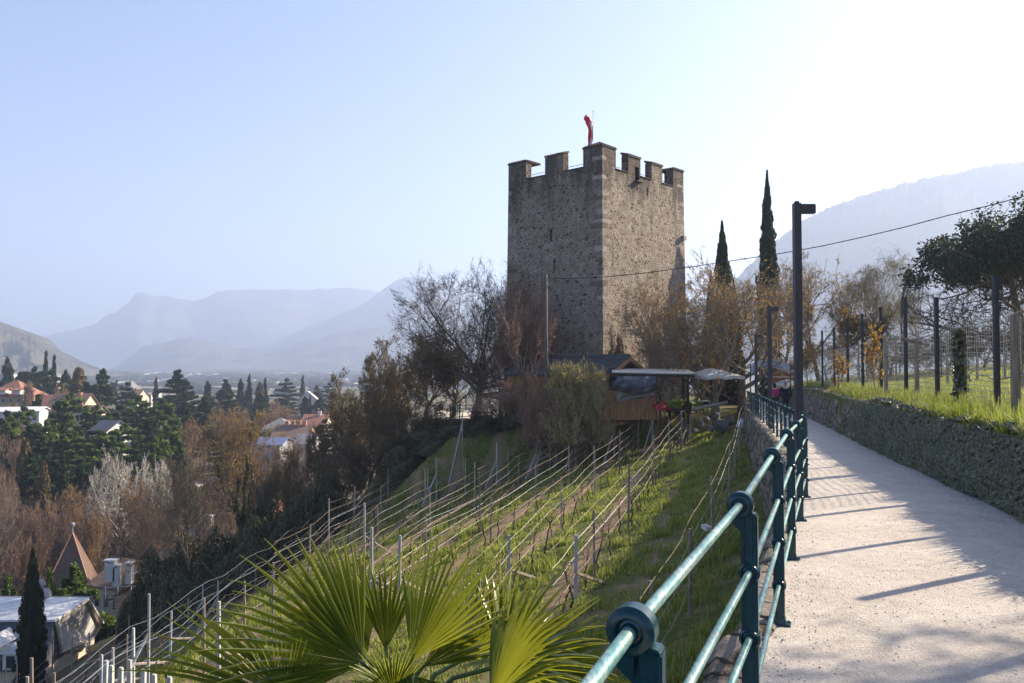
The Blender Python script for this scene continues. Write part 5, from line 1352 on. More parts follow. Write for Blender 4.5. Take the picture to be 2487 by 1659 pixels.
seated(1645, 46.4, "bald guest in a salmon pink shirt seated under the pergola", cloth_mat("salmon_shirt", (.55, .26, .22)), M_skin, 1.3)
seated(1625, 46.9, "guest in a pale pink top seated left of the bald guest", cloth_mat("pale_pink_top", (.60, .40, .34)), hg_, -1.2)
seated(1667, 46.9, "guest in a dark red top seated beside the pergola post", cloth_mat("dark_red_top", (.22, .03, .025)), hb_, 1.7)
# ================================================================== tree generators
def prisms(S, n=3, minr=0.0):
    """S: (k, 8) start xyz, end xyz, r0, r1 -> V, F of open n-sided prisms"""
    S = np.asarray(S, float); p0, p1 = S[:, 0:3], S[:, 3:6]; d = p1 - p0; d /= (np.linalg.norm(d, axis=1, keepdims=True) + 1e-9)
    ref = np.where(np.abs(d[:, 2:3]) < .9, [[0, 0, 1.0]], [[1.0, 0, 0]]); a = np.cross(d, ref); a /= (np.linalg.norm(a, axis=1, keepdims=True) + 1e-9); b = np.cross(d, a)
    t = np.arange(n) * 2 * math.pi / n; k = len(S)
    o = np.cos(t)[None, :, None] * a[:, None, :] + np.sin(t)[None, :, None] * b[:, None, :]
    V = np.concatenate([p0[:, None] + o * np.maximum(S[:, 6], minr)[:, None, None], p1[:, None] + o * np.maximum(S[:, 7], minr)[:, None, None]], 1).reshape(-1, 3)
    base = (np.arange(k) * 2 * n)[:, None, None]; j = np.arange(n)
    F = (base + np.stack([j, (j + 1) % n, n + (j + 1) % n, n + j], 1)[None]).reshape(-1, 4)
    return V, F
def skeleton(seed, H=10., trunk=.22, spread=1.0, r0=.22, levels=4, nb=(7, 6, 6, 5), ang=(48, 42, 40, 40), up=.25, wob=.14, ratio=.62, twigs=5, twig=.45, lean=(0, 0), droop=0.0, L0f=.62, r1=None):
    rg = np.random.default_rng(seed); S = []; tips = []
    L0 = H * L0f
    stack = [(np.zeros(3), np.array([lean[0], lean[1], 1.0]), L0, r0, 0)]
    while stack:
        p, d, L, r_, lv = stack.pop(); d = d / np.linalg.norm(d)
        ns = (8, 7, 5, 4, 3)[min(lv, 4)]; seg = L / ns; pts = [p]; ds = [d]; rr = [r_]
        for i in range(ns):
            u = up if lv > 0 else .08
            d = d + rg.normal(0, wob * (1 + .25 * lv), 3) + np.array([0, 0, u * (.35 + .5 * i / ns)]) - np.array([0, 0, droop * lv * .25 * (i / ns)])
            d /= np.linalg.norm(d); q = pts[-1] + d * seg; t = (i + 1) / ns; r2 = r_ * (1 - .62 * t)
            S.append((*pts[-1], *q, rr[-1], r2, lv)); pts.append(q); ds.append(d); rr.append(r2)
        if lv < levels:
            n = nb[lv]; st = trunk / L0f if lv == 0 else .22
            for k in range(n):
                t = st + (1 - st) * (k + rg.uniform(.1, .9)) / n; t = min(t, .98)
                i = min(int(t * ns), ns - 1); f = t * ns - i; q = pts[i] * (1 - f) + pts[i + 1] * f; rq = rr[i] * (1 - f) + rr[i + 1] * f
                az = rg.uniform(0, 2 * math.pi) if lv else k * 2.4 + rg.uniform(-.5, .5); A = R(ang[lv] + rg.normal(0, 9)) * spread
                ax = np.cross(ds[i + 1], [0, 0, 1.0]) if abs(ds[i + 1][2]) < .95 else np.array([1.0, 0, 0]); ax /= np.linalg.norm(ax) + 1e-9; bx = np.cross(ds[i + 1], ax)
                nd = ds[i + 1] * math.cos(A) + (ax * math.cos(az) + bx * math.sin(az)) * math.sin(A)
                stack.append((q, nd, L * (r1 if (r1 and lv == 0) else ratio) * (1.15 - (.15 if (r1 and lv == 0) else .45) * t) * rg.uniform(.8, 1.2) * (1.0 if lv else 1.12), rq * rg.uniform(.5, .68), lv + 1))
        else: tips.append(np.array(pts))
        if lv == levels - 1: tips.append(np.array(pts))
    S = np.array(S); T = []
    for a in tips:                   # fine twigs
        n = twigs; i = rg.integers(0, len(a) - 1, n); f = rg.random((n, 1)); q = a[i] * (1 - f) + a[i + 1] * f
        d = (a[-1] - a[0]); d = d / (np.linalg.norm(d) + 1e-9); dd = d + rg.normal(0, .65, (n, 3)) + np.array([0, 0, .25 - droop]); dd /= np.linalg.norm(dd, axis=1, keepdims=True)
        l = twig * rg.uniform(.5, 1.2, (n, 1)); m_ = q + dd * l * .5; e = m_ + (dd + rg.normal(0, .3, (n, 3)) + np.array([0, 0, -droop])) * l * .5
        T.append(np.concatenate([q, m_, np.full((n, 1), .008), np.full((n, 1), .006)], 1)); T.append(np.concatenate([m_, e, np.full((n, 1), .006), np.full((n, 1), .004)], 1))
    T = np.concatenate(T); return S, T
def normalise(S, T, H):
    z = max(T[:, 5].max(), S[:, 5].max()); k = H / z
    for A in (S, T): A[:, :6] *= k
    return S, T
TREES = {}
def bare_proto(key, bark, twigmat, dome=1.0, leaf=None, nleaf=0, lsize=.1, ivy=0, tscale=1.0, minr=.006, label_parts=None, **kw):
    """unit tree meshes: list of (part name, mesh); the crown width is stored for scaling"""
    H = kw.get('H', 10.); S, T = skeleton(**kw); S, T = normalise(S, T, H)
    T[:, 6:8] *= tscale
    if dome:                             # branch ends keep to one rounded crown
        ra = np.percentile(np.hypot(T[:, 3], T[:, 4]), 84); zc, ca = H * .55, H * .45; dr = np.random.default_rng(kw['seed'] + 5)
        for A in (S, T):
            for o in (0, 3):
                z = (A[:, o + 2] - zc) / np.where(A[:, o + 2] > zc, ca, ca * 1.15); rr = np.hypot(A[:, o], A[:, o + 1]) / ra; q = np.sqrt(z * z + rr * rr)
                lump = 1 + .10 * np.sin(3 * np.arctan2(A[:, o + 1], A[:, o]) + 4 * z + kw['seed']) + .06 * np.sin(7 * np.arctan2(A[:, o + 1], A[:, o]) + 9 * z)
                f = np.where(q > lump, lump / np.maximum(q, 1e-6) * (.97 + .06 * np.sin(A[:, o] * 40)), 1.0); up_ = A[:, o + 2] > zc * .6
                f = np.where(up_, f, 1.0); A[:, o] *= f; A[:, o + 1] *= f; A[:, o + 2] = zc + (A[:, o + 2] - zc) * f
    thick = S[S[:, 8] <= 1]; thin = S[S[:, 8] > 1]
    V, F = prisms(thick[:, :8], 7); parts = [("trunk", mesh_from("trunk", V, [F], bark, True))]
    V1, F1 = prisms(thin[:, :8], 4, minr * 1.3); V2_, F2 = prisms(T[:, :8], 3, minr)
    crown = mesh_from("crown", np.concatenate([V1, V2_]), [np.concatenate([F1, F2 + len(V1)])], twigmat); parts.append(("crown", crown))
    rg = np.random.default_rng(kw['seed'] + 900)
    if leaf is not None and nleaf:
        e = T[rg.integers(0, len(T), nleaf)]; f = rg.random((nleaf, 1)); c = e[:, 0:3] * (1 - f) + e[:, 3:6] * f + rg.normal(0, .03, (nleaf, 3))
        V, F = quad_leaves(c, rg.normal(0, 1, (nleaf, 3)), lsize * rg.uniform(.5, 1.3, nleaf), rg, 1.5); me = mesh_from("leaves", V, [F], leaf); rnd_attr(me, 3); parts.append(("leaves", me))
    if ivy:
        tr = thick[thick[:, 2] < H * .62]; e = tr[rg.integers(0, len(tr), ivy)]; f = rg.random((ivy, 1)); c = e[:, 0:3] * (1 - f) + e[:, 3:6] * f; nn = rg.normal(0, 1, (ivy, 3)); nn /= np.linalg.norm(nn, axis=1, keepdims=True)
        c = c + nn * (e[:, 6:7] * 1.2 + .22 * rg.random((ivy, 1)) ** .5); V, F = quad_leaves(c, nn + rg.normal(0, .4, (ivy, 3)), .13 * rg.uniform(.6, 1.3, ivy), rg, 1.2); me = mesh_from("ivy", V, [F], M_ivy2); rnd_attr(me, 4); parts.append(("ivy", me))
    ext = np.percentile(np.hypot(T[:, 3], T[:, 4]), 95)
    TREES[key] = (parts, H, ext * 2)
def tree(key, x, ytop, wpx, Y, label, name="bare_tree", cat="tree", group=None, rz=None, base=None, xb=None, sink=.15, hmin=1.0):
    parts, H, W = TREES[key]; X = PX(x, Y); g = gz(X, Y) - sink if base is None else base
    h = max(PZ(ytop, Y) - g, hmin); w = wpx / FPX * Y
    random.seed(int(x * 7 + ytop * 13)); rz = random.uniform(0, 6.28) if rz is None else rz
    r = thing(name, label, cat, (X, Y, g), rz, group, scale=(w / W, w / W, h / H))
    for nm, me in parts: link(nm, me, r)
    return r
def tree_at(key, X, Y, h, w, label, name, cat, group=None, rz=0):
    parts, H, W = TREES[key]; r = thing(name, label, cat, (X, Y, gz(X, Y) - .15), rz, group, scale=(w / W, w / W, h / H))
    for nm, me in parts: link(nm, me, r)
    return r
def bark(name, c0, c1, c2): return mat_noise(name, [(.3, c0), (.55, c1), (.8, c2)], 9, .95, .6, .03, stretch=(1, 1, .35), perobj=.25, spec=.15)
B_dark = bark("dark_bark", (.075, .056, .040), (.165, .128, .094), (.29, .23, .17))
B_grey = bark("grey_bark", (.11, .09, .07), (.24, .20, .155), (.38, .32, .25))
B_white = bark("pale_plane_bark", (.30, .27, .22), (.50, .46, .40), (.65, .62, .55))
B_brown = bark("red_brown_twigs", (.11, .07, .048), (.22, .145, .10), (.34, .24, .17))
B_twig = bark("dull_twigs", (.10, .072, .055), (.20, .15, .12), (.32, .25, .20))
B_redtwig = bark("reddish_lit_twigs", (.17, .10, .075), (.33, .21, .155), (.50, .36, .28))
B_pale = bark("pale_twigs", (.20, .16, .10), (.34, .28, .18), (.45, .38, .26))
M_ivy2 = mat_noise("tree_ivy", [(.2, (.012, .03, .010)), (.6, (.03, .06, .016)), (.9, (.07, .11, .025))], 1.5, .5, spec=.5, perface=True, transl=((.12, .22, .02), .5, .2))
L_ochre = mat_noise("ochre_buds", [(.2, (.14, .085, .025)), (.5, (.28, .17, .05)), (.8, (.42, .28, .09))], 1, .7, perface=True, perobj=.2, transl=((.60, .38, .08), .5, .4))
L_olive = mat_noise("olive_leaves", [(.2, (.065, .055, .02)), (.5, (.15, .125, .04)), (.8, (.28, .20, .06))], 1, .7, perface=True, perobj=.3, transl=((.28, .22, .04), .5, .3))
L_yell = mat_noise("fresh_yellow_leaves", [(.2, (.18, .17, .03)), (.5, (.36, .32, .06)), (.8, (.55, .46, .10))], 1, .6, perface=True, transl=((.6, .55, .08), .5, .45))
L_birch = mat_noise("birch_catkins", [(.3, (.22, .20, .09)), (.7, (.42, .38, .20))], 1, .7, perface=True, transl=((.6, .5, .2), .4, .3))
G_cedar = mat_noise("cedar_needles", [(.15, (.010, .022, .010)), (.45, (.024, .048, .018)), (.7, (.05, .085, .025)), (.9, (.09, .12, .035))], .25, .7, perface=True, perobj=.35, spec=.2, transl=((.16, .22, .04), .5, .12))
G_fresh = mat_noise("bright_cedar_needles", [(.15, (.02, .045, .012)), (.5, (.06, .11, .022)), (.85, (.16, .20, .04))], .4, .7, perface=True, spec=.2, transl=((.3, .36, .05), .5, .25))
G_dark = mat_noise("cypress_foliage", [(.15, (.008, .014, .008)), (.5, (.018, .030, .014)), (.8, (.045, .05, .022)), (.95, (.10, .075, .03))], .5, .8, perface=True, perobj=.2, spec=.15, transl=((.08, .09, .02), .5, .08))
G_brown = mat_noise("brownish_conifer", [(.2, (.03, .028, .012)), (.5, (.07, .055, .02)), (.8, (.14, .10, .035))], .3, .8, perface=True, spec=.15)
G_pine = mat_noise("pine_needles", [(.15, (.008, .022, .010)), (.5, (.020, .045, .018)), (.85, (.045, .075, .025))], .6, .6, perface=True, spec=.3, transl=((.08, .14, .02), .5, .12))

# deciduous prototypes
bare_proto('big', B_dark, B_dark, leaf=L_olive, nleaf=2500, lsize=.07, seed=3, H=12, L0f=.42, r1=1.15, trunk=.2, spread=1.3, r0=.34, nb=(11, 7, 6, 4), ang=(52, 38, 38, 38), twigs=5, twig=.5, up=.20, ratio=.68, lean=(-.15, 0))
bare_proto('big2', B_grey, B_grey, leaf=L_ochre, nleaf=4500, lsize=.08, seed=8, H=10, L0f=.42, r1=1.15, trunk=.2, spread=1.2, r0=.34, nb=(7, 6, 5, 3), ang=(50, 38, 38, 38), twigs=4, twig=.5, up=.20, ratio=.68, lean=(.12, 0))
bare_proto('ochre', B_grey, B_grey, leaf=L_ochre, nleaf=4500, lsize=.075, seed=12, H=9, L0f=.42, r1=1.15, trunk=.2, spread=1.15, r0=.24, nb=(7, 6, 5, 3), ang=(48, 38, 38, 38), twigs=4, twig=.42, up=.22, ratio=.66)
bare_proto('ivytree', B_dark, B_dark, leaf=L_ochre, nleaf=9000, lsize=.11, ivy=9000, seed=17, H=15, L0f=.42, r1=1.15, trunk=.2, spread=.95, r0=.45, nb=(8, 7, 5, 4), twigs=4, twig=.7, up=.25, minr=.010)
bare_proto('darkbare', B_dark, B_dark, seed=23, H=12, L0f=.42, r1=1.15, trunk=.2, spread=1.1, r0=.30, nb=(8, 6, 5, 4), twigs=5, twig=.7, up=.12, minr=.009, dome=0)
bare_proto('olive', B_dark, B_brown, leaf=L_olive, nleaf=6000, lsize=.11, seed=31, H=9, L0f=.42, r1=1.15, trunk=.2, spread=.9, r0=.2, nb=(8, 6, 5, 3), twigs=5, twig=.5, up=.3, minr=.008)
bare_proto('olive2', B_dark, B_dark, leaf=L_olive, nleaf=3500, lsize=.10, seed=36, H=9, L0f=.42, r1=1.15, trunk=.2, spread=1.0, r0=.2, nb=(8, 6, 5, 3), twigs=5, twig=.5, up=.3, minr=.008)
bare_proto('brown', B_grey, B_redtwig, leaf=L_ochre, nleaf=1200, lsize=.05, seed=41, H=6, L0f=.4, r1=1.2, trunk=.1, spread=1.0, r0=.12, nb=(9, 6, 5, 4), twigs=4, twig=.4, up=.3, minr=.006, dome=0)
bare_proto('shrub', B_brown, B_pale, leaf=L_yell, nleaf=4800, lsize=.075, seed=45, H=4, trunk=.02, spread=1.1, r0=.07, nb=(10, 7, 5, 4), twigs=4, twig=.3, up=.3, minr=.006, dome=0)
bare_proto('white', B_white, B_white, seed=52, H=16, L0f=.42, r1=1.15, trunk=.2, spread=1.0, r0=.42, nb=(8, 5, 4, 3), twigs=3, twig=.9, up=.35, minr=.022)
bare_proto('park', B_brown, B_brown, seed=57, H=14, L0f=.42, r1=1.15, trunk=.2, spread=1.1, r0=.26, levels=3, nb=(8, 6, 5, 4), twigs=5, twig=1.3, up=.25, minr=.022)
bare_proto('park2', B_grey, B_brown, leaf=L_ochre, nleaf=1800, lsize=.26, seed=59, H=14, L0f=.42, r1=1.15, trunk=.2, spread=1.05, r0=.26, levels=3, nb=(8, 6, 5, 4), twigs=5, twig=1.3, up=.28, minr=.022)
bare_proto('upright', B_pale, B_brown, seed=63, H=16, trunk=.12, spread=.45, r0=.3, levels=3, nb=(12, 7, 5, 4), twigs=7, twig=1.6, up=.7, minr=.03, dome=0)
bare_proto('birch', B_grey, B_pale, leaf=L_birch, nleaf=2600, lsize=.07, seed=66, H=10, trunk=.2, spread=.95, r0=.14, nb=(8, 5, 4, 3), twigs=4, twig=1.0, up=.28, droop=.85, minr=.006, dome=0)
bare_proto('sapling', B_brown, B_brown, leaf=L_ochre, nleaf=420, lsize=.10, seed=83, H=2.6, trunk=.1, spread=.7, r0=.03, levels=2, nb=(7, 5, 4), twigs=3, twig=.3, up=.4, minr=.004, dome=0)
bare_proto('gnarly', B_dark, B_dark, leaf=L_ochre, nleaf=3500, lsize=.1, seed=71, H=5, trunk=.25, spread=1.3, r0=.16, nb=(7, 6, 5, 3), twigs=4, twig=.3, up=.12, wob=.25, dome=0)

# evergreen prototypes
def needles(name, C_, N_, size, mat, rg, aspect=2.2, seed=0):
    V, F = quad_leaves(C_, N_, size, rg, aspect); me = mesh_from(name, V, [F], mat); rnd_attr(me, seed); return me
def cedar_proto(key, seed, H=18., W=13., layers=11, mat=None, top=.5, nq=15000, base=.18, conic=.75, size=.55, flat=.16):
    rg = np.random.default_rng(seed); S = []; C_ = []; nb = 0
    for k in range(9): S.append((0, 0, H * .96 * k / 9, 0, 0, H * .96 * (k + 1) / 9, .36 * (1 - k / 9.5), .36 * (1 - (k + 1) / 9.5)))
    for l in range(layers):
        t = l / (layers - 1); z = H * (base + (.97 - base) * t); Rl = W / 2 * ((1 - t) ** conic * .92 + .10) * rg.uniform(.72, 1.12)
        n = int(rg.integers(4, 8))
        for b_ in range(n):
            az = rg.uniform(0, 2 * math.pi); L = Rl * rg.uniform(.55, 1.1); dr = rg.uniform(-.04, .22)
            p0 = np.array([0, 0, z + rg.uniform(-.4, .4)]); d = np.array([math.cos(az), math.sin(az), dr]); p1 = p0 + d * L * .55; p2 = p0 + d * L + np.array([0, 0, -.05 * L])
            S.append((*p0, *p1, .10, .06)); S.append((*p1, *p2, .06, .02))
            m_ = int(nq / layers / n * (.4 + 1.2 * (L / (W / 2)))); f = rg.random(m_) ** .6 * .92 + .08
            w = .34 * L * (1 - .35 * f) * (f ** .4)
            side = np.array([-d[1], d[0], 0]); q = p0 + d * L * f[:, None] + side * (rg.normal(0, .42, m_) * w)[:, None]; q[:, 2] += rg.normal(0, flat * 1.2, m_) - .10 * np.abs(rg.normal(0, 1, m_)) * f
            C_.append(q)
    C_ = np.concatenate(C_); N_ = rg.normal(0, .55, C_.shape) + np.array([0, 0, 1.0])
    V, F = prisms(np.array(S), 5); tr = mesh_from("trunk", V, [F], B_dark, True)
    cr = needles("crown", C_, N_, size * rg.uniform(.5, 1.2, len(C_)), mat or G_cedar, rg, 1.8, seed)
    TREES[key] = ([("trunk", tr), ("crown", cr)], H, W)
def cone_proto(key, seed, H=18., W=6., mat=None, n=9000, size=.5, power=.8, rough=.35, base=.06, bul=1.0):
    rg = np.random.default_rng(seed); t = rg.random(n) ** 1.15; az = rg.uniform(0, 2 * math.pi, n); z = H * (base + (1 - base) * t)
    lump = 1 - rough * (vnoise(az * 2.2 + seed, t * 14) + .6 * vnoise(az * 5 + seed, t * 30) - .3)
    rad = W / 2 * ((1 - t) ** power) * lump * (1 - .35 * rg.random(n) ** 2) * np.where(t < .1, .7 + t * 3, 1.0) * bul
    C_ = np.stack([rad * np.cos(az), rad * np.sin(az), z + rg.normal(0, .1, n)], 1); N_ = np.stack([np.cos(az), np.sin(az), np.full(n, .5)], 1) + rg.normal(0, .6, (n, 3))
    S = [(0, 0, H * .94 * k / 6, 0, 0, H * .94 * (k + 1) / 6, .3 * (1 - k / 6.3), .3 * (1 - (k + 1) / 6.3)) for k in range(6)]
    V, F = prisms(np.array(S), 6); tr = mesh_from("trunk", V, [F], B_dark, True)
    TREES[key] = ([("trunk", tr), ("crown", needles("crown", C_, N_, size * rg.uniform(.5, 1.2, n), mat or G_cedar, rg, 2.0, seed))], H, W)
cedar_proto('cedar1', 1, layers=11); cedar_proto('cedar2', 2, layers=9, W=15, conic=.6, mat=G_cedar); cedar_proto('cedar3', 3, layers=13, W=11, conic=.85)
cedar_proto('cedarflat', 4, H=16, W=18, layers=8, conic=.38, base=.35, nq=14000); cedar_proto('cedarbright', 5, H=10, W=11, layers=9, conic=.55, mat=G_fresh, base=.1, nq=14000, size=.38, flat=.22)
cedar_proto('cedargreen', 6, H=16, W=15, layers=10, conic=.55, mat=G_fresh, nq=14000)
cedar_proto('spruce', 7, H=18, W=6.5, layers=17, conic=.95, base=.1, nq=9000, size=.45, flat=.3); cedar_proto('spruce2', 9, H=18, W=9, layers=15, conic=.6, base=.1, nq=12000, size=.5, flat=.4); cone_proto('browncone', 10, H=16, W=8, mat=G_brown, power=.5, rough=.5, n=10000)
def cypress_proto(key, seed, H, W, n, size, mat=G_dark, wisp=.25):
    rg = np.random.default_rng(seed); t = rg.random(n); az = rg.uniform(0, 2 * math.pi, n)
    prof = np.interp(t, [0, .05, .15, .45, .7, .85, .95, 1], [.55, .8, 1, .92, .60, .34, .12, .03])
    lump = .62 + .65 * vnoise(az * 1.6 + seed * 3, t * 26) + .5 * (vnoise(az * 4 + seed, t * 80) - .5)
    rad = W / 2 * prof * lump * (1 - .45 * rg.random(n) ** 2)
    C_ = np.stack([rad * np.cos(az), rad * np.sin(az), H * t], 1); N_ = np.stack([np.cos(az), np.sin(az), np.full(n, .15)], 1) + rg.normal(0, .45, (n, 3))
    V, F = quad_leaves(C_, N_, size, rg, 1.0)
    # stretch each sprig upwards
    k = V.reshape(n, 4, 3); c = k.mean(1, keepdims=True); d = k - c; d[:, :, 2] *= 2.6; V = (c + d * rg.uniform(.5, 1.2, (n, 1, 1))).reshape(-1, 3)
    me = mesh_from("crown", V, [F], mat); rnd_attr(me, seed)
    S = [(0, 0, H * .9 * q / 6 - .3, 0, 0, H * .9 * (q + 1) / 6, .2 * (1 - q / 6.3), .2 * (1 - (q + 1) / 6.3)) for q in range(6)]
    V, F = prisms(np.array(S), 6); TREES[key] = ([("trunk", mesh_from("trunk", V, [F], B_dark, True)), ("crown", me)], H, W)
cypress_proto('cypress', 1, 16., 2.0, 15000, .16); cypress_proto('cypress2', 2, 12., 2.2, 13000, .15); cypress_proto('cypress3', 3, 9., 1.7, 9000, .16)

# ================================================================== trees near the tower
tree('big', 1150, 600, 470, 57, "large dark bare tree with wide fine crown left of the tower", rz=2.6)
tree('big', 1212, 640, 230, 55.5, "second dark bare tree with ivied trunk touching the tower's left edge", rz=.4)
tree('brown', 1262, 655, 215, 52.5, "red-brown twiggy tree in front of the tower's shaded wall", rz=1)
tree('brown', 1218, 735, 150, 53.5, "smaller tree with a fresh yellow shoot left of the red-brown one", rz=2.2)
tree('shrub', 1390, 860, 120, 45.6, "twiggy shrub with yellow-green leaves hiding the left half of the hut", "shrub", "shrub", rz=.3)
tree('brown', 1300, 885, 190, 46.8, "reddish twiggy shrub left of the yellow-green one below the tower", "shrub", "shrub", rz=1.7)
tree('shrub', 1440, 880, 80, 45.3, "small yellow-leaved shrub in front of the hut's eave", "shrub", "shrub", rz=2.7)
tree('brown', 1345, 930, 200, 46.4, "dense dark undergrowth bush under the yellow shrubs", "shrub", "shrub", rz=2.7)
tree('brown', 1225, 915, 190, 49.6, "tall reddish undergrowth bush covering the hut's left end", "shrub", "shrub", rz=3.1)
tree('olive2', 1230, 975, 170, 50, "dark bush at the foot of the ivied tree trunks", "shrub", "shrub", rz=.7)
sl = [(1100, 800, 170, 61, 'olive2', "dark olive tree directly left of the big bare tree's crown"), (1030, 765, 190, 63, 'olive', "tall dark tree with olive leaves below the middle mountain"), (965, 790, 170, 65, 'olive2', "dark slope tree under the big bare tree's left limbs"),
      (915, 832, 150, 66, 'olive', "brown-olive tree standing out against the mountain, left on the ridge"), (862, 862, 130, 68, 'olive2', "outermost slope tree with fine bare top against the valley"), (900, 930, 190, 60, 'olive', "wide olive-brown tree in the middle of the dark slope"),
      (820, 960, 150, 66, 'olive2', "dark bush tree at the left end of the slope wood"), (1010, 930, 190, 56, 'olive2', "shadowy tree below the terrace wall's left end"), (780, 1030, 150, 64, 'darkbare', "bare slanting tree before the townhouses"), (845, 1060, 160, 56, 'olive2', "dark shrubby tree above the top vineyard row"),
      (940, 1010, 190, 55, 'olive2', "thicket tree on the dark slope over the vineyard"), (1060, 1030, 170, 53, 'olive2', "low dark tree just under the terrace wall"), (715, 1060, 130, 66, 'darkbare', "thin bare tree right of the ivied giant"), (665, 1120, 130, 64, 'darkbare', "small bare tree at the ivied giant's foot"),
      (760, 1120, 150, 57, 'olive2', "dark bush by the left end of the sunny vineyard"), (1130, 1010, 120, 54, 'olive2', "dark ivy-green bush below the big tree's base")]
for x, yt, w, Y, k, lb in sl: tree(k, x, yt, w, Y, lb, "slope_tree", "tree", "trees of the dark slope wood")
tree('ivytree', 590, 955, 215, 72, "tall tree with ivy-clad trunk and orange-tinted crown above the dark slope", rz=1.2)
tree('darkbare', 470, 1050, 210, 64, "dark bare tree with flat spreading limbs left of the ivied tree", rz=.5)
tree('darkbare', 400, 1110, 160, 80, "finer dark bare tree behind the flat-limbed one", rz=2.5)
tree('white', 296, 1068, 150, 118, "pale-barked bare plane tree standing out white in the park", "plane_tree", rz=1)
tree('white', 375, 1085, 100, 128, "slighter pale tree right of the white plane tree", "plane_tree", rz=2)
# right of the tower
tree('big2', 1802, 585, 350, 50.2, "bare tree with forked trunk and ochre buds between tower and lamp", rz=.2)
tree('big2', 1740, 640, 300, 48.2, "leaning bare tree with curved limb beside the parasol", rz=3.5)
tree('ochre', 1640, 630, 260, 50.5, "budding tree in front of the tower's sunlit right edge", rz=.6)
tree('ochre', 1605, 745, 140, 49.2, "low brown budding tree rising over the pergola roof", rz=2.6)
tree('olive', 1505, 778, 80, 51.0, "small grey-green shrub tree against the sunlit tower wall", "shrub", "shrub", rz=1)
tree('ochre', 1990, 595, 260, 60, "ochre budding tree just right of the near lamp post", rz=1.4)
tree('ochre', 1900, 650, 150, 62, "ochre tree filling the gap left of the near lamp post", rz=4.4)
tree('birch', 2110, 592, 230, 60, "weeping birch with pale drooping twigs against the blue mountain", "birch", rz=.4)
tree('birch', 2185, 680, 130, 66, "smaller weeping tree right of the birch", "birch", rz=2)
tree('gnarly', 2110, 735, 150, 44, "gnarled dark fruit tree in front of the birch", "fruit_tree", rz=.8)
tree('ochre', 2060, 668, 110, 57, "narrow ochre tree between the near lamp and the birch", rz=2.2)
tree('cypress', 1867, 418, 56, 66.5, "tallest slender cypress, ragged spire left of the near lamp post", "cypress")
tree('cypress2', 1756, 540, 64, 61.9, "shorter pointed cypress between the tower and the tallest one", "cypress")
tree('cypress3', 1728, 660, 44, 62, "small cypress shoulder left of the shorter pointed one", "cypress")
tree('cypress3', 1783, 680, 40, 61, "small cypress shoulder right of the shorter pointed one", "cypress")
tree('olive2', 1700, 790, 130, 55, "dark shrub tree under the shorter cypress", "shrub", "shrub")
tree('ochre', 1690, 800, 150, 52, "twiggy bush behind the square parasol", "shrub", "shrub")
tree('olive', 1962, 820, 60, 49, "ivy-dark trunk and bush at the far end of the hillside wall", "shrub", "shrub")
tree('olive2', 2010, 800, 110, 52, "dark bush behind the far end of the netting", "shrub", "shrub")
tree('ochre', 2160, 800, 150, 50, "low ochre bush behind the netting under the birch", "shrub", "shrub")
tree('brown', 1925, 860, 80, 62, "brown bush behind the kiosk", "shrub", "shrub")
tree('sapling', 2130, 778, 60, 22.6, "leafy shrub with ochre leaves growing up through the netting fence", "shrub", "shrub")
tree('sapling', 2030, 850, 60, 30, "small climbing shrub on the far netting", "shrub", "shrub")
for i, (x, yt, w, Y) in enumerate([(2300, 790, 140, 48), (2390, 770, 150, 46), (2480, 760, 160, 44), (2230, 830, 120, 52)]):
    tree('olive', x, yt, w, Y, f"low olive bush on the hill crest behind the netting, {ordn(i)} in the row", "shrub", "shrub", "bushes on the hill crest", hmin=1.2)
# umbrella pine with long low limbs
def pine():
    rg = np.random.default_rng(77); Y = 47; X = PX(2500, Y); g = gz(X, Y) - .2
    r = thing("stone_pine", "broad dark umbrella pine with many bare limbs leaning in at the right edge", "pine tree", (X, Y, g))
    S, T = skeleton(seed=78, H=10.4, trunk=.10, spread=1.28, r0=.34, nb=(11, 8, 6, 4), ang=(62, 40, 38, 36), up=.13, wob=.10, ratio=.72, twigs=4, twig=.4); S, T = normalise(S, T, 10.4)
    k = 6.9 / np.percentile(np.hypot(T[:, 3], T[:, 4]), 96)
    for A in (S, T):
        A[:, [0, 1, 3, 4]] *= k
        for o in (0, 3):               # branch ends gather under one umbrella-shaped shell
            zc = np.clip((A[:, o + 2] - 3.4) / 7.0, -1, 1); z2 = np.where(zc > 0, zc, zc * .55); rm = 6.7 * np.sqrt(np.maximum(1 - z2 ** 2, .02)); rr_ = np.hypot(A[:, o], A[:, o + 1]) + 1e-6; f_ = np.minimum(1, rm / rr_)
            A[:, o] *= f_; A[:, o + 1] *= f_
    th = S[S[:, 8] <= 1]; tn = S[S[:, 8] > 1]
    V, F = prisms(th[:, :8], 7); link("trunk", mesh_from("trunk", V, [F], B_dark, True), r)
    V1, F1 = prisms(tn[:, :8], 4, .012); V2_, F2 = prisms(T, 3, .008); link("branches", mesh_from("branches", np.concatenate([V1, V2_]), [np.concatenate([F1, F2 + len(V1)])], B_dark), r)
    # needle clumps sit on the upper shell of the crown
    e = T[:, 3:6]; rr = np.hypot(e[:, 0], e[:, 1]); shell = (e[:, 2] > 5.2) & (e[:, 2] > (10.4 * np.sqrt(np.clip(1 - (rr / 8.0) ** 2, 0, 1)) * .60))
    c = e[shell]; c = c[rg.permutation(len(c))[:1700]]; n = 22
    q = np.repeat(c, n, 0) + rg.normal(0, .23, (len(c) * n, 3)) * [1, 1, .8]
    me = needles("crown", q, rg.normal(0, 1, q.shape) + [0, 0, .6], .15 * rg.uniform(.5, 1.2, len(q)), G_pine, rg, 1.6, 5); link("crown", me, r)
pine()
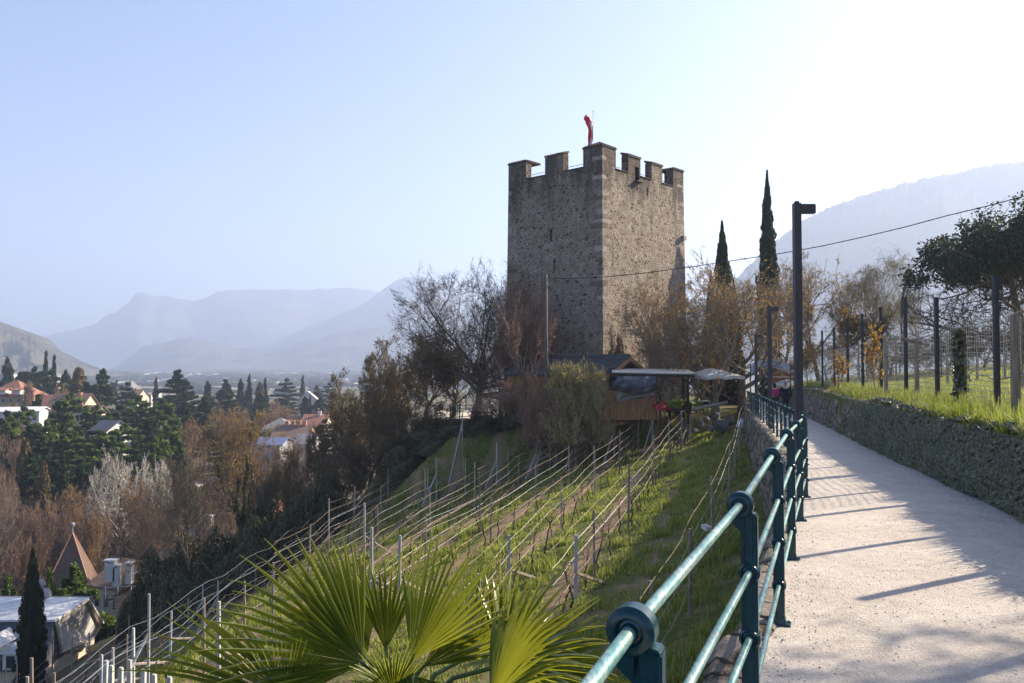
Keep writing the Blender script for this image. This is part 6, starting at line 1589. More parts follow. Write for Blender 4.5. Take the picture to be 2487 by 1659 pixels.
# trees on the hillside just outside the picture that shade the near path
tree_at('big2', 12.2, 8.0, 7.5, 5.4, "budding tree on the hillside right of the picture", "bare_tree", "tree")
tree_at('brown', 9.6, 4.0, 3.6, 3.0, "twiggy tree close to the path right of the picture", "bare_tree", "tree")
# ================================================================== park, town and buildings in the valley
def wallm(n, c): return mat_noise(n, [(.3, tuple(k * .82 for k in c)), (.7, c)], .6, .9, .3, .02)
W_cream, W_white, W_grey, W_ochre = wallm("cream_render", (.50, .44, .35)), wallm("white_render", (.60, .59, .57)), wallm("grey_render", (.30, .31, .33)), wallm("ochre_render", (.36, .25, .16))
def roofm(n, c, c2): return mat_noise(n, [(.3, c), (.7, c2)], 1.5, .85, .8, .05, stretch=(1, 1, 4))
R_red, R_brown, R_grey, R_slate = roofm("red_tile", (.20, .085, .06), (.34, .17, .12)), roofm("brown_tile", (.12, .08, .06), (.24, .16, .12)), roofm("grey_tile", (.12, .12, .13), (.22, .22, .23)), roofm("blue_slate", (.055, .06, .075), (.13, .14, .17))
R_white = roofm("pale_metal_roof", (.50, .52, .54), (.62, .63, .64)); M_glass = mat_noise("window_glass", [(.3, (.015, .02, .03)), (.7, (.04, .05, .07))], 1, .12, spec=.8)
R_blue = roofm("blue_sheet", (.07, .10, .20), (.11, .15, .30)); M_terra = wallm("terracotta_chimney", (.55, .26, .15))
def house(name, label, x, yeave, Y, wpx, ridge=2.4, depth=9, rz=0.0, wall=W_cream, roof=R_red, hip=False, nwin=4, floors=2, chimney=1, cat="building", flat=False, over=.5, gbase=None, group=None):
    X = PX(x, Y); g = min(gz(X, Y), gz(X, Y + depth)) - .5 if gbase is None else gbase; w = wpx / FPX * Y; h = PZ(yeave, Y) - g
    r = thing(name, label, cat, (X, Y + depth / 2, g), rz, group); a, b = w / 2, depth / 2
    m = MB(); m.box((0, 0, h / 2), (w, depth, h))
    if not flat and not hip: m.addpoly([(-a, -b, h), (-a, b, h), (-a, 0, h + ridge), (a, -b, h), (a, b, h), (a, 0, h + ridge)], F3=[[0, 2, 1], [3, 4, 5]])
    m.build("wall", wall, r)
    m = MB(); o = over; t = .18
    if flat: m.box((0, 0, h + .15), (w + o, depth + o, .3))
    elif hip:
        s = min(b, a) * .9; dz = ridge * o / b
        q = [(-a - o, -b - o, h - dz), (a + o, -b - o, h - dz), (a + o, b + o, h - dz), (-a - o, b + o, h - dz), (-a + s, 0, h + ridge), (a - s, 0, h + ridge)]
        m.addpoly(q, F4=[[0, 1, 5, 4], [2, 3, 4, 5], [3, 2, 1, 0]], F3=[[1, 2, 5], [3, 0, 4]])
    else:
        dz = ridge * o / b
        for s in (-1, 1):
            q = [(-a - o, 0, h + ridge + .02), (a + o, 0, h + ridge + .02), (a + o, s * (b + o), h - dz), (-a - o, s * (b + o), h - dz)]; q = [np.array(k) for k in q]
            m.hexa(q + [k + np.array([0, 0, t]) for k in q])
    rf = m.build("roof", roof, r)
    for c in range(chimney):
        m = MB(); cx = (-.5 + (c + .7) / max(chimney, 1)) * w * .7; m.box((cx, -.6, h + ridge * .7 + .6), (.8, .7, 2.0)); m.box((cx, -.6, h + ridge * .7 + 1.68), (1.0, .9, .12)); m.build("chimney", W_white if roof is not R_brown else M_terra, rf)
    if nwin:
        for f in range(floors):
            for k in range(nwin):
                wx = -a + w * (k + .5) / nwin; wz = h - 1.5 - f * 3.0
                if wz < 1: continue
                ww = MB(); ww.box((wx, -b - .02, wz), (min(1.2, w / nwin * .5), .08, 1.5)); fr = ww.build("window", W_white, r)
                ww = MB(); ww.box((wx, -b - .05, wz), (min(1.0, w / nwin * .42), .06, 1.3)); ww.build("pane", M_glass, fr)
    return r
# far plain: built-up ground in the haze as one mass, the larger blocks as things
rg = np.random.default_rng(31); m = MB()
for i in range(420):
    Y = rg.uniform(1300, 3500); X = rg.uniform(-.60, .25) * Y; s = rg.uniform(6, 20) * (Y / 2500); h = rg.uniform(4, 9) * (Y / 3000)
    m.box((X, Y, -35 + h / 2), (s * 1.6, s, h), rg.uniform(0, 3))
tagp(m.build("distant_town", W_white), kind="stuff")
m = MB()
for i in range(900):
    Y = rg.uniform(700, 3400) ; X = rg.uniform(-.62, .25) * Y; s = rg.uniform(5, 13) * (Y / 1600) ** .8
    m.ball((X, Y, -35 + s * .25), (s * rg.uniform(1, 2.6), s, s * .55), 7, 5)
V = m.V; tagp(m.build("distant_groves", G_brown), kind="stuff")
for i, (x, y, w, h_, lb) in enumerate([(755, 919, 40, 9, "long white block shimmering on the far plain left of the slope trees"), (788, 918, 20, 8, "blue-grey block beside the long white one on the far plain"), (690, 921, 34, 3, "low white hall on the far plain"), (628, 924, 26, 3, "flat pale shed on the far plain, left"), (668, 916, 12, 4, "small white block on the far plain between the halls")]):
    Y = 2300; t = thing("far_building", lb, "building", (PX(x, Y), Y, -35.5)); ww = w / FPX * Y; hh = PZ(y - h_ / 2, Y) + 35.5
    m = MB(); m.box((0, 0, hh / 2), (ww, 22, hh)); m.build("wall", W_grey if i == 1 else W_white, t); m = MB(); m.box((0, 0, hh + .3), (ww + 1, 23, .6)); m.build("roof", R_white, t)
    if i == 0:
        for k in range(5): m = MB(); m.box((-ww / 2 + ww * (k + .5) / 5, -11.1, hh * .5), (ww / 14, .4, hh * .6)); m.build("window", M_glass, t)
house("modern_building", "grey modern block with white rooftop box at the far left edge", 18, 925, 330, 90, depth=16, wall=W_grey, roof=W_grey, flat=True, floors=4, nwin=7, chimney=0)
X_, Y_ = PX(12, 330), 334; t = thing("rooftop_box", "white rooftop storey on the grey modern block", "building", (X_, Y_, PZ(923, 330))); m = MB(); m.box((0, 0, 1.2), (6, 8, 2.2)); m.build("wall", W_white, t); m = MB(); m.box((0, 0, 2.4), (7, 9, .2)); m.build("roof", W_white, t)
house("grey_block", "plain blue-grey wall block half hidden behind the dark pines", 85, 912, 345, 70, depth=14, wall=W_grey, roof=W_grey, flat=True, nwin=0, chimney=0)
house("red_roofed_house", "house with salmon red hipped roof and dormers at the left edge", 10, 960, 235, 95, ridge=4.2, depth=12, wall=W_ochre, roof=R_red, hip=True, nwin=5, chimney=0)
for x in (6, 42): 
    t = house("dormer", "white dormer on the salmon red roof, " + ("left one" if x == 6 else "right one"), x, 948, 233, 16, ridge=.4, depth=3, wall=W_white, roof=R_red, nwin=2, floors=1, chimney=0, gbase=PZ(958, 233), group="dormers of the salmon roof")
house("white_villa", "long white modern villa with slanting roof below the red-roofed house", 28, 1000, 200, 98, depth=9, ridge=.8, rz=.3, wall=W_white, roof=R_white, nwin=5, floors=1, chimney=0)
house("cream_villa", "cream villa with brown roof seen through the cedars", 150, 1000, 215, 84, ridge=4.5, depth=12, wall=W_cream, roof=R_brown, nwin=5, chimney=2, floors=3)
house("striped_house", "small red and cream house left of the cream villa", 112, 988, 225, 34, ridge=3, depth=9, wall=W_cream, roof=R_red, nwin=3, chimney=0)
def spire(x, ytip, yb, Y, wpx, label, ball=False, roofmat=R_red, wallmat=W_cream, rz=.35, gb=None, hipm=None):
    X = PX(x, Y); w = wpx / FPX * Y / 1.3; g = gz(X, Y) - .5; zt, zb = PZ(ytip, Y), PZ(yb, Y)
    r = thing("spire_tower", label, "tower", (X, Y, g), rz); m = MB(); m.box((0, 0, (zb - g) / 2), (w * .86, w * .86, zb - g)); m.build("wall", wallmat, r)
    a = w / 2; m = MB(); q = [(-a, -a, zb - g - .2), (a, -a, zb - g - .2), (a, a, zb - g - .2), (-a, a, zb - g - .2)]; ap = (0, 0, zt - g)
    m.addpoly(q + [ap], F4=[[3, 2, 1, 0]], F3=[[0, 1, 4], [1, 2, 4], [2, 3, 4], [3, 0, 4]]); rf = m.build("roof", roofmat, r)
    if ball:
        h = MB()
        for k in range(4): h.tube([np.array(q[k]) * 1.0, np.array(ap)], .06, 6)
        h.build("hip_tiles", hipm, rf)
        f = MB(); f.lathe(ap, [(.10, -.3), (.05, .2), (.04, .55), (.16, .62), (.22, .8), (.16, .98), (0, 1.05)], 12); f.build("finial", W_grey, rf)
    for k in range(2): 
        f = MB(); f.box((-.2 * w + .4 * w * k, -w * .435, zb - g - 1.6), (.7, .1, 1.3)); f.build("window", M_glass, r)
    return r
spire(197, 966, 999, 205, 30, "slim salmon red spire of the villa rising between the cedars")
house("villa_wing", "cream villa wing below the salmon red spire", 205, 1012, 206, 44, ridge=2.5, depth=9, wall=W_cream, roof=R_brown, nwin=4, floors=3, chimney=0)
house("grey_roofed_house", "house with grey pyramid roof beyond the cedars", 305, 948, 400, 26, ridge=5, depth=12, wall=W_white, roof=R_grey, hip=True, nwin=3, chimney=0)
house("dark_roofed_house", "wide dark roofed house below the grey pyramid roof", 312, 966, 360, 44, ridge=3.5, depth=12, wall=W_cream, roof=R_brown, nwin=4, chimney=1)
house("flat_house", "pale flat-roofed house right of the grey pyramid roof", 352, 958, 420, 34, depth=12, wall=W_white, roof=W_grey, flat=True, nwin=4, chimney=0)
house("park_house", "small grey-roofed white house under the red spire", 250, 1050, 178, 46, ridge=2.2, depth=8, rz=-.3, wall=W_white, roof=R_slate, nwin=3, chimney=0)
house("white_gable_house", "tiny white gable among the far trees", 744, 972, 400, 14, ridge=4, depth=10, rz=1.57, wall=W_white, roof=W_white, nwin=0, chimney=0)
house("town_house", "grey-roofed pale house left of the terracotta chimneys", 668, 1040, 205, 62, ridge=2.2, depth=11, wall=W_white, roof=R_grey, hip=True, nwin=5, chimney=0)
house("terraced_house", "brown-roofed terrace with tall terracotta chimneys", 705, 1062, 190, 84, ridge=2.6, depth=10, wall=W_ochre, roof=R_brown, nwin=6, chimney=4)
house("red_tiled_house", "red tiled house behind the terracotta chimneys", 760, 1034, 215, 56, ridge=2.6, depth=10, wall=W_cream, roof=R_red, nwin=4, chimney=1)
house("small_white_house", "white house at the right end of the terrace roofs", 740, 1078, 180, 40, ridge=1.8, depth=8, wall=W_white, roof=R_grey, nwin=4, chimney=0)
house("blue_roofed_shed", "shed with bright blue sheet roof behind the ivied tree", 648, 1082, 165, 66, ridge=1.0, depth=10, wall=W_grey, roof=R_blue, nwin=0, chimney=0)
house("pink_house", "sliver of a salmon pink house between the dark tree trunks", 648, 1235, 92, 30, ridge=1.2, depth=6, wall=wallm("salmon_render", (.55, .26, .19)), roof=R_grey, nwin=2, floors=3, chimney=0)
# slate house under the dark trees
house("slate_house", "blue slate roofed house under the dark bare trees", 465, 1345, 88, 150, ridge=2.6, depth=8, rz=-.12, wall=W_white, roof=R_slate, hip=True, nwin=5, chimney=1, over=.6)
# pyramid turret, tiled house complex with scaffold
M_hip = wallm("salmon_hip_tile", (.50, .27, .20))
spire(183, 1293, 1410, 84, 124, "dark brown pyramid roofed turret with ball finial behind the bright cedar", True, mat_noise("shingle_tile", [(.3, (.06, .04, .03)), (.5, (.13, .085, .065)), (.7, (.22, .15, .12))], 5, .9, .6, .05, stretch=(3, 3, .8)), W_cream, .30, hipm=M_hip)
house("tiled_house", "old tiled house with white chimneys right of the turret", 300, 1425, 80, 96, ridge=1.6, depth=7, rz=-.45, wall=W_cream, roof=R_brown, nwin=3, chimney=0)
house("steep_tiled_wing", "steep tiled wing running down beside the dark ivy right of the turret", 330, 1490, 74, 52, ridge=2.2, depth=8, rz=1.1, wall=wallm("peach_render", (.60, .36, .24)), roof=R_brown, nwin=2, chimney=0)
for x, y, w, lb in ((277, 1366, 24, "broad white chimney stack nearest the turret"), (292, 1378, 14, "tall cream chimney behind the broad one"), (322, 1372, 14, "slim white capped chimney by the white awning")):
    Y = 79.5; t = thing("chimney_stack", lb, "chimney", (PX(x, Y), Y, PZ(y + 45, Y))); z = PZ(y, Y) - t.location.z; ww = w / FPX * Y
    m = MB(); m.box((0, 0, z / 2), (ww, .6, z)); m.build("stack", W_white, t); m = MB(); m.box((0, 0, z + .25), (ww * 1.25, .8, .1)); m.box((-ww * .35, 0, z + .12), (.1, .5, .24)); m.box((ww * .35, 0, z + .12), (.1, .5, .24)); m.build("cap", R_white, t)
t = thing("scaffold", "tube scaffold with pale boards on the tiled house roofs", "scaffold", (PX(305, 76), 76, PZ(1480, 76))); O = np.array(t.location); m = MB(); q = lambda x, y, Y=76: np.array(P(x, y, Y)) - O
for x in (255, 285, 318, 340): m.tube([q(x, 1490), q(x + 1, 1425)], .04, 5)
for y in (1428, 1452, 1476): m.tube([q(250, y), q(345, y - 6)], .035, 5)
m.tube([q(255, 1480), q(300, 1440)], .03, 5); m.build("tubes", W_white, t); m = MB()
for y in (1455, 1470): m.hexa([q(262, y), q(335, y - 8), q(335, y - 8, 77), q(262, y, 77)] + [k + np.array([0, 0, .08]) for k in (q(262, y), q(335, y - 8), q(335, y - 8, 77), q(262, y, 77))])
m.build("boards", R_white, t)
t = thing("awning", "bright white awning sheet above the scaffold", "awning", tuple(P(330, 1400, 78))); m = MB(); O = np.array(t.location)
p4 = [np.array(P(*k)) - O for k in ((310, 1402, 77), (345, 1385, 77), (350, 1382, 79), (318, 1396, 79))]; m.hexa(p4 + [k + np.array([0, 0, .05]) for k in p4]); m.build("sheet", W_white, t)
# mansard building bottom left
def mansard():
    Y = 60; g = -31.; X0, X1 = PX(-160, Y), PX(142, Y)
    r = thing("mansard_building", "large building with pale metal top roof, slate mansard and dormers at the lower left", "building", ((X0 + X1) / 2, Y, g)); O = np.array(r.location)
    q = lambda x, y, z: np.array([x, y, z]) - O
    ztop, zbr, zlo = PZ(1455, 63.5), PZ(1508, 60), PZ(1630, 58)
    B, Cx, Dx = PX(146, 60), PX(222, 63.5), PX(252, 66.5); zD = PZ(1518, 66.5); xb = PX(118, 58)
    m = MB(); m.hexa([q(X0, 58.2, g), q(xb + .2, 58.2, g), q(Dx - .8, 66.4, g), q(X0, 66.4, g), q(X0, 58.2, zlo), q(xb + .2, 58.2, zlo), q(Dx - .8, 66.4, zlo), q(X0, 66.4, zlo)]); m.build("wall", W_cream, r)
    m = MB(); m.hexa([q(X0, 57.8, zlo), q(xb, 57.8, zlo), q(Dx - .6, 66.8, zlo), q(X0, 66.8, zlo), q(X0, 60, zbr), q(B - .1, 60, zbr), q(Dx - .5, 66.4, zbr), q(X0, 66.4, zbr)]); m.build("mansard_roof", R_slate, r)
    m = MB(); pts = []
    for k in range(-5, 6):
        cx = PX(40, 59) + k * 1.0
        for dx, dz in ((0, 0), (.5, .85)):
            if cx + dx > B - .8: continue
            z = zbr - 1.9 + dz; t_ = (z - zlo) / (zbr - zlo); pts.append(q(cx + dx, 57.8 + 2.2 * t_ - .04, z))
    m.tube(pts, .10, 4)
    m.build("slate_pattern", W_grey, r)
    m = MB(); a = [q(X0, 59.7, zbr + .02), q(B + .15, 59.7, zbr + .02), q(Cx + .1, 63.5, ztop), q(X0, 63.5, ztop)]
    m.hexa(a + [k + np.array([0, 0, .14]) for k in a]); b = [a[3], a[2], q(Dx + .2, 66.8, zD), q(X0, 66.8, zD)]; m.hexa(b + [k + np.array([0, 0, .14]) for k in b]); m.build("top_roof", R_white, r)
    c = [q(B, 60, zbr), q(Cx, 63.5, ztop - .1), q(Dx, 66.5, zD - .1), q(PX(236, 66), 66, PZ(1548, 66)), q(PX(160, 60.6), 60.6, PZ(1585, 60.6))]
    m = MB(); m.addpoly(c, F3=[[0, 4, 3], [0, 3, 2], [0, 2, 1]]); m.build("gable_wall", W_white, r)
    for i, (u, v) in enumerate(((0, 1), (1, 2), (0, 4), (4, 3), (2, 3))):
        m = MB(); m.tube([c[u] + [.1, -.1, .03], c[v] + [.1, -.1, .03]], .12, 4); m.build("gable_trim", W_cream, r)
    m = MB(); d = [c[4] + [-.3, -.6, 0], c[3] + [.5, -.8, 0], c[3] + [0, .3, 0], c[4] + [0, .3, 0]]; m.hexa([k + np.array([0, 0, -.25]) for k in d] + d); m.build("balcony", W_cream, r)
    m = MB(); e = [q(xb, 58, zlo), c[4], c[3], q(Dx - .8, 66.4, zlo)]; m.addpoly(e, F4=[[0, 3, 2, 1]]); m.build("side_wall", W_ochre, r)
    for x, y in ((47, 1583), (-2, 1566)):
        cx = PX(x, 57.6); z0, z1 = PZ(y + 42, 57.4), PZ(y, 57.4)
        m = MB(); m.box(q(cx, 58.2, (z0 + z1) / 2), (1.1, 2.0, z1 - z0)); dm = m.build("dormer", W_white, r)
        m = MB(); m.addpoly([q(cx - .85, 57.0, z1 - .05), q(cx + .85, 57.0, z1 - .05), q(cx, 57.0, z1 + .6), q(cx - .85, 59.4, z1 - .05), q(cx + .85, 59.4, z1 - .05), q(cx, 59.4, z1 + .6)], F4=[[0, 2, 5, 3], [2, 1, 4, 5], [0, 3, 4, 1]], F3=[[0, 1, 2], [3, 5, 4]]); m.build("dormer_roof", R_white, dm)
        m = MB(); m.box(q(cx, 57.17, (z0 + z1) / 2 - .05), (.55, .06, (z1 - z0) * .7)); m.build("pane", M_glass, dm)
    # row of round ventilators / onion finial on the ridge
    on = MB(); base = q(PX(112, 63.5), 63.5, PZ(1468, 63.5)); 
    for (dx, dz, s) in ((.55, .1, .42), (.15, .75, .55), (-.2, 1.55, .42), (-.35, 2.1, .18)): on.ball(base + [dx, 0, dz], (s, s, s * .95), 14, 10)
    on.build("onion_finial", W_grey, r)
mansard()
# pale curving drive in the park
def drive(pts, w, label):
    V = []; 
    P_ = [np.array(P(*p)) for p in pts]
    for i, p in enumerate(P_):
        d = P_[min(i + 1, len(P_) - 1)] - P_[max(i - 1, 0)]; d[2] = 0; d /= np.linalg.norm(d); n = np.array([-d[1], d[0], 0])
        for s in (-1, 1):
            c = p + n * s * w / 2; V.append((c[0], c[1], gz(c[0], c[1]) + .12))
    k = len(P_); me = mesh_from("park_drive", V, [[[2 * i, 2 * i + 1, 2 * i + 3, 2 * i + 2] for i in range(k - 1)]], M_path, True); o = link("park_drive", me); tagp(o, kind="structure")
def onground(l):
    out = []
    for x, y in l:
        best = min(np.arange(60, 260, 1.5), key=lambda Yt: abs(PZ(y, Yt) - gz(PX(x, Yt), Yt))); out.append((x, y, float(best)))
    return out
drive(onground([(180, 1195), (215, 1205), (260, 1212), (300, 1218), (340, 1215), (380, 1205), (430, 1190), (500, 1170), (580, 1150)]), 5, "")
drive(onground([(250, 1330), (275, 1310), (300, 1285), (325, 1262), (345, 1240), (352, 1222)]), 4, "")

# trees of the park and valley
vt = [
 ('spruce2', 18, 876, 72, 320, "dark round-topped pine at the far left edge above the grey block"), ('cedarflat', 82, 893, 100, 290, "broad flat-topped dark pine in front of the left mountain's foot"), ('spruce', 112, 856, 42, 300, "tallest twin-topped dark conifer, left spire"), ('spruce', 132, 866, 42, 302, "right spire of the tallest twin-topped conifer"),
 ('cedar2', 128, 900, 120, 280, "dark layered cedar below the twin spires"), ('browncone', 192, 895, 84, 268, "brown-green broad conifer right of the twin spires"), ('cedar1', 250, 898, 100, 262, "dark layered cedar standing over the red spire"), ('cedarflat', 285, 925, 46, 520, "small dark tree cluster on the plain behind the grey pyramid roof"),
 ('spruce', 380, 919, 34, 340, "slim dark spire conifer left of the big central cedar"), ('cedar1', 432, 900, 116, 292, "big dark central cedar of the valley skyline"), ('cedar2', 455, 925, 90, 280, "dark cedar shoulder right of the big central one"), ('spruce2', 505, 930, 46, 350, "pointed dark conifer right of the central cedar"),
 ('cedar3', 548, 923, 70, 340, "flat-armed dark cedar in the middle of the skyline"), ('spruce2', 585, 925, 40, 350, "rounded dark conifer before the paired spires"), ('spruce', 606, 912, 36, 345, "first of the paired spires above the orange-tinted crown"), ('spruce', 645, 921, 34, 350, "second of the paired spires above the orange-tinted crown"), ('browncone', 632, 930, 44, 335, "olive conifer between the paired spires"),
 ('cedar2', 698, 920, 84, 390, "wide blue-green cedar in the haze"), ('spruce', 736, 914, 30, 410, "pale layered spire conifer below the long white block"), ('cedar3', 770, 937, 50, 430, "hazy conifer right of the pale spire"), ('cedar2', 800, 930, 56, 440, "hazy conifer touching the slope trees"),
 ('spruce2', 742, 966, 50, 330, "small dark triangular conifer beside the white gable"), ('cypress3', 754, 952, 9, 360, "tiny dark cypress right of the white gable"), ('spruce2', 635, 960, 60, 300, "dark conifer behind the orange-tinted crown"),
 ('cedargreen', 168, 955, 140, 188, "feathery cedar with windswept top in front of the cream villa"), ('cedargreen', 232, 985, 130, 196, "layered cedar directly under the red spire"), ('cedargreen', 340, 962, 140, 214, "green layered cedar in the second row, left of centre"), ('cedargreen', 398, 968, 120, 206, "bright-edged layered cedar beside the orange-tinted tree"), ('cedar2', 295, 985, 130, 200, "dark cedar between the two green layered ones"),
 ('cedar2', 215, 1030, 150, 172, "shadowed cedar with long arms above the park house"), ('cedargreen', 300, 1030, 150, 168, "wide drooping cedar right of the park house"), ('cedar1', 365, 1020, 120, 176, "dark cedar over the white plane tree"), ('cedargreen', 115, 1020, 120, 160, "green cedar below the white villa"), ('cedar2', 205, 1095, 120, 146, "tall-stemmed dark pine above the brown thicket"),
 ('browncone', 65, 1068, 66, 140, "golden-brown cone shaped conifer, larger of two"), ('browncone', 112, 1122, 50, 134, "golden-brown cone shaped conifer, smaller of two"), ('cedar1', 105, 1060, 100, 150, "dark green fir behind the golden-brown cones"), ('spruce', 158, 1110, 70, 140, "green fir right of the golden-brown cones"), ('cedar3', 30, 1060, 80, 158, "dark fir left of the golden-brown cones"),
 ('cedarbright', 190, 1386, 175, 73, "bright yellow-green cedar in front of the pyramid turret"), ('cedarbright', 30, 1412, 120, 80, "bright green cedar behind the pale metal roof"), ('cedarbright', 130, 1400, 90, 77, "lower green cedar between the two bright ones"),
 ('cypress3', 88, 1335, 62, 54, "ragged dark cypress in front of the mansard building"), 
 ('upright', 76, 918, 46, 232, "upright bare poplar right of the red-roofed house"), ('upright', 116, 944, 32, 236, "smaller upright bare tree right of the poplar"), ('park2', 150, 925, 50, 250, "grey-brown bare tree between poplar and villa"),
 ('park2', 545, 985, 80, 200, "bare grey tree left behind the ivied tree"), ('park2', 690, 985, 66, 300, "round grey-brown bare tree in the far middle"), ('park2', 668, 968, 40, 320, "small yellowish tree in front of the wide hazy cedar"), ('park2', 655, 990, 70, 255, "olive-brown bare tree above the blue shed"), ('park', 720, 1000, 60, 260, "purple-grey bare tree above the terracotta chimneys"), ('park', 780, 985, 60, 280, "brown bare tree right of the white gable"),
 ('park2', 470, 1010, 70, 190, "bare olive tree at the left of the orange-tinted crown"), ('park2', 420, 1045, 90, 165, "ochre-topped bare tree behind the flat-limbed one"),
 ('park', 20, 1030, 80, 150, "bare brown tree by the white villa, left"), ('park', 60, 1050, 70, 152, "bare brown tree by the white villa, right"), ('park', 10, 1100, 90, 130, "tall bare thicket tree at the left edge"), ('park2', 180, 1170, 80, 128, "slim bare tree in front of the dark pine stem"), ('park', 100, 1190, 100, 118, "reddish-brown bare tree above the turret's left"),
 ('park', 35, 1200, 100, 112, "reddish-brown bare tree at the left edge over the thicket"), ('park', 165, 1205, 80, 110, "thin bare tree left of the turret finial"), ('park', 225, 1160, 80, 120, "bare tree right of the turret finial"), ('park', 265, 1200, 60, 106, "leaning bare tree before the drive"), ('park2', 235, 1225, 50, 100, "ivy-green slim tree by the drive"), ('park', 350, 1170, 90, 110, "bare tree right of the white plane tree"),
 ('park', 390, 1180, 100, 98, "brown bare tree above the slate house"), ('park', 520, 1150, 100, 92, "bare tree over the slate house's right end"), ('darkbare', 540, 1130, 130, 84, "dark bare tree between the ivied giant and the flat-limbed one"), ('park', 0, 1280, 90, 96, "bare thicket tree at the left edge beside the turret"), ('park', 60, 1270, 90, 98, "bare thicket tree left of the turret roof"), ('park', 110, 1260, 80, 100, "bare thicket tree just behind the turret roof"),
 ('park', 15, 1018, 70, 172, "bare grey tree before the white villa's left half"), ('park2', 48, 1022, 60, 176, "bare greenish tree before the white villa's middle"), ('park', 82, 1020, 60, 178, "bare brown tree before the white villa's right end"), ('darkbare', 640, 1085, 110, 135, "dark bare tree in front of the blue sheet roof"), ('park', 700, 1095, 100, 140, "brown bare tree before the white house right of the blue roof"), ('park2', 600, 1060, 90, 150, "ochre bare tree at the blue roof's left end"), ('park', 760, 1060, 110, 130, "brown bare tree before the brown terrace roofs"), ('cedar2', 270, 1075, 110, 150, "dark pine before the small park house"),
 ('olive2', 240, 1310, 70, 88, "bush tree right of the turret roof"), ('darkbare', 1, 1150, 110, 108, "dark bare tree cut by the left edge"), ('darkbare', 620, 1130, 90, 76, "dark bare stem beside the ivied giant"),
]
vt += [('cedargreen', 60, 985, 120, 182, "cedar rising behind the white villa's right end"), ('cedar2', 20, 1000, 110, 176, 'dark cedar over the left edge below the red-roofed house'), ('cedar1', 150, 1030, 120, 168, "dark cedar in front of the cream villa's lower floors"), ('cedargreen', 250, 1045, 140, 158, 'low green cedar spreading before the park house'), ('cedar2', 330, 1075, 130, 152, "dark low cedar above the white plane tree's left side"), ('cedargreen', 410, 1035, 120, 160, "green cedar at the orange-tinted tree's left shoulder"), ('cedar3', 450, 980, 90, 215, 'dark cedar behind the orange-tinted tree'), ('cedar1', 500, 965, 100, 240, 'dark cedar filling the skyline gap left of the orange-tinted crown'), ('cedar2', 560, 960, 110, 260, "dark hazy cedar behind the orange-tinted crown's top"), ('cedar1', 640, 985, 90, 280, 'dark cedar right of the orange-tinted crown'), ('cedar2', 690, 960, 80, 330, 'dark cedar below the wide hazy one'), ('cedar3', 780, 965, 70, 330, 'dark cedar beside the slope trees'), ('cedar2', 310, 930, 90, 300, 'dark cedar shoulder left of the big central cedar'), ('spruce2', 160, 905, 60, 300, 'dark conifer wedged between twin spires and the brown one'), ('cedarflat', 210, 930, 110, 262, 'flat cedar under the brown-green conifer'), ('cedar1', 50, 905, 80, 310, 'dark cedar left of the twin spires'), ('cedar2', 350, 1000, 130, 190, 'dark cedar in the heart of the cedar grove'), ('cedargreen', 180, 1050, 130, 160, 'bright green cedar left of the small park house'), ('cedar1', 80, 1100, 90, 140, 'dark fir between the golden-brown cones'), ('cedar2', 820, 985, 70, 300, 'dark cedar peeping past the slope wood')]
vt += [('cedargreen', 30, 1010, 110, 168, "green cedar hiding the white villa's wall"), ('cedar1', 75, 1035, 110, 160, "dark cedar below the white villa's right corner"), ('cedar2', 235, 1010, 110, 190, 'dark cedar pressed against the villa wing'), ('cedargreen', 380, 1060, 120, 150, 'green cedar above the second pale tree'), ('cedar1', 440, 1075, 100, 140, 'dark cedar among the brown trees left of the ivied giant'), ('cedar2', 500, 1010, 100, 200, "dark cedar behind the ivied giant's left limbs"), ('cedargreen', 620, 1030, 90, 195, 'green cedar before the grey-roofed pale house'), ('cedar2', 790, 1020, 90, 200, 'dark cedar at the right end of the terrace roofs'), ('cedar1', 710, 1100, 80, 150, 'dark cedar below the brown-roofed terrace'), ('park', 560, 1085, 110, 110, 'brown bare crown behind the ivied trunk'), ('park2', 330, 1150, 90, 112, 'ochre-tipped bare tree between the two pale trees and the slate house'), ('spruce2', 20, 1120, 70, 140, 'dark fir low at the left edge'), ('park2', 690, 1045, 80, 172, 'bare tree in front of the terracotta chimneys, left'), ('park', 745, 1050, 80, 170, 'bare tree in front of the terracotta chimneys, right'), ('cedar3', 95, 960, 80, 222, "dark cedar before the red-roofed house's right end"), ('park2', 30, 975, 60, 205, 'bare tree before the red-roofed house')]
nm = {'spruce': 'conifer', 'spruce2': 'conifer', 'browncone': 'conifer', 'upright': 'bare_tree', 'white': 'plane_tree', 'cypress3': 'cypress', 'park': 'bare_tree', 'park2': 'bare_tree', 'darkbare': 'bare_tree', 'olive2': 'shrub'}
for k, x, yt, w, Y, lb in vt: tree(k, x, yt, w * (1.28 if k.startswith('cedar') else 1), Y, lb, nm.get(k, 'cedar'), "shrub" if k == 'olive2' else "tree", hmin=4)
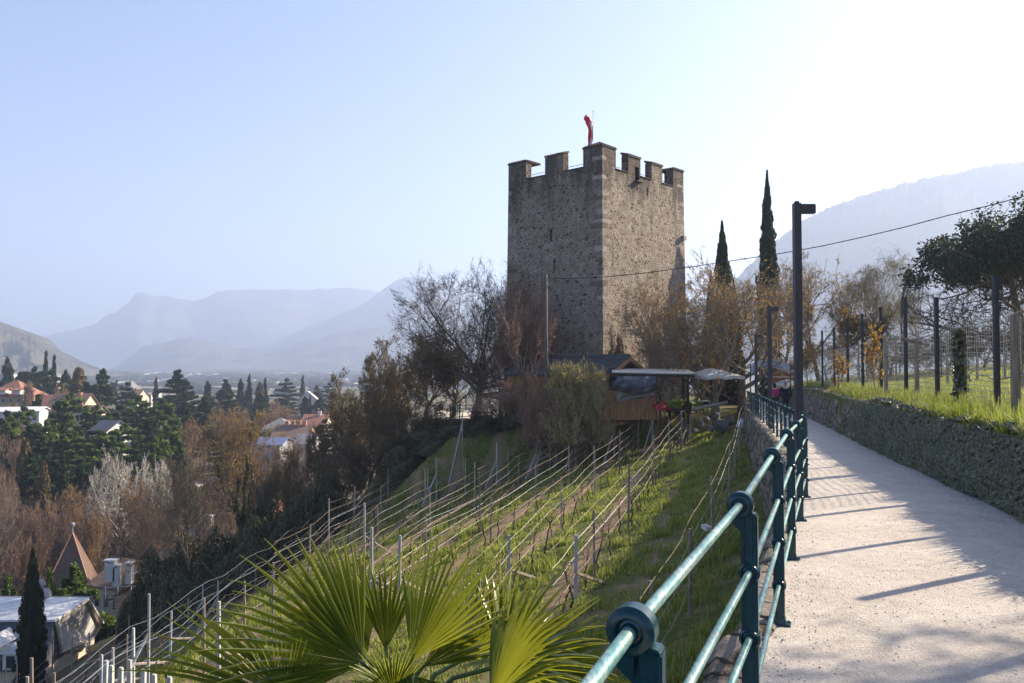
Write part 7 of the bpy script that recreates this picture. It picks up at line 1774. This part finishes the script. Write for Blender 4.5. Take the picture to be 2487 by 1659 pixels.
# dark ivied undergrowth along the foot of the slope, each a bush of its own
dk = [(400, 1330, 130, 58), (450, 1385, 150, 54), (520, 1395, 150, 50), (590, 1330, 150, 52), (650, 1280, 150, 50), (700, 1230, 150, 50), (380, 1400, 110, 56), (560, 1290, 140, 60), (640, 1215, 120, 60), (480, 1300, 140, 66), (345, 1440, 90, 56), (750, 1190, 120, 50), (800, 1160, 130, 51)]
G_under = mat_noise("undergrowth_leaf", [(.2, (.03, .04, .018)), (.5, (.07, .08, .038)), (.75, (.14, .115, .07)), (.92, (.22, .18, .12))], 1, .7, perface=True, perobj=.2, transl=((.2, .2, .05), .5, .15))
rgb = np.random.default_rng(91); n = 9000; C_ = rgb.normal(0, 1, (n, 3)); C_ /= np.linalg.norm(C_, axis=1, keepdims=True); C_[:, 2] = np.abs(C_[:, 2])
lump = .7 + .6 * vnoise(C_[:, 0] * 2.5 + 9, C_[:, 1] * 2.5 + C_[:, 2] * 3); Q = C_ * lump[:, None] * (1 - .35 * rgb.random((n, 1)) ** 2)
TREES['bush'] = ([("crown", needles("crown", Q * [2, 2, 2], C_ + rgb.normal(0, .5, (n, 3)), .12 * rgb.uniform(.5, 1.2, n), G_under, rgb, 1.3, 6))], 2.0, 4.0)
V, F = prisms(np.array([(0, 0, -.3, rgb.normal(0, .8), rgb.normal(0, .8), rgb.uniform(.8, 1.7), .06, .02) for _ in range(26)]), 5); TREES['bush'][0].append(("stems", mesh_from("stems", V, [F], B_dark)))
for i, (x, yt, w, Y) in enumerate(dk): tree('bush', x, yt, w, Y, f"dark evergreen bush of the shaded undergrowth, {ordn(i)} of the belt", "bush", "bush", "dark bushes along the foot of the slope", hmin=1.5)
for i, (x, yt, w, Y) in enumerate([(1200, 1010, 110, 52), (1130, 1045, 120, 50.5), (1270, 985, 120, 49.5), (1340, 985, 110, 48.6), (1060, 1075, 110, 50.5), (985, 1085, 120, 52), (1170, 1060, 90, 50)]):
    tree('bush', x, yt, w, Y, f"low blue-green bush under the terrace edge, {ordn(i)} of the bank", "bush", "bush", "low bushes on the bank above the vineyard", hmin=1.0)
# brushwood of the park: one mass nobody could count
def brush():
    rg = np.random.default_rng(55); S, T = skeleton(seed=99, H=5, trunk=.05, spread=.8, r0=.07, levels=2, nb=(7, 6, 4), twigs=5, twig=1.1, up=.5); S, T = normalise(S, T, 5)
    A = np.concatenate([S[:, :8], T[:, :8]]); out = []
    for i in range(330):
        Y = rg.uniform(78, 170); X = rg.uniform(-.66, -.33) * Y * (1 if Y > 90 else 1)
        if -.52 < X / Y < -.46 and Y < 95: continue
        a = rg.uniform(0, 6.28); s = rg.uniform(.7, 1.5); c, sn = math.cos(a), math.sin(a); B = A.copy()
        for o in (0, 3):
            x, y = A[:, o] * c - A[:, o + 1] * sn, A[:, o] * sn + A[:, o + 1] * c
            B[:, o] = x * s + X; B[:, o + 1] = y * s + Y; B[:, o + 2] = A[:, o + 2] * s * 1.1 + gz(X, Y) - .2
        B[:, 6:] = np.maximum(B[:, 6:] * s, .022); out.append(B)
    V, F = prisms(np.concatenate(out), 3); tagp(link("brushwood", mesh_from("brushwood", V, [F], B_twig)), kind="stuff")
brush()
